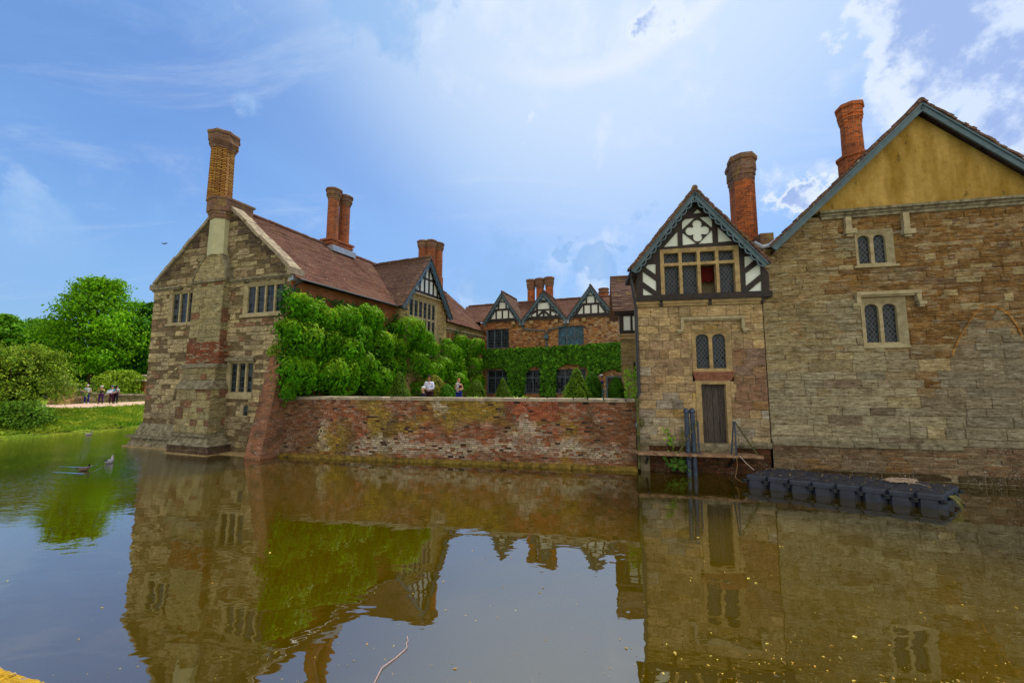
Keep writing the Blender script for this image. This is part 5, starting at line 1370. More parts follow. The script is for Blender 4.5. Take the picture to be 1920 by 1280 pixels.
# rope coil, mooring ropes, litter on the deck
def on_deck(px, py): return Vector((*ground(px, py, PZ+.012), PZ+.012))
m = MB(); c = on_deck(1690, 902); R = random.Random(12); pts = []
for k in range(150):
    t = k*.33; r = .10+.16*abs(math.sin(k*.37))
    pts.append(c+Vector((math.cos(t)*r*1.5+.05*math.sin(k), math.sin(t)*r*.8, .01+.02*(k % 3))))
pts = [on_deck(1652, 899), on_deck(1662, 897)]+pts+[on_deck(1700, 905), on_deck(1722, 906), on_deck(1735, 910)]
m.tube(pts, .012, 5); o = m.build('rope_coil', plain('pale_rope', (.45, .34, .24), .9, .1, .2, 20, .4), base=tuple(c)); tag(o, 'pale frayed rope coiled on the pontoon deck', 'rope')
a = DW.P(DW.at(1380, 852, .5)[0], .69, .54); b = FL+Vector((-.05, .1, .12)); m = MB()
m.tube([a, a+Vector((.0, -.02, -.3)), a.lerp(b, .5)+Vector((-.12, 0, -.28)), a.lerp(b, .8)+Vector((-.05, 0, -.12)), b], .012, 6)
o = m.build('mooring_rope', plain('brown_rope', (.25, .14, .06), .9, .1), base=tuple(a)); tag(o, 'brown rope hanging slack from the handrail to the pontoon', 'rope')
a = DW.P(DW.at(1386, 853, .5)[0], .69, .54); b = on_deck(1414, 881); m = MB(); m.tube([a, a.lerp(b, .5)+Vector((0, 0, -.03)), b], .012, 6)
o = m.build('mooring_rope', plain('grey_rope', (.4, .33, .28), .9, .1), base=tuple(a)); tag(o, 'pale taut rope running from the handrail to the pontoon corner', 'rope')
rs = np.random.RandomState(5)
def flat_leaves(name, P_, size, ca, cb, kind, label, cat, seed, lift=.4):
    n = len(P_); o = leaf_mesh(name, P_, np.tile([0, 0, 1.0], (n, 1)), rs.uniform(size[0], size[1], n), leafcol(np.random.RandomState(seed), n, ca, cb, .25), M['leaf'], None, .5, 0.0, seed, .1, base=tuple(P_[0]), jit=lift)
    tag(o, label, cat, kind=kind); return o
Pd = []
for k in range(240):
    s, t = rs.uniform(.1, 7.9), rs.uniform(.1, 2.9)
    if rs.uniform() < .8 and nz(s, t, .9, 8) < -.05: continue
    p = FL+ex*s+ey*t; Pd.append((p.x, p.y, PZ+.02))
flat_leaves('leaf_litter', np.array(Pd), (.03, .075), (.42, .22, .08), (.55, .36, .16), 'stuff', 'dry brown leaves scattered over the pontoon deck', 'leaves', 3)
Pw = []
while len(Pw) < 850:
    px, py = rs.uniform(-200, 2000), 1290-(rs.uniform(0, 1)**1.6)*420
    x, y = ground(px, py)
    w_ = .15 if px < 500 else (.45 if px < 1200 else 1.0)
    if y < 2.4 or rs.uniform() > w_ or (fb(x, y*1.6, .5, 3) < .02 and rs.uniform() < .8): continue
    if y > TW.p[1]-.3+(x-TW.p[0])*TW.d[1]/TW.d[0]: continue
    Pw.append((x, y, .006))
Pw = np.array(Pw); sz = np.clip(rs.lognormal(-4.35, .7, len(Pw)), .005, .07)
o = leaf_mesh('floating_leaves', Pw, np.tile([0, 0, 1.0], (len(Pw), 1)), sz, leafcol(rs, len(Pw), (.38, .19, .03), (.5, .42, .1), .4), M['leaf'], None, .5, 0, 8, .05, base=(0, 0, 0), jit=.12)
tag(o, 'yellow leaves and specks floating all over the brown water', 'leaves', kind='stuff')
tw_ = [ground(x, y, .01) for x, y in ((700, 1283), (716, 1252), (742, 1232), (757, 1219), (763, 1214), (762, 1205), (765, 1200), (763, 1193))]
m = MB(); m.tube([(x, y, .012+.006*math.sin(i*2)) for i, (x, y) in enumerate(tw_)], [.004, .005, .005, .005, .004, .004, .004, .003], 5)
o = m.build('floating_twig', plain('pale_twig', (.45, .3, .25), .8, .2), base=(*tw_[3], 0)); tag(o, 'long pale crooked twig floating on the water near the bottom edge', 'twig')
# ================================================================== PLANTS ON THE WALLS
wis = thing('wisteria', A.P(5, TERR, .4), 'huge bright green wisteria billowing over the courtyard side of the left wing', 'climbing plant')
reg = [(528, 545), (542, 536), (593, 556), (657, 567), (697, 568), (716, 579), (724, 598), (735, 590), (760, 588), (783, 601), (806, 631), (830, 638), (850, 655), (856, 618), (870, 612), (878, 640), (893, 628), (906, 634), (914, 690), (919, 745), (528, 745)]
R = random.Random(77); rs = np.random.RandomState(77)
PO, NO, SI, CO = [], [], [], []
def add_leaves(p, n, s, c): PO.append(p); NO.append(n); SI.append(s); CO.append(c)
nA = np.array([A.n[0], A.n[1], 0.0])
def A3(u, z, o): v = A.P(u, z, o); return np.array([v.x, v.y, v.z])
# flat cover, leaves coloured darker so gaps between billows look shaded
base_ = []
while len(base_) < 7000:
    px, py = R.uniform(526, 922), R.uniform(530, 748)
    if not in_poly(px, py, reg): continue
    o_ = R.uniform(.08, .42); u, z = A.at(px, py, .3)
    if fb(u, z, .7, 51) < -.28: continue
    w_ = (A.P(u, z, .3).y/17)**1.2
    for _ in range(1+(R.random() < w_-1)): base_.append((u+R.uniform(-.2, .2), z+R.uniform(-.1, .1), o_))
bp = np.array([A3(*b) for b in base_]); n_ = len(bp)
add_leaves(bp, np.tile(nA+[0, 0, .3], (n_, 1)), rs.uniform(.13, .24, n_), leafcol(rs, n_, (.018, .085, .008), (.045, .16, .015)))
# billows: hanging cushions of leaf
cush = [(560, 570, 28), (590, 590, 40), (612, 640, 36), (575, 640, 45), (640, 600, 34), (640, 660, 40), (690, 600, 36), (665, 630, 34), (720, 650, 38), (560, 700, 45), (620, 705, 48), (680, 690, 42), (760, 620, 32), (735, 690, 36), (780, 640, 30), (770, 680, 30), (808, 655, 24), (836, 665, 26), (820, 690, 26), (855, 690, 24), (862, 640, 14), (880, 685, 20), (845, 718, 26), (885, 715, 20), (900, 655, 10), (545, 620, 30), (700, 560+40, 24), (745, 655, 26), (800, 700, 26), (600, 665, 30), (700, 715, 34), (836, 645, 13)]
extra = []
while len(extra) < 46:
    px, py = R.uniform(540, 915), R.uniform(550, 740)
    if in_poly(px, py+8, reg) and in_poly(px, py-14, reg): extra.append((px, py, R.uniform(10, 24)*(1.25-(px-540)/900)))
for px, py, rp_ in cush+extra:
    u, z = A.at(px, py, .6); d = A.P(u, z, .6).y; r = rp_/F*d
    o_ = .15+R.uniform(.1, .85)*min(1, r/.7)
    c = A3(u, z, o_); n = int(1000*r*r+160)
    dd = rs.normal(0, 1, (n, 3)); dd[:, 2] += .35; dd += nA*.9; dd /= np.linalg.norm(dd, axis=1, keepdims=True)
    ee = np.stack([np.array([A.d[0], A.d[1], 0]), np.array([0, 0, 1.0]), nA])
    loc = dd@ee.T
    rad = np.array([r*.92, r*.74, min(1.0, r*.95)])*rs.uniform(.8, 1.05, (n, 1))*(1+.12*np.sin(loc[:, :1]*9+px))
    p = c+(loc*rad)@ee+rs.normal(0, .05+.04*r, (n, 3))*(rs.uniform(0, 1, (n, 1)) < .3)-np.array([0, 0, 1.0])*np.abs(rs.normal(0, .13, (n, 1)))*(loc[:, 1:2] < -.1)
    tip = np.clip((loc[:, 1:2]*.6+loc[:, 2:3]*.25), 0, 1)     # top light painted in, with yellow young growth, on each cushion's upper outside
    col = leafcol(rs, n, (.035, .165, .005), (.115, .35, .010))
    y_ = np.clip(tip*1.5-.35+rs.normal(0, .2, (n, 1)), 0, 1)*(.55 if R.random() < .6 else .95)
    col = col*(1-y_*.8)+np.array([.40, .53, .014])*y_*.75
    add_leaves(p, dd, rs.lognormal(-1.78, .24, n), col)
# runners over the gable corner
g2 = []
while len(g2) < 500:
    px, py = R.uniform(496, 540), R.uniform(632, 700)
    if in_poly(px, py, [(498, 660), (510, 648), (526, 642), (538, 640), (538, 700), (527, 690), (520, 668), (505, 668)]): u, z = GL.at(px, py, .2); g2.append(tuple(GL.P(u, z, R.uniform(.05, .3))))
add_leaves(np.array(g2), np.tile([GL.n[0], GL.n[1], .4], (len(g2), 1)), rs.uniform(.1, .17, len(g2)), leafcol(rs, len(g2), (.12, .24, .02), (.28, .36, .03)))
leaf_mesh('foliage', np.vstack(PO), np.vstack(NO), np.concatenate(SI), np.vstack(CO), M['leaf'], wis, .46, .5, 3, .2, jit=.24)
m = MB()
for k in range(9):
    u = .6+k*1.6; pts = [A.P(u, TERR, .25)]; z = TERR
    while z < 5.6-.15*k:
        z += .5; pts.append(A.P(u+R.uniform(-.3, .3)+.12*(z-TERR), z, R.uniform(.08, .2)))
    m.tube(pts, [.07-.05*i/len(pts) for i in range(len(pts))], 6)
m.build('stem', M['bark'], wis)
# ivy on the rear range
ivy = thing('ivy', BR.P(4, TERR, .2), 'dense dark ivy band across the lower brick wall of the rear range, around its windows', 'climbing plant')
rI = [(903, 657), (1000, 653), (1085, 648), (1168, 643), (1168, 696), (1150, 690), (1135, 694), (1120, 700), (1112, 712), (1102, 690), (1080, 680), (1060, 681), (1042, 690), (1040, 742), (1014, 742), (1015, 690), (1005, 684), (990, 690), (984, 700), (982, 742), (955, 742), (953, 700), (940, 688), (915, 690), (905, 690)]
base_ = []
while len(base_) < 11500:
    px, py = R.uniform(900, 1170), R.uniform(642, 744)
    if not in_poly(px+R.uniform(-2, 2), py+R.uniform(-2, 2), rI): continue
    u, z = BR.at(px, py, .15); v = BR.P(u, z, R.uniform(.04, .3)); base_.append(tuple(v))
bp = np.array(base_); n_ = len(bp)
leaf_mesh('foliage', bp, np.tile([BR.n[0], BR.n[1], .35], (n_, 1)), rs.uniform(.17, .32, n_), leafcol(rs, n_, (.025, .11, .008), (.14, .36, .025), .35), M['leaf'], ivy, .8, .55, 6, .12, jit=.35)
m = MB()
for k in range(5):
    u = BR.at((968, 1028, 1030, 1110, 960)[k], 700, .1)[0]; m.tube([BR.P(u+R.uniform(-.1, .1), TERR+i*.5, .06) for i in range(6)], .03, 5)
m.build('stem', M['bark'], ivy)
# clipped evergreens
def bush(label, px, ptop, hw, Yd, prof, cols, seed, group='clipped evergreens on the courtyard terrace', n=5200):
    b = atY(px, 740, Yd); zt_ = atY(px, ptop, Yd).z; H = zt_-TERR; w_ = hw/F*Yd
    t = thing('clipped_yew', (b.x, b.y, TERR), label, 'bush', group); rs = np.random.RandomState(seed)
    hs = np.array([p[0] for p in prof]); rsd = np.array([p[1] for p in prof])
    h = rs.uniform(0, 1, n*2); k = rs.uniform(0, 1, n*2) < np.interp(h, hs, rsd)+.1; h = h[k][:n]; n = len(h)
    a = rs.uniform(0, 2*math.pi, n); r = np.interp(h, hs, rsd)*w_*(1+.09*np.sin(a*5+h*9+seed)+.06*np.sin(a*11+h*21))*(1+.07*np.sin(a*3+h*14+seed*2))*rs.normal(.97, .075, n)
    p = np.stack([b.x+r*np.cos(a), b.y+r*np.sin(a), TERR+h*H], 1)
    nr = np.stack([np.cos(a), np.sin(a), .25+h*.6], 1)
    leaf_mesh('foliage', p, nr, rs.uniform(.05, .10, n)*(Yd/19), leafcol(rs, n, *cols, .22), M['leaf'], t, .4, -.25, seed, .1, jit=.45)
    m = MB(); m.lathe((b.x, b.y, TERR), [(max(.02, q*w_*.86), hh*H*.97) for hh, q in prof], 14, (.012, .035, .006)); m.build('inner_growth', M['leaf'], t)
pear = [(0, .62), (.12, .9), (.3, 1.0), (.5, .82), (.68, .52), (.8, .38), (.92, .26), (1, .03)]; egg = [(0, .6), (.15, .88), (.4, 1), (.65, .88), (.85, .58), (.95, .32), (1, .04)]
dk = ((.05, .12, .008), (.14, .24, .02)); md = ((.04, .15, .01), (.12, .3, .02)); ol = ((.16, .18, .014), (.3, .3, .035))
bush('dark cone shaped yew against the wisteria, left of the white shirted man', 748, 696, 23, 18.6, pear, dk, 1)
bush('olive green dome behind the man in the white shirt', 814, 702, 22, 21.5, egg, ol, 2)
bush('round dark yew right of the woman with the baby', 893, 711, 16, 20, egg, dk, 3)
bush('small cone shaped yew in front of the leaded window and ivy', 943, 708, 15, 21, pear, dk, 4)
bush('largest pear shaped yew, in front of the arched window', 1082, 689, 27, 18.6, pear, ((.08, .18, .01), (.2, .34, .025)), 5, n=7500)
bush('darker yew tucked behind the largest pear shaped one', 1111, 696, 19, 20.2, egg, md, 6)
bush('egg shaped yew in front of the courtyard door', 1156, 705, 15, 20, egg, md, 7)
bush('low round box bush on the terrace under the wisteria, right of the white shirted man', 838, 719, 14, 21, egg, md, 8)
# tufts along the wall
def tuft(label, P0, n, ln, cols, seed, spread=.12, group=None, up=1.0, name='fern_tuft', cat='plant', wid=.22):
    rs = np.random.RandomState(seed); P0 = np.array(P0); t = thing(name, tuple(P0), label, cat, group)
    m = MB()
    for k in range(n):
        a = rs.uniform(0, 6.28); r0 = rs.uniform(0, spread); l = ln*rs.uniform(.6, 1.1); ou = rs.uniform(.25, .8)
        b = P0+np.array([math.cos(a)*r0, math.sin(a)*r0, 0]); d = np.array([math.cos(a)*ou, math.sin(a)*ou, up]); d /= np.linalg.norm(d)
        s = np.array([-math.sin(a), math.cos(a), 0])*l*wid*.5; c = tuple(np.array(cols[0])+(np.array(cols[1])-np.array(cols[0]))*rs.uniform())
        mid = b+d*l*.55; tip = b+d*l+np.array([math.cos(a)*.25*l, math.sin(a)*.25*l, -.12*l])
        m.face([b, mid+s, tip, mid-s], c)
    m.build('frond', M['leaf'], t); return t
lg = ((.12, .3, .02), (.3, .5, .05))
for i, (px, lb) in enumerate(((894, 'bright fern tuft on the wall top in front of the round yew'), (975, 'bright fern tuft on the wall top between the two ivy columns'), (1003, 'lower fern tuft on the wall top in front of the middle leaded window'), (859, 'tiny fern tuft on the wall top at the feet of the woman'))):
    u, z = TW.at(px, 745, -.5); tuft(lb, TW.P(u, 2.15, -.55), 16 if i < 2 else 9, .45 if i < 2 else .38, lg, 20+i, group='ferns behind the moat wall')
u, z = TW.at(1186, 745, -.6); t = tuft('tall leafy weed beside the drainpipe at the end of the moat wall', TW.P(u, 1.9, -.5), 90, .55, lg, 33, .25, name='leafy_weed', up=1.6, wid=.3)
bp = [tuple(TW.P(u+R.uniform(-.28, .22), R.uniform(2.0, 3.6)-.6*abs(R.gauss(0, .3)), -.5+R.uniform(-.2, .2))) for k in range(420)]
leaf_mesh('foliage', bp, np.tile([-.2, -1, .3], (420, 1)), rs.uniform(.07, .14, 420), leafcol(rs, 420, *lg), M['leaf'], t, .4, .3, 4)
def weed(label, pl, pts, n, size, cols, seed, o=.06, spread=.1, name='wall_weed'):
    rs = np.random.RandomState(seed); c = pl.at(*pts[0], o); t = thing(name, tuple(pl.P(c[0], c[1], o)), label, 'plant')
    P_ = []; m = MB(); P3 = [pl.P(*pl.at(x, y, o), o) for x, y in pts]; m.tube(P3, .008, 5, (.1, .2, .03)); m.build('stem', M['leaf'], t)
    for k in range(n):
        i = rs.randint(0, len(P3)-1); v = P3[i].lerp(P3[i+1], rs.uniform()); P_.append((v.x+rs.normal(0, spread), v.y-abs(rs.normal(0, spread*.6)), v.z+rs.normal(0, spread)))
    leaf_mesh('foliage', P_, np.tile([pl.n[0], pl.n[1], .5], (n, 1)), rs.uniform(size*.6, size*1.2, n), leafcol(rs, n, *cols), M['leaf'], t, .7, .3, seed)
weed('thin green weed climbing the tower stones left of the upright pipes', DW, [(1262, 848), (1258, 825), (1252, 812), (1250, 800)], 40, .09, lg, 41)
weed('yellowing weed rooted at the plinth beside the upright pipes', DW, [(1280, 846), (1279, 825), (1278, 800)], 26, .07, ((.16, .2, .03), (.25, .26, .04)), 42, .08, .04)
weed('broad leaved plant hanging over the water under the landing stage', DW, [(1256, 866), (1268, 868), (1282, 870)], 90, .16, ((.03, .12, .02), (.12, .2, .03)), 43, .3, .11, 'water_plant')
weed('dead grass tuft caught on the end of the pontoon', RW, [(1778, 925), (1784, 935)], 3, .05, ((.5, .45, .2), (.6, .5, .3)), 44, 1.9, .02, 'grass_tuft')
for o in list(bpy.data.objects):
    if o.name.startswith('grass_tuft') and o.parent is None:
        m = MB(); P0 = FR+ey*.6+Vector((.02, -.02, .28))
        for k in range(9):
            a = R.uniform(-1.2, .6); tip = P0+Vector((math.cos(a)*.22, math.sin(a)*.12-.1, -.05-R.random()*.25)); m.tube([P0, P0.lerp(tip, .5)+Vector((0, 0, .07)), tip], [.006, .006, .002], 4, (.42, .40, .12))
        m.build('blade', M['leaf'], o)
# ================================================================== FAR BANK: TREES, SHRUBS, GRASS, WALL, PIERS
def tree(name, label, px, pytop, Yd, hw, cols, seed, n=15000, leaf=.36, trunk=.3, low=.18, group='trees beyond the moat', cat='tree', zb=1.0, squash=1.0, lean=0, blobs=38, loose=.0, fl=.72):
    rs = np.random.RandomState(seed); R = random.Random(seed)
    b = atY(px, 760, Yd); H = atY(px, pytop, Yd).z-zb; w_ = hw/F*Yd
    t = thing(name, (b.x, b.y, zb), label, cat, group)
    m = MB(); top = (b.x+lean, b.y, zb+H*.72)
    fork = zb+H*max(.16, low)
    m.tube([(b.x, b.y, zb-.3), (b.x+.05, b.y, zb+.6), (b.x+lean*.2, b.y, fork), (b.x+lean*.6, b.y, zb+H*.5), top], [trunk*1.5, trunk*1.05, trunk*.9, trunk*.6, trunk*.15], 9)
    C = []
    for k in range(blobs):
        a = k*2.399+seed; h = (k+.5)/blobs; hh = low+(1-low)*h
        env = math.sin(math.pi*min(1, .12+.86*(h**.85)))**.6                       # crown width at this height
        rr = w_*env*R.uniform(.45, .95)*squash
        rb = w_*R.uniform(.24, .42)*(.75+.35*env)*(1-.45*loose)
        c = (b.x+lean*hh+math.cos(a)*rr*.85, b.y+math.sin(a)*rr*.85, min(zb+H*hh, zb+H-rb*.55)); C.append((c, rb))
        if k % 2 == 0:
            s = (b.x+lean*.3, b.y, min(fork+H*.3*h, c[2]-.2)); mid = ((s[0]+c[0])/2+R.uniform(-.3, .3), (s[1]+c[1])/2, (s[2]+c[2])/2+.25*H*.1)
            m.tube([s, mid, c], [trunk*.42, trunk*.25, trunk*.05], 6)
    m.build('trunk', M['bark'], t)
    P_, N_, K_ = [], [], []; tot = sum(r*r for _, r in C)
    for c, r in C:
        k = max(20, int(n*r*r/tot)); p, d = shell_points(rs, k, c, (r*1.15, r*1.15, r*fl), .55, .3)
        p += rs.normal(0, (.07+.25*loose)*r, p.shape); P_.append(p); N_.append(d+np.array([0, 0, .25]))
        K_.append(leafcol(rs, k, *cols, .2)*R.uniform(.82, 1.18))
    p = np.vstack(P_); nn = np.vstack(N_); kk = np.vstack(K_)
    keep = (p[:, 2] > zb+.05)&(p[:, 2] < zb+H*1.01); p, nn, kk = p[keep], nn[keep], kk[keep]
    leaf_mesh('crown', p, nn, rs.uniform(leaf*.6, leaf*1.2, len(p)), kk, M['leaf_far'], t, .7, .35, seed, .2, jit=.5)
    return t
dg = ((.03, .12, .008), (.09, .25, .014)); mg = ((.06, .20, .01), (.17, .37, .02)); yg = ((.12, .22, .012), (.28, .38, .03))
tree('broadleaf_tree', 'tallest domed green tree standing clear against the sky left of the house', 166, 523, 50, 78, ((.06, .21, .006), (.22, .44, .012)), 101, n=20000, leaf=.36, trunk=.42, low=.2, blobs=66, loose=.55, fl=.5)
tree('broadleaf_tree', 'dark tree half hidden by the left gable, right of the tall domed tree', 268, 568, 56, 52, dg, 102, n=15000, leaf=.4)
tree('broadleaf_tree', 'mid green tree between the tall domed tree and the left picture edge', 70, 600, 60, 58, mg, 103, n=15000, leaf=.42)
tree('broadleaf_tree', 'tree at the left picture edge with its top just above the foreground shrub', -8, 590, 52, 40, mg, 104, n=10000, leaf=.4)
tree('broadleaf_tree', 'low dark tree under the tall domed tree, behind the gate pier', 118, 655, 55, 50, dg, 105, n=12000, leaf=.4, low=.05, trunk=.2)
tree('broadleaf_tree', 'low dark tree behind the walkers and the low stone wall', 176, 665, 54, 52, dg, 106, n=12000, leaf=.4, low=.05, trunk=.2)
tree('broadleaf_tree', 'low dark tree behind the brick pavilion beside the gable', 262, 655, 62, 52, dg, 107, n=12000, leaf=.42, low=.05, trunk=.2)
tree('broadleaf_tree', 'distant tree filling the gap behind the foreground shrub', 22, 650, 66, 60, dg, 108, n=11000, leaf=.45, low=.05)
tree('bush_shrub', 'pale yellow green rounded shrub behind the walkers and the low wall', 222, 694, 45, 36, yg, 109, n=7000, leaf=.22, low=.05, trunk=.08, group=None, cat='shrub', blobs=22)
def arching_shrub(label, px, py, Yd, H, W, n, seed, cols):
    """a thicket of arching shoots, leafy along their outer two thirds"""
    rs = np.random.RandomState(seed); b = ground(px, py, .5); s0 = Yd/b[1]; b = (b[0]*s0, b[1]*s0)
    t = thing('bush_shrub', (b[0], b[1], .4), label, 'shrub'); m = MB(); P_, N_, K_ = [], [], []
    for k in range(n):
        a = rs.uniform(0, 6.283); r0 = rs.uniform(0, .5)*W*.5; ln = rs.uniform(.35, 1.0); top = H*rs.uniform(.35, 1.0); out_ = W*rs.uniform(.25, 1.0)*(1.25-top/H*.6)
        p0 = np.array([b[0]+math.cos(a)*r0, b[1]+math.sin(a)*r0, .3]); d = np.array([math.cos(a), math.sin(a), 0])
        pts = [p0+d*out_*(q**1.5)+np.array([0, 0, top*(1-(1-q/.72)**2) if q < .72 else top*(1-((q-.72)/.28)**2*.22*rs.uniform(.5, 1.6))]) for q in np.linspace(0, 1, 8)]
        m.tube(pts, [.03, .026, .022, .018, .014, .01, .007, .004], 4)
        k_ = 200; q = rs.uniform(.28, 1, k_)**.8*6.99; i = q.astype(int); f = (q-i)[:, None]; A_ = np.array(pts)
        c = A_[i]*(1-f)+A_[np.minimum(i+1, 7)]*f+rs.normal(0, .17, (k_, 3))*np.array([1, 1, .8]); P_.append(c); N_.append(np.tile(d*.5+[0, 0, .8], (k_, 1))); K_.append(leafcol(rs, k_, *cols, .22)*rs.uniform(.75, 1.2))
    m.build('stem', M['bark'], t); p = np.vstack(P_); kk = np.vstack(K_); nn = np.vstack(N_); keep = p[:, 2] > .06
    leaf_mesh('foliage', p[keep], nn[keep], rs.uniform(.09, .2, len(p))[keep], kk[keep], M['leaf_far'], t, .5, .4, seed, .15, jit=.5)
arching_shrub('big loose yellow green shrub overhanging the water at the left edge', 5, 790, 24.6, 5.0, 3.7, 170, 110, ((.06, .15, .01), (.28, .37, .03)))
tree('bush_shrub', 'low green bank shrub drooping to the water under the big loose shrub', 30, 752, 22.6, 55, ((.05, .13, .01), (.13, .24, .02)), 111, n=9000, leaf=.14, low=.0, trunk=.05, group=None, cat='shrub', zb=.05, blobs=26)
# off to the left of the frame: more of the same belt, seen only from the side or in the water
rs = np.random.RandomState(9); P_, K_ = [], []
while len(P_) < 52000:
    i = rs.randint(6, 52); t = rs.uniform(.28, 9); n = bank_n(i); f = rs.uniform(); a = fine[i]; b = fine[i+1]
    x = a[0]+(b[0]-a[0])*f+n[0]*t; y = a[1]+(b[1]-a[1])*f+n[1]*t
    if y < 12 or y > 40: continue
    dpx = 0
    z = np.interp(t, tt, zz); q = fb(x, y, .8, 61)
    if t > 7.0 and rs.uniform() < .6: continue
    P_.append((x, y, z+rs.uniform(0, .16)*(1.2+q)))
    c = mixc((.09, .23, .015), (.36, .42, .04), .5+q*1.3+rs.uniform(-.2, .2)); K_.append(c)
pth = [(p[0], p[1]) for p in na]+[(p[0], p[1]) for p in fa[::-1]]
keep = [not in_poly(p[0], p[1], pth) for p in P_]; P_ = np.array(P_)[keep]; K_ = np.array(K_)[keep]
o = leaf_mesh('bank_grass', P_, np.tile([.3, -1, .2], (len(P_), 1)), rs.uniform(.12, .34, len(P_))*(1+np.array([1.1*max(0, fb(p[0], p[1], 1.3, 71))*2 for p in P_])), K_, M['grass'], None, .22, -.85, 9, .3, base=(-25, 22, 0), jit=.5); tag(o, 'long sunlit grass covering the far bank above the water', 'grass', kind='stuff')
P_ = []; 
for k in range(5200):
    u, oo = rs.uniform(-3.5, 6), rs.uniform(.38, 2.2); v = KB.P(u, 1.17, oo); P_.append((v.x, v.y, 1.2+rs.uniform(0, .05)))
o = leaf_mesh('near_grass', P_, np.tile([.2, 1, .2], (len(P_), 1)), rs.uniform(.06, .14, len(P_)), leafcol(rs, len(P_), (.08, .2, .015), (.2, .34, .03)), M['grass'], None, .2, -.8, 10, .3, base=(*KB.xy(0, 1), 1.2), jit=.6); tag(o, 'bright grass behind the mossy edging', 'grass', kind='stuff')
# mud foot of the bank
# low stone wall and gate piers
Wl = Plane(ground(126, 757.5, 1.0), ground(285, 751, 1.0))
lw_ = thing('stone_garden_wall', (*Wl.xy(3), 1.0), 'low rough stone wall running behind the walkers, ramped up to the gate pier', 'wall')
def tz(u): z = Wl.at(140, 739)[1]-1.0; return 1.0+z*1.08+.55*math.exp(-(u/1.4)**2)
zt_ = Wl.at(200, 741)[1]; out_ = [(0, .9), (Wl.L, .9), (Wl.L, zt_-.12), (4.0, zt_-.05), (2.6, zt_+.02), (1.6, zt_+.25), (.7, zt_+.5), (0, zt_+.55)]
m = MB(); courses(m, Wl, out_, [], (.12, .2), (.25, .5), lambda u, z, R: mul(mixc((.30, .22, .11), (.20, .15, .08), R.random()), R.uniform(.7, 1.25)), seed=111, jit=.03, rough=.02, bev=.02)
m.build('rubble_face', M['stone_grey'], lw_); m = MB(); m.prism(Wl, [(a, b-.02) for a, b in out_], -.45, -.03)
for i in range(2, len(out_)-1):
    a, b = out_[i], out_[i+1]; n = max(1, int(abs(a[0]-b[0])/.5))
    for k in range(n):
        p = (a[0]+(b[0]-a[0])*k/n, a[1]+(b[1]-a[1])*k/n); q = (a[0]+(b[0]-a[0])*(k+.95)/n, a[1]+(b[1]-a[1])*(k+.95)/n); j = R.uniform(-.03, .03)
        m.prism(Wl, [p, q, (q[0], q[1]+.16+j), (p[0], p[1]+.16-j)], -.5, .06+j)
m.build('coping', M['coping'], lw_)
def pier(label, px, pyb, pyt_shaft, pyt, hw, Yd, mat, grp):
    b = atY(px, pyb, Yd); zs1 = atY(px, pyt_shaft, Yd).z; zt = atY(px, pyt, Yd).z; w_ = hw/F*Yd
    t = thing('gate_pier', (b.x, b.y, b.z), label, 'gate pier', grp); pl = Plane((b.x-w_, b.y-w_), (b.x+w_, b.y-w_-.05))
    m = MB()
    if mat == 'stone': stone_box(m, pl, 0, 2*w_, b.z-.1, zs1, -2*w_, 0, (.16, .24), (.25, .5), lambda u, z, R: mul(mixc((.42, .31, .12), (.32, .23, .09), R.random()), R.uniform(.75, 1.2)), seed=121); m.build('pier_shaft', M['stone_warm'], t)
    else: m.box(pl, 0, 2*w_, b.z-.1, zs1, -2*w_, 0); m.box(pl, w_*.6, w_*1.4, b.z+.3, zs1-.3, -.02, .03); m.build('pier_shaft', M['brick_far'], t)
    m = MB(); h = zt-zs1; s2 = math.sqrt(2)
    m.lathe((b.x, b.y, zs1), [(w_*1.1*s2, 0), (w_*1.45*s2, h*.1), (w_*1.45*s2, h*.17), (w_*1.0*s2, h*.25), (w_*.55*s2, h*.36), (w_*.35, h*.42)], 4, rot=math.pi/4)
    m.build('cap', M['coping'], t)
    m = MB(); m.lathe((b.x, b.y, zs1+h*.4), [(w_*.36, 0), (w_*.3, h*.12), (w_*.5, h*.2), (w_*.58, h*.35), (w_*.5, h*.5), (w_*.4, h*.57), (w_*.15, h*.6)], 12); m.build('finial', M['coping'], t, smooth=True)
pier('yellow stone pier with flared cap and urn finial left of the low wall', 114, 758, 724, 703.5, 12, 36, 'stone', 'gate piers on the far bank')
pier('red brick pier with stone cap, half hidden by the left gable', 269, 742, 716, 702, 12, 47, 'brick', 'gate piers on the far bank')
pier('smaller brick pier with stone finial hard against the left gable edge', 284, 742, 716, 702, 10, 49, 'brick', 'gate piers on the far bank')

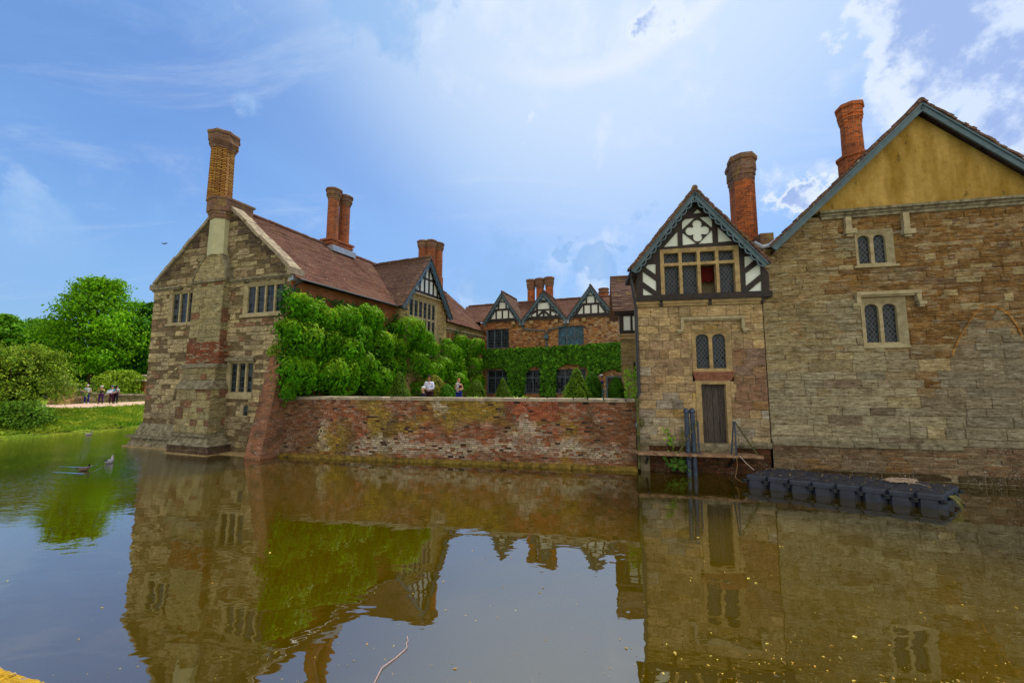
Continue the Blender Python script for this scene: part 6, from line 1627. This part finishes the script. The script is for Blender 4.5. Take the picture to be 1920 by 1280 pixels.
# ================================================================== PEOPLE
def skin_mesh(name, V, E, Rr, mat, parent=None, root=0, sub=1):
    me = bpy.data.meshes.new(name); me.from_pydata(V, E, []); me.update(); me.materials.append(mat)
    o = bpy.data.objects.new(name, me); COL.objects.link(o)
    if parent: o.parent = parent
    s = o.modifiers.new('Skin', 'SKIN'); s.use_smooth_shade = True
    if not me.skin_vertices: return o
    sv = me.skin_vertices[0].data
    for i, r in enumerate(Rr):
        r = r if isinstance(r, tuple) else (r, r); sv[i].radius = r; sv[i].use_root = (i == root)
    d = o.modifiers.new('Sub', 'SUBSURF'); d.levels = sub; d.render_levels = sub
    return o
CL = {}
def cloth(c, v=.12):
    k = tuple(round(x, 3) for x in c)
    if k not in CL: CL[k] = plain('cloth_%d' % len(CL), c, .85, .15, v, 9, .2)
    return CL[k]
def person(label, loc, face, height, shirt, legs, hair, arms, pose='stand', skin='skin', sleeve='short', female=False, hat=None, group='visitors', stride=.0, shoes=(.1, .08, .07), bald=False, long_hair=False):
    """face: heading angle (0 = towards +Y). arms: (left elbow, left wrist, right elbow, right wrist) in the body's own frame, metres at 1.75 m"""
    k = height/1.75; S = lambda p: (p[0]*k, p[1]*k, p[2]*k)
    V, E, Rd = [], [], []
    def v(p, r, par=None):
        V.append(S(p)); Rd.append(tuple(x*k for x in r) if isinstance(r, tuple) else r*k)
        if par is not None: E.append((par, len(V)-1))
        return len(V)-1
    dz = -.5 if pose == 'sit' else 0
    sw = .165 if female else .185
    pel = v((0, 0, .97+dz), (.125, .10)); sp = v((0, .0, 1.14+dz), (.115, .09), pel); chs = v((0, 0, 1.33+dz), (.135, .10), sp); nk = v((0, .0, 1.475+dz), .05, chs)
    jw = v((0, .035, 1.56+dz), (.055, .062), nk); hd = v((0, .02, 1.645+dz), (.074, .09), jw); tp = v((0, .005, 1.715+dz), (.055, .07), hd)
    v((0, .13, 1.63+dz), (.013, .016), hd)                                       # nose
    for s in (-1, 1): v((s*.088, .01, 1.63+dz), (.012, .02), hd)                 # ears
    joints = {}
    for s, el, wr in ((-1, arms[0], arms[1]), (1, arms[2], arms[3])):
        el = (el[0], el[1], el[2]+dz); wr = (wr[0], wr[1], wr[2]+dz)
        sh = v((s*sw, 0, 1.41+dz), .052, chs); e = v(el, .04, sh); w = v(wr, .027, e)
        d = Vector(wr)-Vector(el); d.normalize(); up = Vector((0, 0, 1)); x = d.cross(up); x = x.normalized() if x.length > .1 else Vector((1, 0, 0)); y = x.cross(d)
        pm = Vector(wr)+d*.06; p = v(tuple(pm), (.036, .02), w)
        for i, (off_, ln) in enumerate(((-.03, .06), (-.01, .072), (.01, .07), (.03, .055))):
            b = pm+d*.045+x*off_; f = v(tuple(b), .009, p); v(tuple(b+d*ln*.5-y*.02), .008, f)
        th = v(tuple(Vector(wr)+d*.04+x*s*-.035+y*.01), .01, p); v(tuple(Vector(wr)+d*.085+x*s*-.05+y*.012), .008, th)
        joints[s] = ((s*sw, 0, 1.41+dz), el, wr)
    leg = {}
    for s in (-1, 1):
        if pose == 'sit': pts = [(s*.10, .0, .93+dz), (s*.12, .42, .46), (s*.12, .40, .09)]
        elif pose == 'lie': pts = [(s*.1, .1, .95), (s*.1, .5, 1.0), (s*.1, .92, .95)]
        else: pts = [(s*.095, 0, .93), (s*.11, .03+s*stride*.5, .5), (s*.115, -.01+s*stride, .085)]
        h = v(pts[0], .085, pel); kn = v(pts[1], .058, h); an = v(pts[2], .038, kn); leg[s] = pts
    body = skin_mesh('person', V, E, Rd, M[skin]); body.location = loc; body.rotation_euler = (0, 0, face)
    tag(body, label, 'person', group)
    # garments follow the body a little outside it
    V, E, Rd = [], [], []
    a = v((0, 0, .93+dz), (.145 if not female else .14, .118)); b = v((0, 0, 1.14+dz), (.137, .112), a); c = v((0, 0, 1.33+dz), (.152, .117), b); v((0, 0, 1.455+dz), (.075, .066), c)
    for s in (-1, 1):
        sh, el, wr = joints[s]; h = v(sh, .068, c); f = .55 if sleeve == 'short' else 1.0
        if sleeve != 'none':
            m_ = tuple(sh[i]+(el[i]-sh[i])*f for i in range(3)); e = v(m_, .056, h)
            if sleeve == 'long': v(tuple(el[i]+(wr[i]-el[i])*.93 for i in range(3)), .042, e)
    skin_mesh('shirt', V, E, Rd, cloth(shirt), body)
    V, E, Rd = [], [], []
    a = v((0, 0, 1.0+dz), (.142, .115)); 
    for s in (-1, 1):
        pts = leg[s]; h = v(pts[0], .105, a); kn = v(pts[1], .078, h); v(tuple(pts[1][i]+(pts[2][i]-pts[1][i])*.93 for i in range(3)), .062, kn)
    skin_mesh('trousers', V, E, Rd, cloth(legs), body)
    m = MB()
    for s in (-1, 1):
        p = leg[s][2]; m.blob(S((p[0], p[1]+(.06 if pose != 'lie' else .04), p[2]-.035)), .05*k, .13*k, .05*k, 10, 6)
    m.build('shoe', cloth(shoes), body, smooth=True)
    m = MB()
    if not bald: m.blob(S((0, -.012, 1.70+dz)), .094*k, .108*k, .082*k, 12, 8)
    else: m.blob(S((0, -.05, 1.64+dz)), .094*k, .075*k, .075*k, 12, 8)
    if long_hair: m.blob(S((0, -.075, 1.58+dz)), .085*k, .055*k, .15*k, 10, 7)
    m.build('hair', cloth(hair), body, smooth=True)
    m = MB()
    for s in (-1, 1): m.blob(S((s*.032, .098, 1.655+dz)), .011*k, .008*k, .008*k, 6, 4)
    m.build('eyes', cloth((.02, .015, .012)), body)
    if hat:
        m = MB(); m.blob(S((0, -.01, 1.735+dz)), .103*k, .115*k, .075*k, 12, 7); m.hexa([S((-.07, .08, 1.71+dz)), S((.07, .08, 1.71+dz)), S((.06, .2, 1.70+dz)), S((-.06, .2, 1.70+dz))][::1], [S((-.07, .08, 1.725+dz)), S((.07, .08, 1.725+dz)), S((.06, .2, 1.71+dz)), S((-.06, .2, 1.71+dz))])
        m.build('cap', cloth(hat), body, smooth=True)
    return body
def towards(x, y, off_=0.0): return math.atan2(-(0-x), (0-y))+off_      # heading that faces the viewer
AD = ((-.24, .03, 1.13), (-.22, .16, .98), (.24, .03, 1.13), (.22, .16, .98))
fold = ((-.25, .03, 1.14), (-.06, .26, 1.10), (.25, .03, 1.14), (.07, .28, 1.13))
def at_px(px, Yd, z): v = atY(px, 740, Yd); return (v.x, v.y, z)
p = at_px(804.5, 19.4, TERR); person('person standing in a pale lilac long sleeved shirt and dark trousers, hands joined in front', p, towards(p[0], p[1], -.45), 1.74, (.62, .64, .85), (.035, .015, .02), (.03, .025, .02), fold, skin='skin2', sleeve='long', group=None)
p = at_px(793.5, 18.8, TERR); ps = person('person with white hair and dark jacket sitting low beside the lilac shirted one', p, towards(p[0], p[1], -1.2), 1.7, (.02, .02, .035), (.03, .03, .04), (.55, .55, .52), ((-.25, .1, 1.1), (-.2, .36, 1.02), (.25, .1, 1.1), (.2, .36, 1.02)), pose='sit', sleeve='long', group=None)
# the bench the old man sits on
bt = thing('garden_bench', p, 'plain wooden bench under the white haired sitter behind the moat wall', 'bench'); m = MB(); c = Plane((p[0]-.8, p[1]+.1), (p[0]+.8, p[1]-.05))
m.box(c, 0, 1.6, TERR+.33, TERR+.37, -.3, .2); m.build('seat', M['plank'], bt)
for u in (.1, 1.45):
    m = MB(); m.box(c, u, u+.06, TERR, TERR+.33, -.25, .15); m.build('leg', M['plank'], bt)
p = at_px(860, 22, TERR); hold = ((-.24, .06, 1.14), (.02, .27, 1.10), (.25, .08, 1.13), (.02, .28, 1.17))
w_ = person('person with reddish tied hair, black and red top and blue skirt, carrying a baby', p, towards(p[0], p[1], .25), 1.62, (.03, .012, .02), (.02, .04, .35), (.35, .16, .07), hold, sleeve='none', female=True, group=None)
h_ = towards(p[0], p[1], .25); cx, sx = math.cos(h_), math.sin(h_)
bl = lambda x, y, z: (p[0]+x*cx-y*sx, p[1]+x*sx+y*cx, TERR+z)
person('baby in pale grey clothes held in the arms of the red haired woman', bl(.13, .2, .89), h_+.5, .62, (.5, .52, .6), (.55, .55, .62), (.45, .3, .16), ((-.3, .1, 1.15), (-.25, .3, 1.2), (.3, .1, 1.15), (.25, .3, 1.2)), sleeve='long', group=None, shoes=(.5, .5, .55))
p = at_px(1128, 22.2, TERR); person('person in a navy top and light blue jeans walking behind the clipped yews', p, towards(p[0], p[1], -1.25), 1.8, (.012, .015, .10), (.22, .38, .52), (.05, .02, .015), AD, skin='skin2', stride=.12, hat=(.35, .33, .32), group=None)
g_ = 'walkers on the gravel path'
p = at_px(163, 37, 1.01); person('person with white hair, lilac patterned shirt and blue trousers standing on the path', p, towards(p[0], p[1], .2), 1.74, (.45, .48, .72), (.015, .02, .14), (.55, .5, .48), fold, group=g_, shoes=(.6, .65, .7))
v = Vector(p); m = MB(); m.blob((v.x-.3, v.y-.12, v.z+.92), .13, .09, .14, 10, 7); o = m.build('shoulder_bag', cloth((.04, .02, .06)), base=(v.x-.3, v.y-.12, v.z+.92)); tag(o, 'dark bag at the hip of the lilac shirted walker', 'bag')
p = at_px(190, 37, 1.01); person('person in pale cap and black vest raising a camera on the path', p, towards(p[0], p[1], -.5), 1.62, (.015, .015, .02), (.05, .02, .08), (.5, .42, .32), ((-.27, .1, 1.25), (-.07, .24, 1.55), (.27, .1, 1.25), (.08, .25, 1.55)), sleeve='none', female=True, hat=(.6, .58, .52), stride=.08, group=g_)
v = Vector(p); fc = towards(p[0], p[1], -.5); q = (v.x-math.sin(fc)*.3, v.y+math.cos(fc)*.3, v.z+1.47); m = MB(); m.cube(q[0]-.06, q[0]+.06, q[1]-.03, q[1]+.03, q[2]-.04, q[2]+.04); m.tube([q, (q[0]-math.sin(fc)*.1, q[1]+math.cos(fc)*.1, q[2])], .035, 8); o = m.build('camera', M['blackiron'], base=q); tag(o, 'small black camera held up by the walker in the pale cap', 'camera')
p = at_px(209.5, 36.6, 1.01); person('person in a dark blue cap and teal top bent over a map on the path', p, towards(p[0], p[1], .5), 1.62, (.05, .30, .42), (.05, .015, .03), (.05, .025, .015), hold, female=True, hat=(.02, .06, .22), group=g_)
v = Vector(p); q = Plane((v.x-.16, v.y-.36), (v.x+.22, v.y-.30)); m = MB(); m.hexa([q.P(0, v.z+1.0, .0), q.P(.42, v.z+1.0, 0), q.P(.42, v.z+1.0, -.008), q.P(0, v.z+1.0, -.008)], [q.P(0, v.z+1.26, -.14), q.P(.42, v.z+1.28, -.14), q.P(.42, v.z+1.28, -.148), q.P(0, v.z+1.26, -.148)]); o = m.build('folded_map', cloth((.6, .62, .75), .05), base=(v.x, v.y, v.z+1.1)); tag(o, 'pale unfolded map held by the walker in the dark blue cap', 'map')
p = at_px(217.5, 36.9, 1.01); person('person with long dark hair, pale grey top and black trousers, back turned, on the path', p, towards(p[0], p[1], 2.6), 1.66, (.42, .52, .52), (.015, .012, .02), (.02, .012, .012), AD, female=True, long_hair=True, group=g_)
v = Vector(p); m = MB(); m.blob((v.x+.22, v.y-.1, v.z+.95), .11, .07, .13, 10, 7); m.tube([(v.x+.2, v.y-.1, v.z+1.05), (v.x+.12, v.y-.13, v.z+1.25), (v.x-.08, v.y-.1, v.z+1.42)], .014, 5); o = m.build('shoulder_bag', cloth((.05, .02, .04)), base=(v.x+.22, v.y-.1, v.z+.95)); tag(o, 'dark bag slung on the long haired walker', 'bag')
p = at_px(93, 40, 1.0); z0 = atY(92, 743, 40).z
ps = person('person in a pale blue top and white trousers reclining on a bench beyond the shrub', (p[0], p[1], z0-.95), math.radians(80), 1.7, (.30, .50, .75), (.65, .66, .72), (.12, .06, .03), ((-.25, -.1, 1.12), (-.2, -.2, .95), (.25, -.1, 1.12), (.2, -.2, .95)), pose='lie', group=None, shoes=(.35, .25, .15))
bt = thing('park_bench', (p[0], p[1], 1.0), 'dark bench carrying the reclining person in the pale blue top', 'bench'); c = Plane((p[0]-1.3, p[1]), (p[0]+.5, p[1]+.1)); m = MB()
m.box(c, 0, 1.8, z0-.16, z0-.1, -.3, .25); m.build('seat', M['bark'], bt)
for u in (.1, 1.6):
    m = MB(); m.box(c, u, u+.08, .95, z0-.16, -.25, .2); m.build('leg', M['bark'], bt)

# ================================================================== DUCKS, BIRD
def duck(label, px, py, face, cb, chead, sc=1.0):
    x, y = ground(px, py, 0.0); t = thing('duck', (x, y, 0), label, 'duck', 'ducks on the moat'); t.rotation_euler = (0, 0, face); t.scale = (sc, sc, sc); BASE[t.name] = (0, 0, 0)
    m = MB(); R_ = []
    for yy, r, z in ((-.30, .02, .16), (-.24, .06, .12), (-.12, .105, .09), (.02, .12, .08), (.14, .10, .09), (.2, .06, .13), (.205, .045, .2), (.215, .04, .25)):
        R_.append([(r*math.cos(a), yy, z+r*.85*math.sin(a)) if yy < .2 else (r*math.cos(a), yy+r*math.sin(a)*-1.0, z) for a in [2*math.pi*k/12 for k in range(12)]])
    m.loft(R_); m.build('body', cloth(cb, .35), t, smooth=True)
    m = MB(); m.blob((0, .225, .285), .047, .06, .05, 12, 8); h = m.build('head', cloth(chead, .1), t, smooth=True)
    m = MB(); m.blob((0, .30, .272), .022, .05, .012, 8, 5); m.build('bill', cloth((.45, .3, .03)), h, smooth=True)
    m = MB(); m.hexa([(-.05, -.36, .16), (.05, -.36, .16), (.04, -.24, .13), (-.04, -.24, .13)], [(-.05, -.37, .18), (.05, -.37, .18), (.05, -.24, .19), (-.05, -.24, .19)]); m.build('tail', cloth((.06, .05, .05)), t)
duck('dark headed brown duck swimming right and trailing a long wake', 157, 882, math.radians(-75), (.16, .10, .07), (.015, .02, .015), .62)
duck('pale grey duck seen from behind near the left gable', 205, 868, math.radians(20), (.55, .52, .55), (.40, .36, .36), .8)
duck('small pale duck resting at the foot of the far bank', 166, 815, math.radians(-60), (.26, .23, .23), (.2, .17, .15), .6)
m = MB(); b = atY(308, 457, 60)
m.blob(b, .3, .1, .08, 8, 5)
for s in (-1, 1): m.face([(b.x, b.y-.1, b.z+.03), (b.x+s*.35, b.y-.05, b.z+.16), (b.x+s*.55, b.y+.1, b.z+.06), (b.x+s*.3, b.y+.12, b.z+.06)])
o = m.build('flying_bird', M['blackiron'], base=tuple(b)); tag(o, 'tiny dark bird flying in the sky left of the big gable', 'bird')
# wake of the leading duck: a raised ripple on the water
def ripple(pts, h, w):
    m = MB(); P_ = [Vector((*ground(x, y), 0)) for x, y in pts]; rows = []
    for i, p in enumerate(P_):
        d = (P_[min(i+1, len(P_)-1)]-P_[max(i-1, 0)]).normalized(); n = Vector((-d.y, d.x, 0)); k = math.sin(math.pi*min(1, .08+.9*i/(len(P_)-1)))
        rows.append([p+n*w*s+Vector((0, 0, .004+h*k*math.cos(s*math.pi/2)**2)) for s in (-1, -.5, 0, .5, 1)])
    for a, b in zip(rows[:-1], rows[1:]):
        for i in range(4): m.face([a[i], a[i+1], b[i+1], b[i]])
    o = m.build('wake_ripple', M['water'], smooth=True); tag(o, kind='structure')
ripple([(110, 874.5), (130, 875), (155, 876), (172, 874), (184, 869)], .006, .02)
ripple([(100, 884.5), (130, 886), (158, 888), (176, 884), (190, 876)], .007, .022)

# ================================================================== LIGHT, SKY, CAMERA
EL, AZ = math.radians(60), math.radians(36)                # veiled sun ahead and slightly right
w = bpy.data.worlds.new('World'); SC.world = w; w.use_nodes = True; nt = w.node_tree; nt.nodes.clear()
out = N(nt, 'ShaderNodeOutputWorld'); bg = N(nt, 'ShaderNodeBackground'); bg.inputs[1].default_value = .1; L(nt, bg.outputs[0], out.inputs[0])
sky = N(nt, 'ShaderNodeTexSky', sky_type='NISHITA', sun_disc=False); sky.sun_elevation = EL; sky.sun_rotation = AZ; sky.air_density = 1.2; sky.dust_density = .6; sky.ozone_density = 2.5
dirv = N(nt, 'ShaderNodeTexCoord').outputs['Generated']
sep = N(nt, 'ShaderNodeSeparateXYZ'); L(nt, dirv, sep.inputs[0]); X_, Y_, Z_ = sep.outputs
den = mathn(nt, 'ADD', mathn(nt, 'MAXIMUM', Z_, 0.0), .22)
pv_ = N(nt, 'ShaderNodeCombineXYZ'); L(nt, mathn(nt, 'DIVIDE', X_, den), pv_.inputs[0]); L(nt, mathn(nt, 'DIVIDE', Y_, den), pv_.inputs[1]); pv = pv_.outputs[0]
def off3(v, o, s=(1, 1, 1)):
    m = N(nt, 'ShaderNodeMapping'); m.inputs['Location'].default_value = o; m.inputs['Scale'].default_value = s; L(nt, v, m.inputs['Vector']); return m.outputs[0]
def smooth(f, a, b):
    m = N(nt, 'ShaderNodeMapRange', interpolation_type='SMOOTHSTEP'); L(nt, f, m.inputs[0]); m.inputs[1].default_value = a; m.inputs[2].default_value = b; return m.outputs[0]
def dot3(v):
    m = N(nt, 'ShaderNodeVectorMath', operation='DOT_PRODUCT'); L(nt, dirv, m.inputs[0]); l = math.sqrt(sum(x*x for x in v)); m.inputs[1].default_value = tuple(x/l for x in v); return m.outputs['Value']
sund = (math.sin(AZ)*math.cos(EL), math.cos(AZ)*math.cos(EL), math.sin(EL))
veil = noisen(nt, off3(pv, (3.1, 1.7, 0), (1, 1, 1)), .9, 6, .6, .5)
wisp = noisen(nt, off3(pv, (1, 5, 0), (.8, 2.2, 1)), 1.7, 8, .68, .8)
puff = noisen(nt, off3(dirv, (7.3, 2.2, 0)), 6.5, 9, .62, .2)
wn_ = N(nt, 'ShaderNodeTexNoise'); wn_.inputs['Scale'].default_value = 7; wn_.inputs['Detail'].default_value = 8; wn_.inputs['Roughness'].default_value = .62; L(nt, dirv, wn_.inputs['Vector'])
w1_ = N(nt, 'ShaderNodeVectorMath', operation='SUBTRACT'); L(nt, wn_.outputs['Color'], w1_.inputs[0]); w1_.inputs[1].default_value = (.5, .5, .5)
w2_ = N(nt, 'ShaderNodeVectorMath', operation='SCALE'); L(nt, w1_.outputs[0], w2_.inputs[0]); w2_.inputs['Scale'].default_value = .26
w3_ = N(nt, 'ShaderNodeVectorMath', operation='ADD'); L(nt, dirv, w3_.inputs[0]); L(nt, w2_.outputs[0], w3_.inputs[1])
warped = N(nt, 'ShaderNodeVectorMath', operation='NORMALIZE'); L(nt, w3_.outputs[0], warped.inputs[0])
def spot(px, py, r, edge=.35, wd=True):
    v = ray(px, py); m = N(nt, 'ShaderNodeVectorMath', operation='DOT_PRODUCT'); L(nt, warped.outputs[0] if wd else dirv, m.inputs[0]); l = math.sqrt(sum(x*x for x in v)); m.inputs[1].default_value = tuple(x/l for x in v)
    return smooth(m.outputs['Value'], math.cos(math.radians(r*1.5)), math.cos(math.radians(r*edge)))
def group(lst):
    acc = None
    for q in lst:
        s = mathn(nt, 'MULTIPLY', spot(q[0], q[1], q[2]), q[3] if len(q) > 3 else 1.0)
        acc = s if acc is None else mathn(nt, 'MAXIMUM', acc, s)
    return acc
def cloudy(mask, noise_, a, b, k=1.6): return smooth(mathn(nt, 'ADD', mask, mathn(nt, 'MULTIPLY', mathn(nt, 'SUBTRACT', noise_, .5), k)), a, b)
base = mixn(nt, 1.0, sky.outputs[0], SKYTINT, 'MULTIPLY')
c = mixn(nt, mathn(nt, 'ADD', .30, mathn(nt, 'MULTIPLY', smooth(veil, .35, .7), .22)), base, VEIL)
c = mixn(nt, mathn(nt, 'MULTIPLY', mathn(nt, 'SUBTRACT', 1.0, smooth(Z_, .02, .42)), .6), c, (2.8, 5.0, 7.6))
c = mixn(nt, mathn(nt, 'MULTIPLY', spot(1130, 120, 32, .1, False), .30), c, (4.8, 6.9, 9.2))          # glow of the veiled sun
c = mixn(nt, mathn(nt, 'MULTIPLY', spot(1150, -150, 26, .05, False), .72), c, (7.2, 8.3, 9.6))
c = mixn(nt, mathn(nt, 'MULTIPLY', smooth(wisp, .5, .74), .26), c, (6.4, 7.4, 9.0))
# faint halo round the veiled sun
hd_ = (math.sin(math.radians(9))*math.cos(math.radians(61)), math.cos(math.radians(9))*math.cos(math.radians(61)), math.sin(math.radians(61)))
hc = dot3(hd_); hr = mathn(nt, 'MULTIPLY', smooth(hc, math.cos(math.radians(23.6)), math.cos(math.radians(22))), mathn(nt, 'SUBTRACT', 1.0, smooth(hc, math.cos(math.radians(22)), math.cos(math.radians(20)))))
c = mixn(nt, mathn(nt, 'MULTIPLY', mathn(nt, 'MULTIPLY', hr, spot(1330, 110, 19, .2, False)), .5), c, (8.6, 8.8, 9.2))
# heaped cloud: white rims, blue grey hearts
wh = group([(1760, 60, 12, .6), (1880, 170, 11, .6), (880, 50, 9, .8), (1000, 40, 9, .7), (1230, 70, 7, .8), (440, 175, 3.5, .45), (560, 60, 5, .4), (1500, 372, 3.0, .9), (980, 226, 1.0), (1180, 150, 8, .6), (1100, 500, 7, .5), (880, 520, 6, .5), (60, 470, 7, .3)])
c = mixn(nt, mathn(nt, 'MULTIPLY', cloudy(wh, puff, .52, 1.15, 2.6), .62), c, (7.4, 8.2, 9.6))
puf2 = noisen(nt, off3(dirv, (1.3, 4.2, 2)), 9, 9, .6, .15)
hp = group([(1710, 22, 4.6), (1800, 85, 5.2), (1690, 130, 3.8), (1895, 190, 5.0), (1910, 280, 5.0), (1835, 250, 4.0), (1245, 28, 2.6), (1490, 376, 2.0), (1640, 190, 3.0, .8)])
dn = mathn(nt, 'ADD', mathn(nt, 'MULTIPLY', hp, .8), mathn(nt, 'MULTIPLY', mathn(nt, 'SUBTRACT', puf2, .5), 1.9))
c = mixn(nt, mathn(nt, 'MULTIPLY', smooth(dn, .38, .62), .75), c, (7.6, 8.4, 9.8))
c = mixn(nt, mathn(nt, 'MULTIPLY', smooth(dn, .70, .96), .85), c, (2.9, 4.3, 7.8))
bl = group([(735, 40, 5.0), (690, 15, 3.5, .8), (930, 520, 5, .9), (1065, 458, 1.6), (1130, 495, 2.4), (1205, 412, 1.3, .8), (830, 478, 2.4, .8), (1170, 410, 1.2, .8), (70, 480, 5, .7), (340, 390, 3.5, .6), (445, 190, 2, .5)])
c = mixn(nt, mathn(nt, 'MULTIPLY', cloudy(bl, puff, .4, 1.0, 2.6), .72), c, (2.7, 4.8, 8.2))
# unseen bright sky added behind the viewer as fill for the shaded walls
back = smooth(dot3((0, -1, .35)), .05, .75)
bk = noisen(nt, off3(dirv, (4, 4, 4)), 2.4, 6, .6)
c = mixn(nt, mathn(nt, 'MULTIPLY', back, .95), c, mixn(nt, smooth(bk, .35, .65), mul(BACK_FILL, .75), BACK_FILL))
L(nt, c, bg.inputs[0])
sl = bpy.data.lights.new('sun', 'SUN'); sl.energy = SUN; sl.angle = math.radians(10); sl.color = (1, .93, .82)
so = bpy.data.objects.new('sun', sl); COL.objects.link(so); so.location = (10, 40, 60)
so.rotation_euler = Vector(sund).to_track_quat('Z', 'Y').to_euler()
cam = bpy.data.cameras.new('camera'); cam.sensor_width = 36; cam.sensor_fit = 'HORIZONTAL'; cam.lens = F/1920*36; cam.clip_start = .1; cam.clip_end = 3000
co_ = bpy.data.objects.new('camera', cam); COL.objects.link(co_); co_.location = (0, 0, CZ); co_.rotation_euler = (math.pi/2+TH, 0, 0); SC.camera = co_
SC.render.engine = 'CYCLES'
SC.view_settings.view_transform = 'Standard'; SC.view_settings.look = 'None'; SC.view_settings.exposure = EXPO; SC.view_settings.gamma = 1
SC.cycles.max_bounces = 8; SC.cycles.diffuse_bounces = 3; SC.cycles.glossy_bounces = 4; SC.cycles.transmission_bounces = 3
try: SC.cycles.use_denoising = True
except Exception: pass
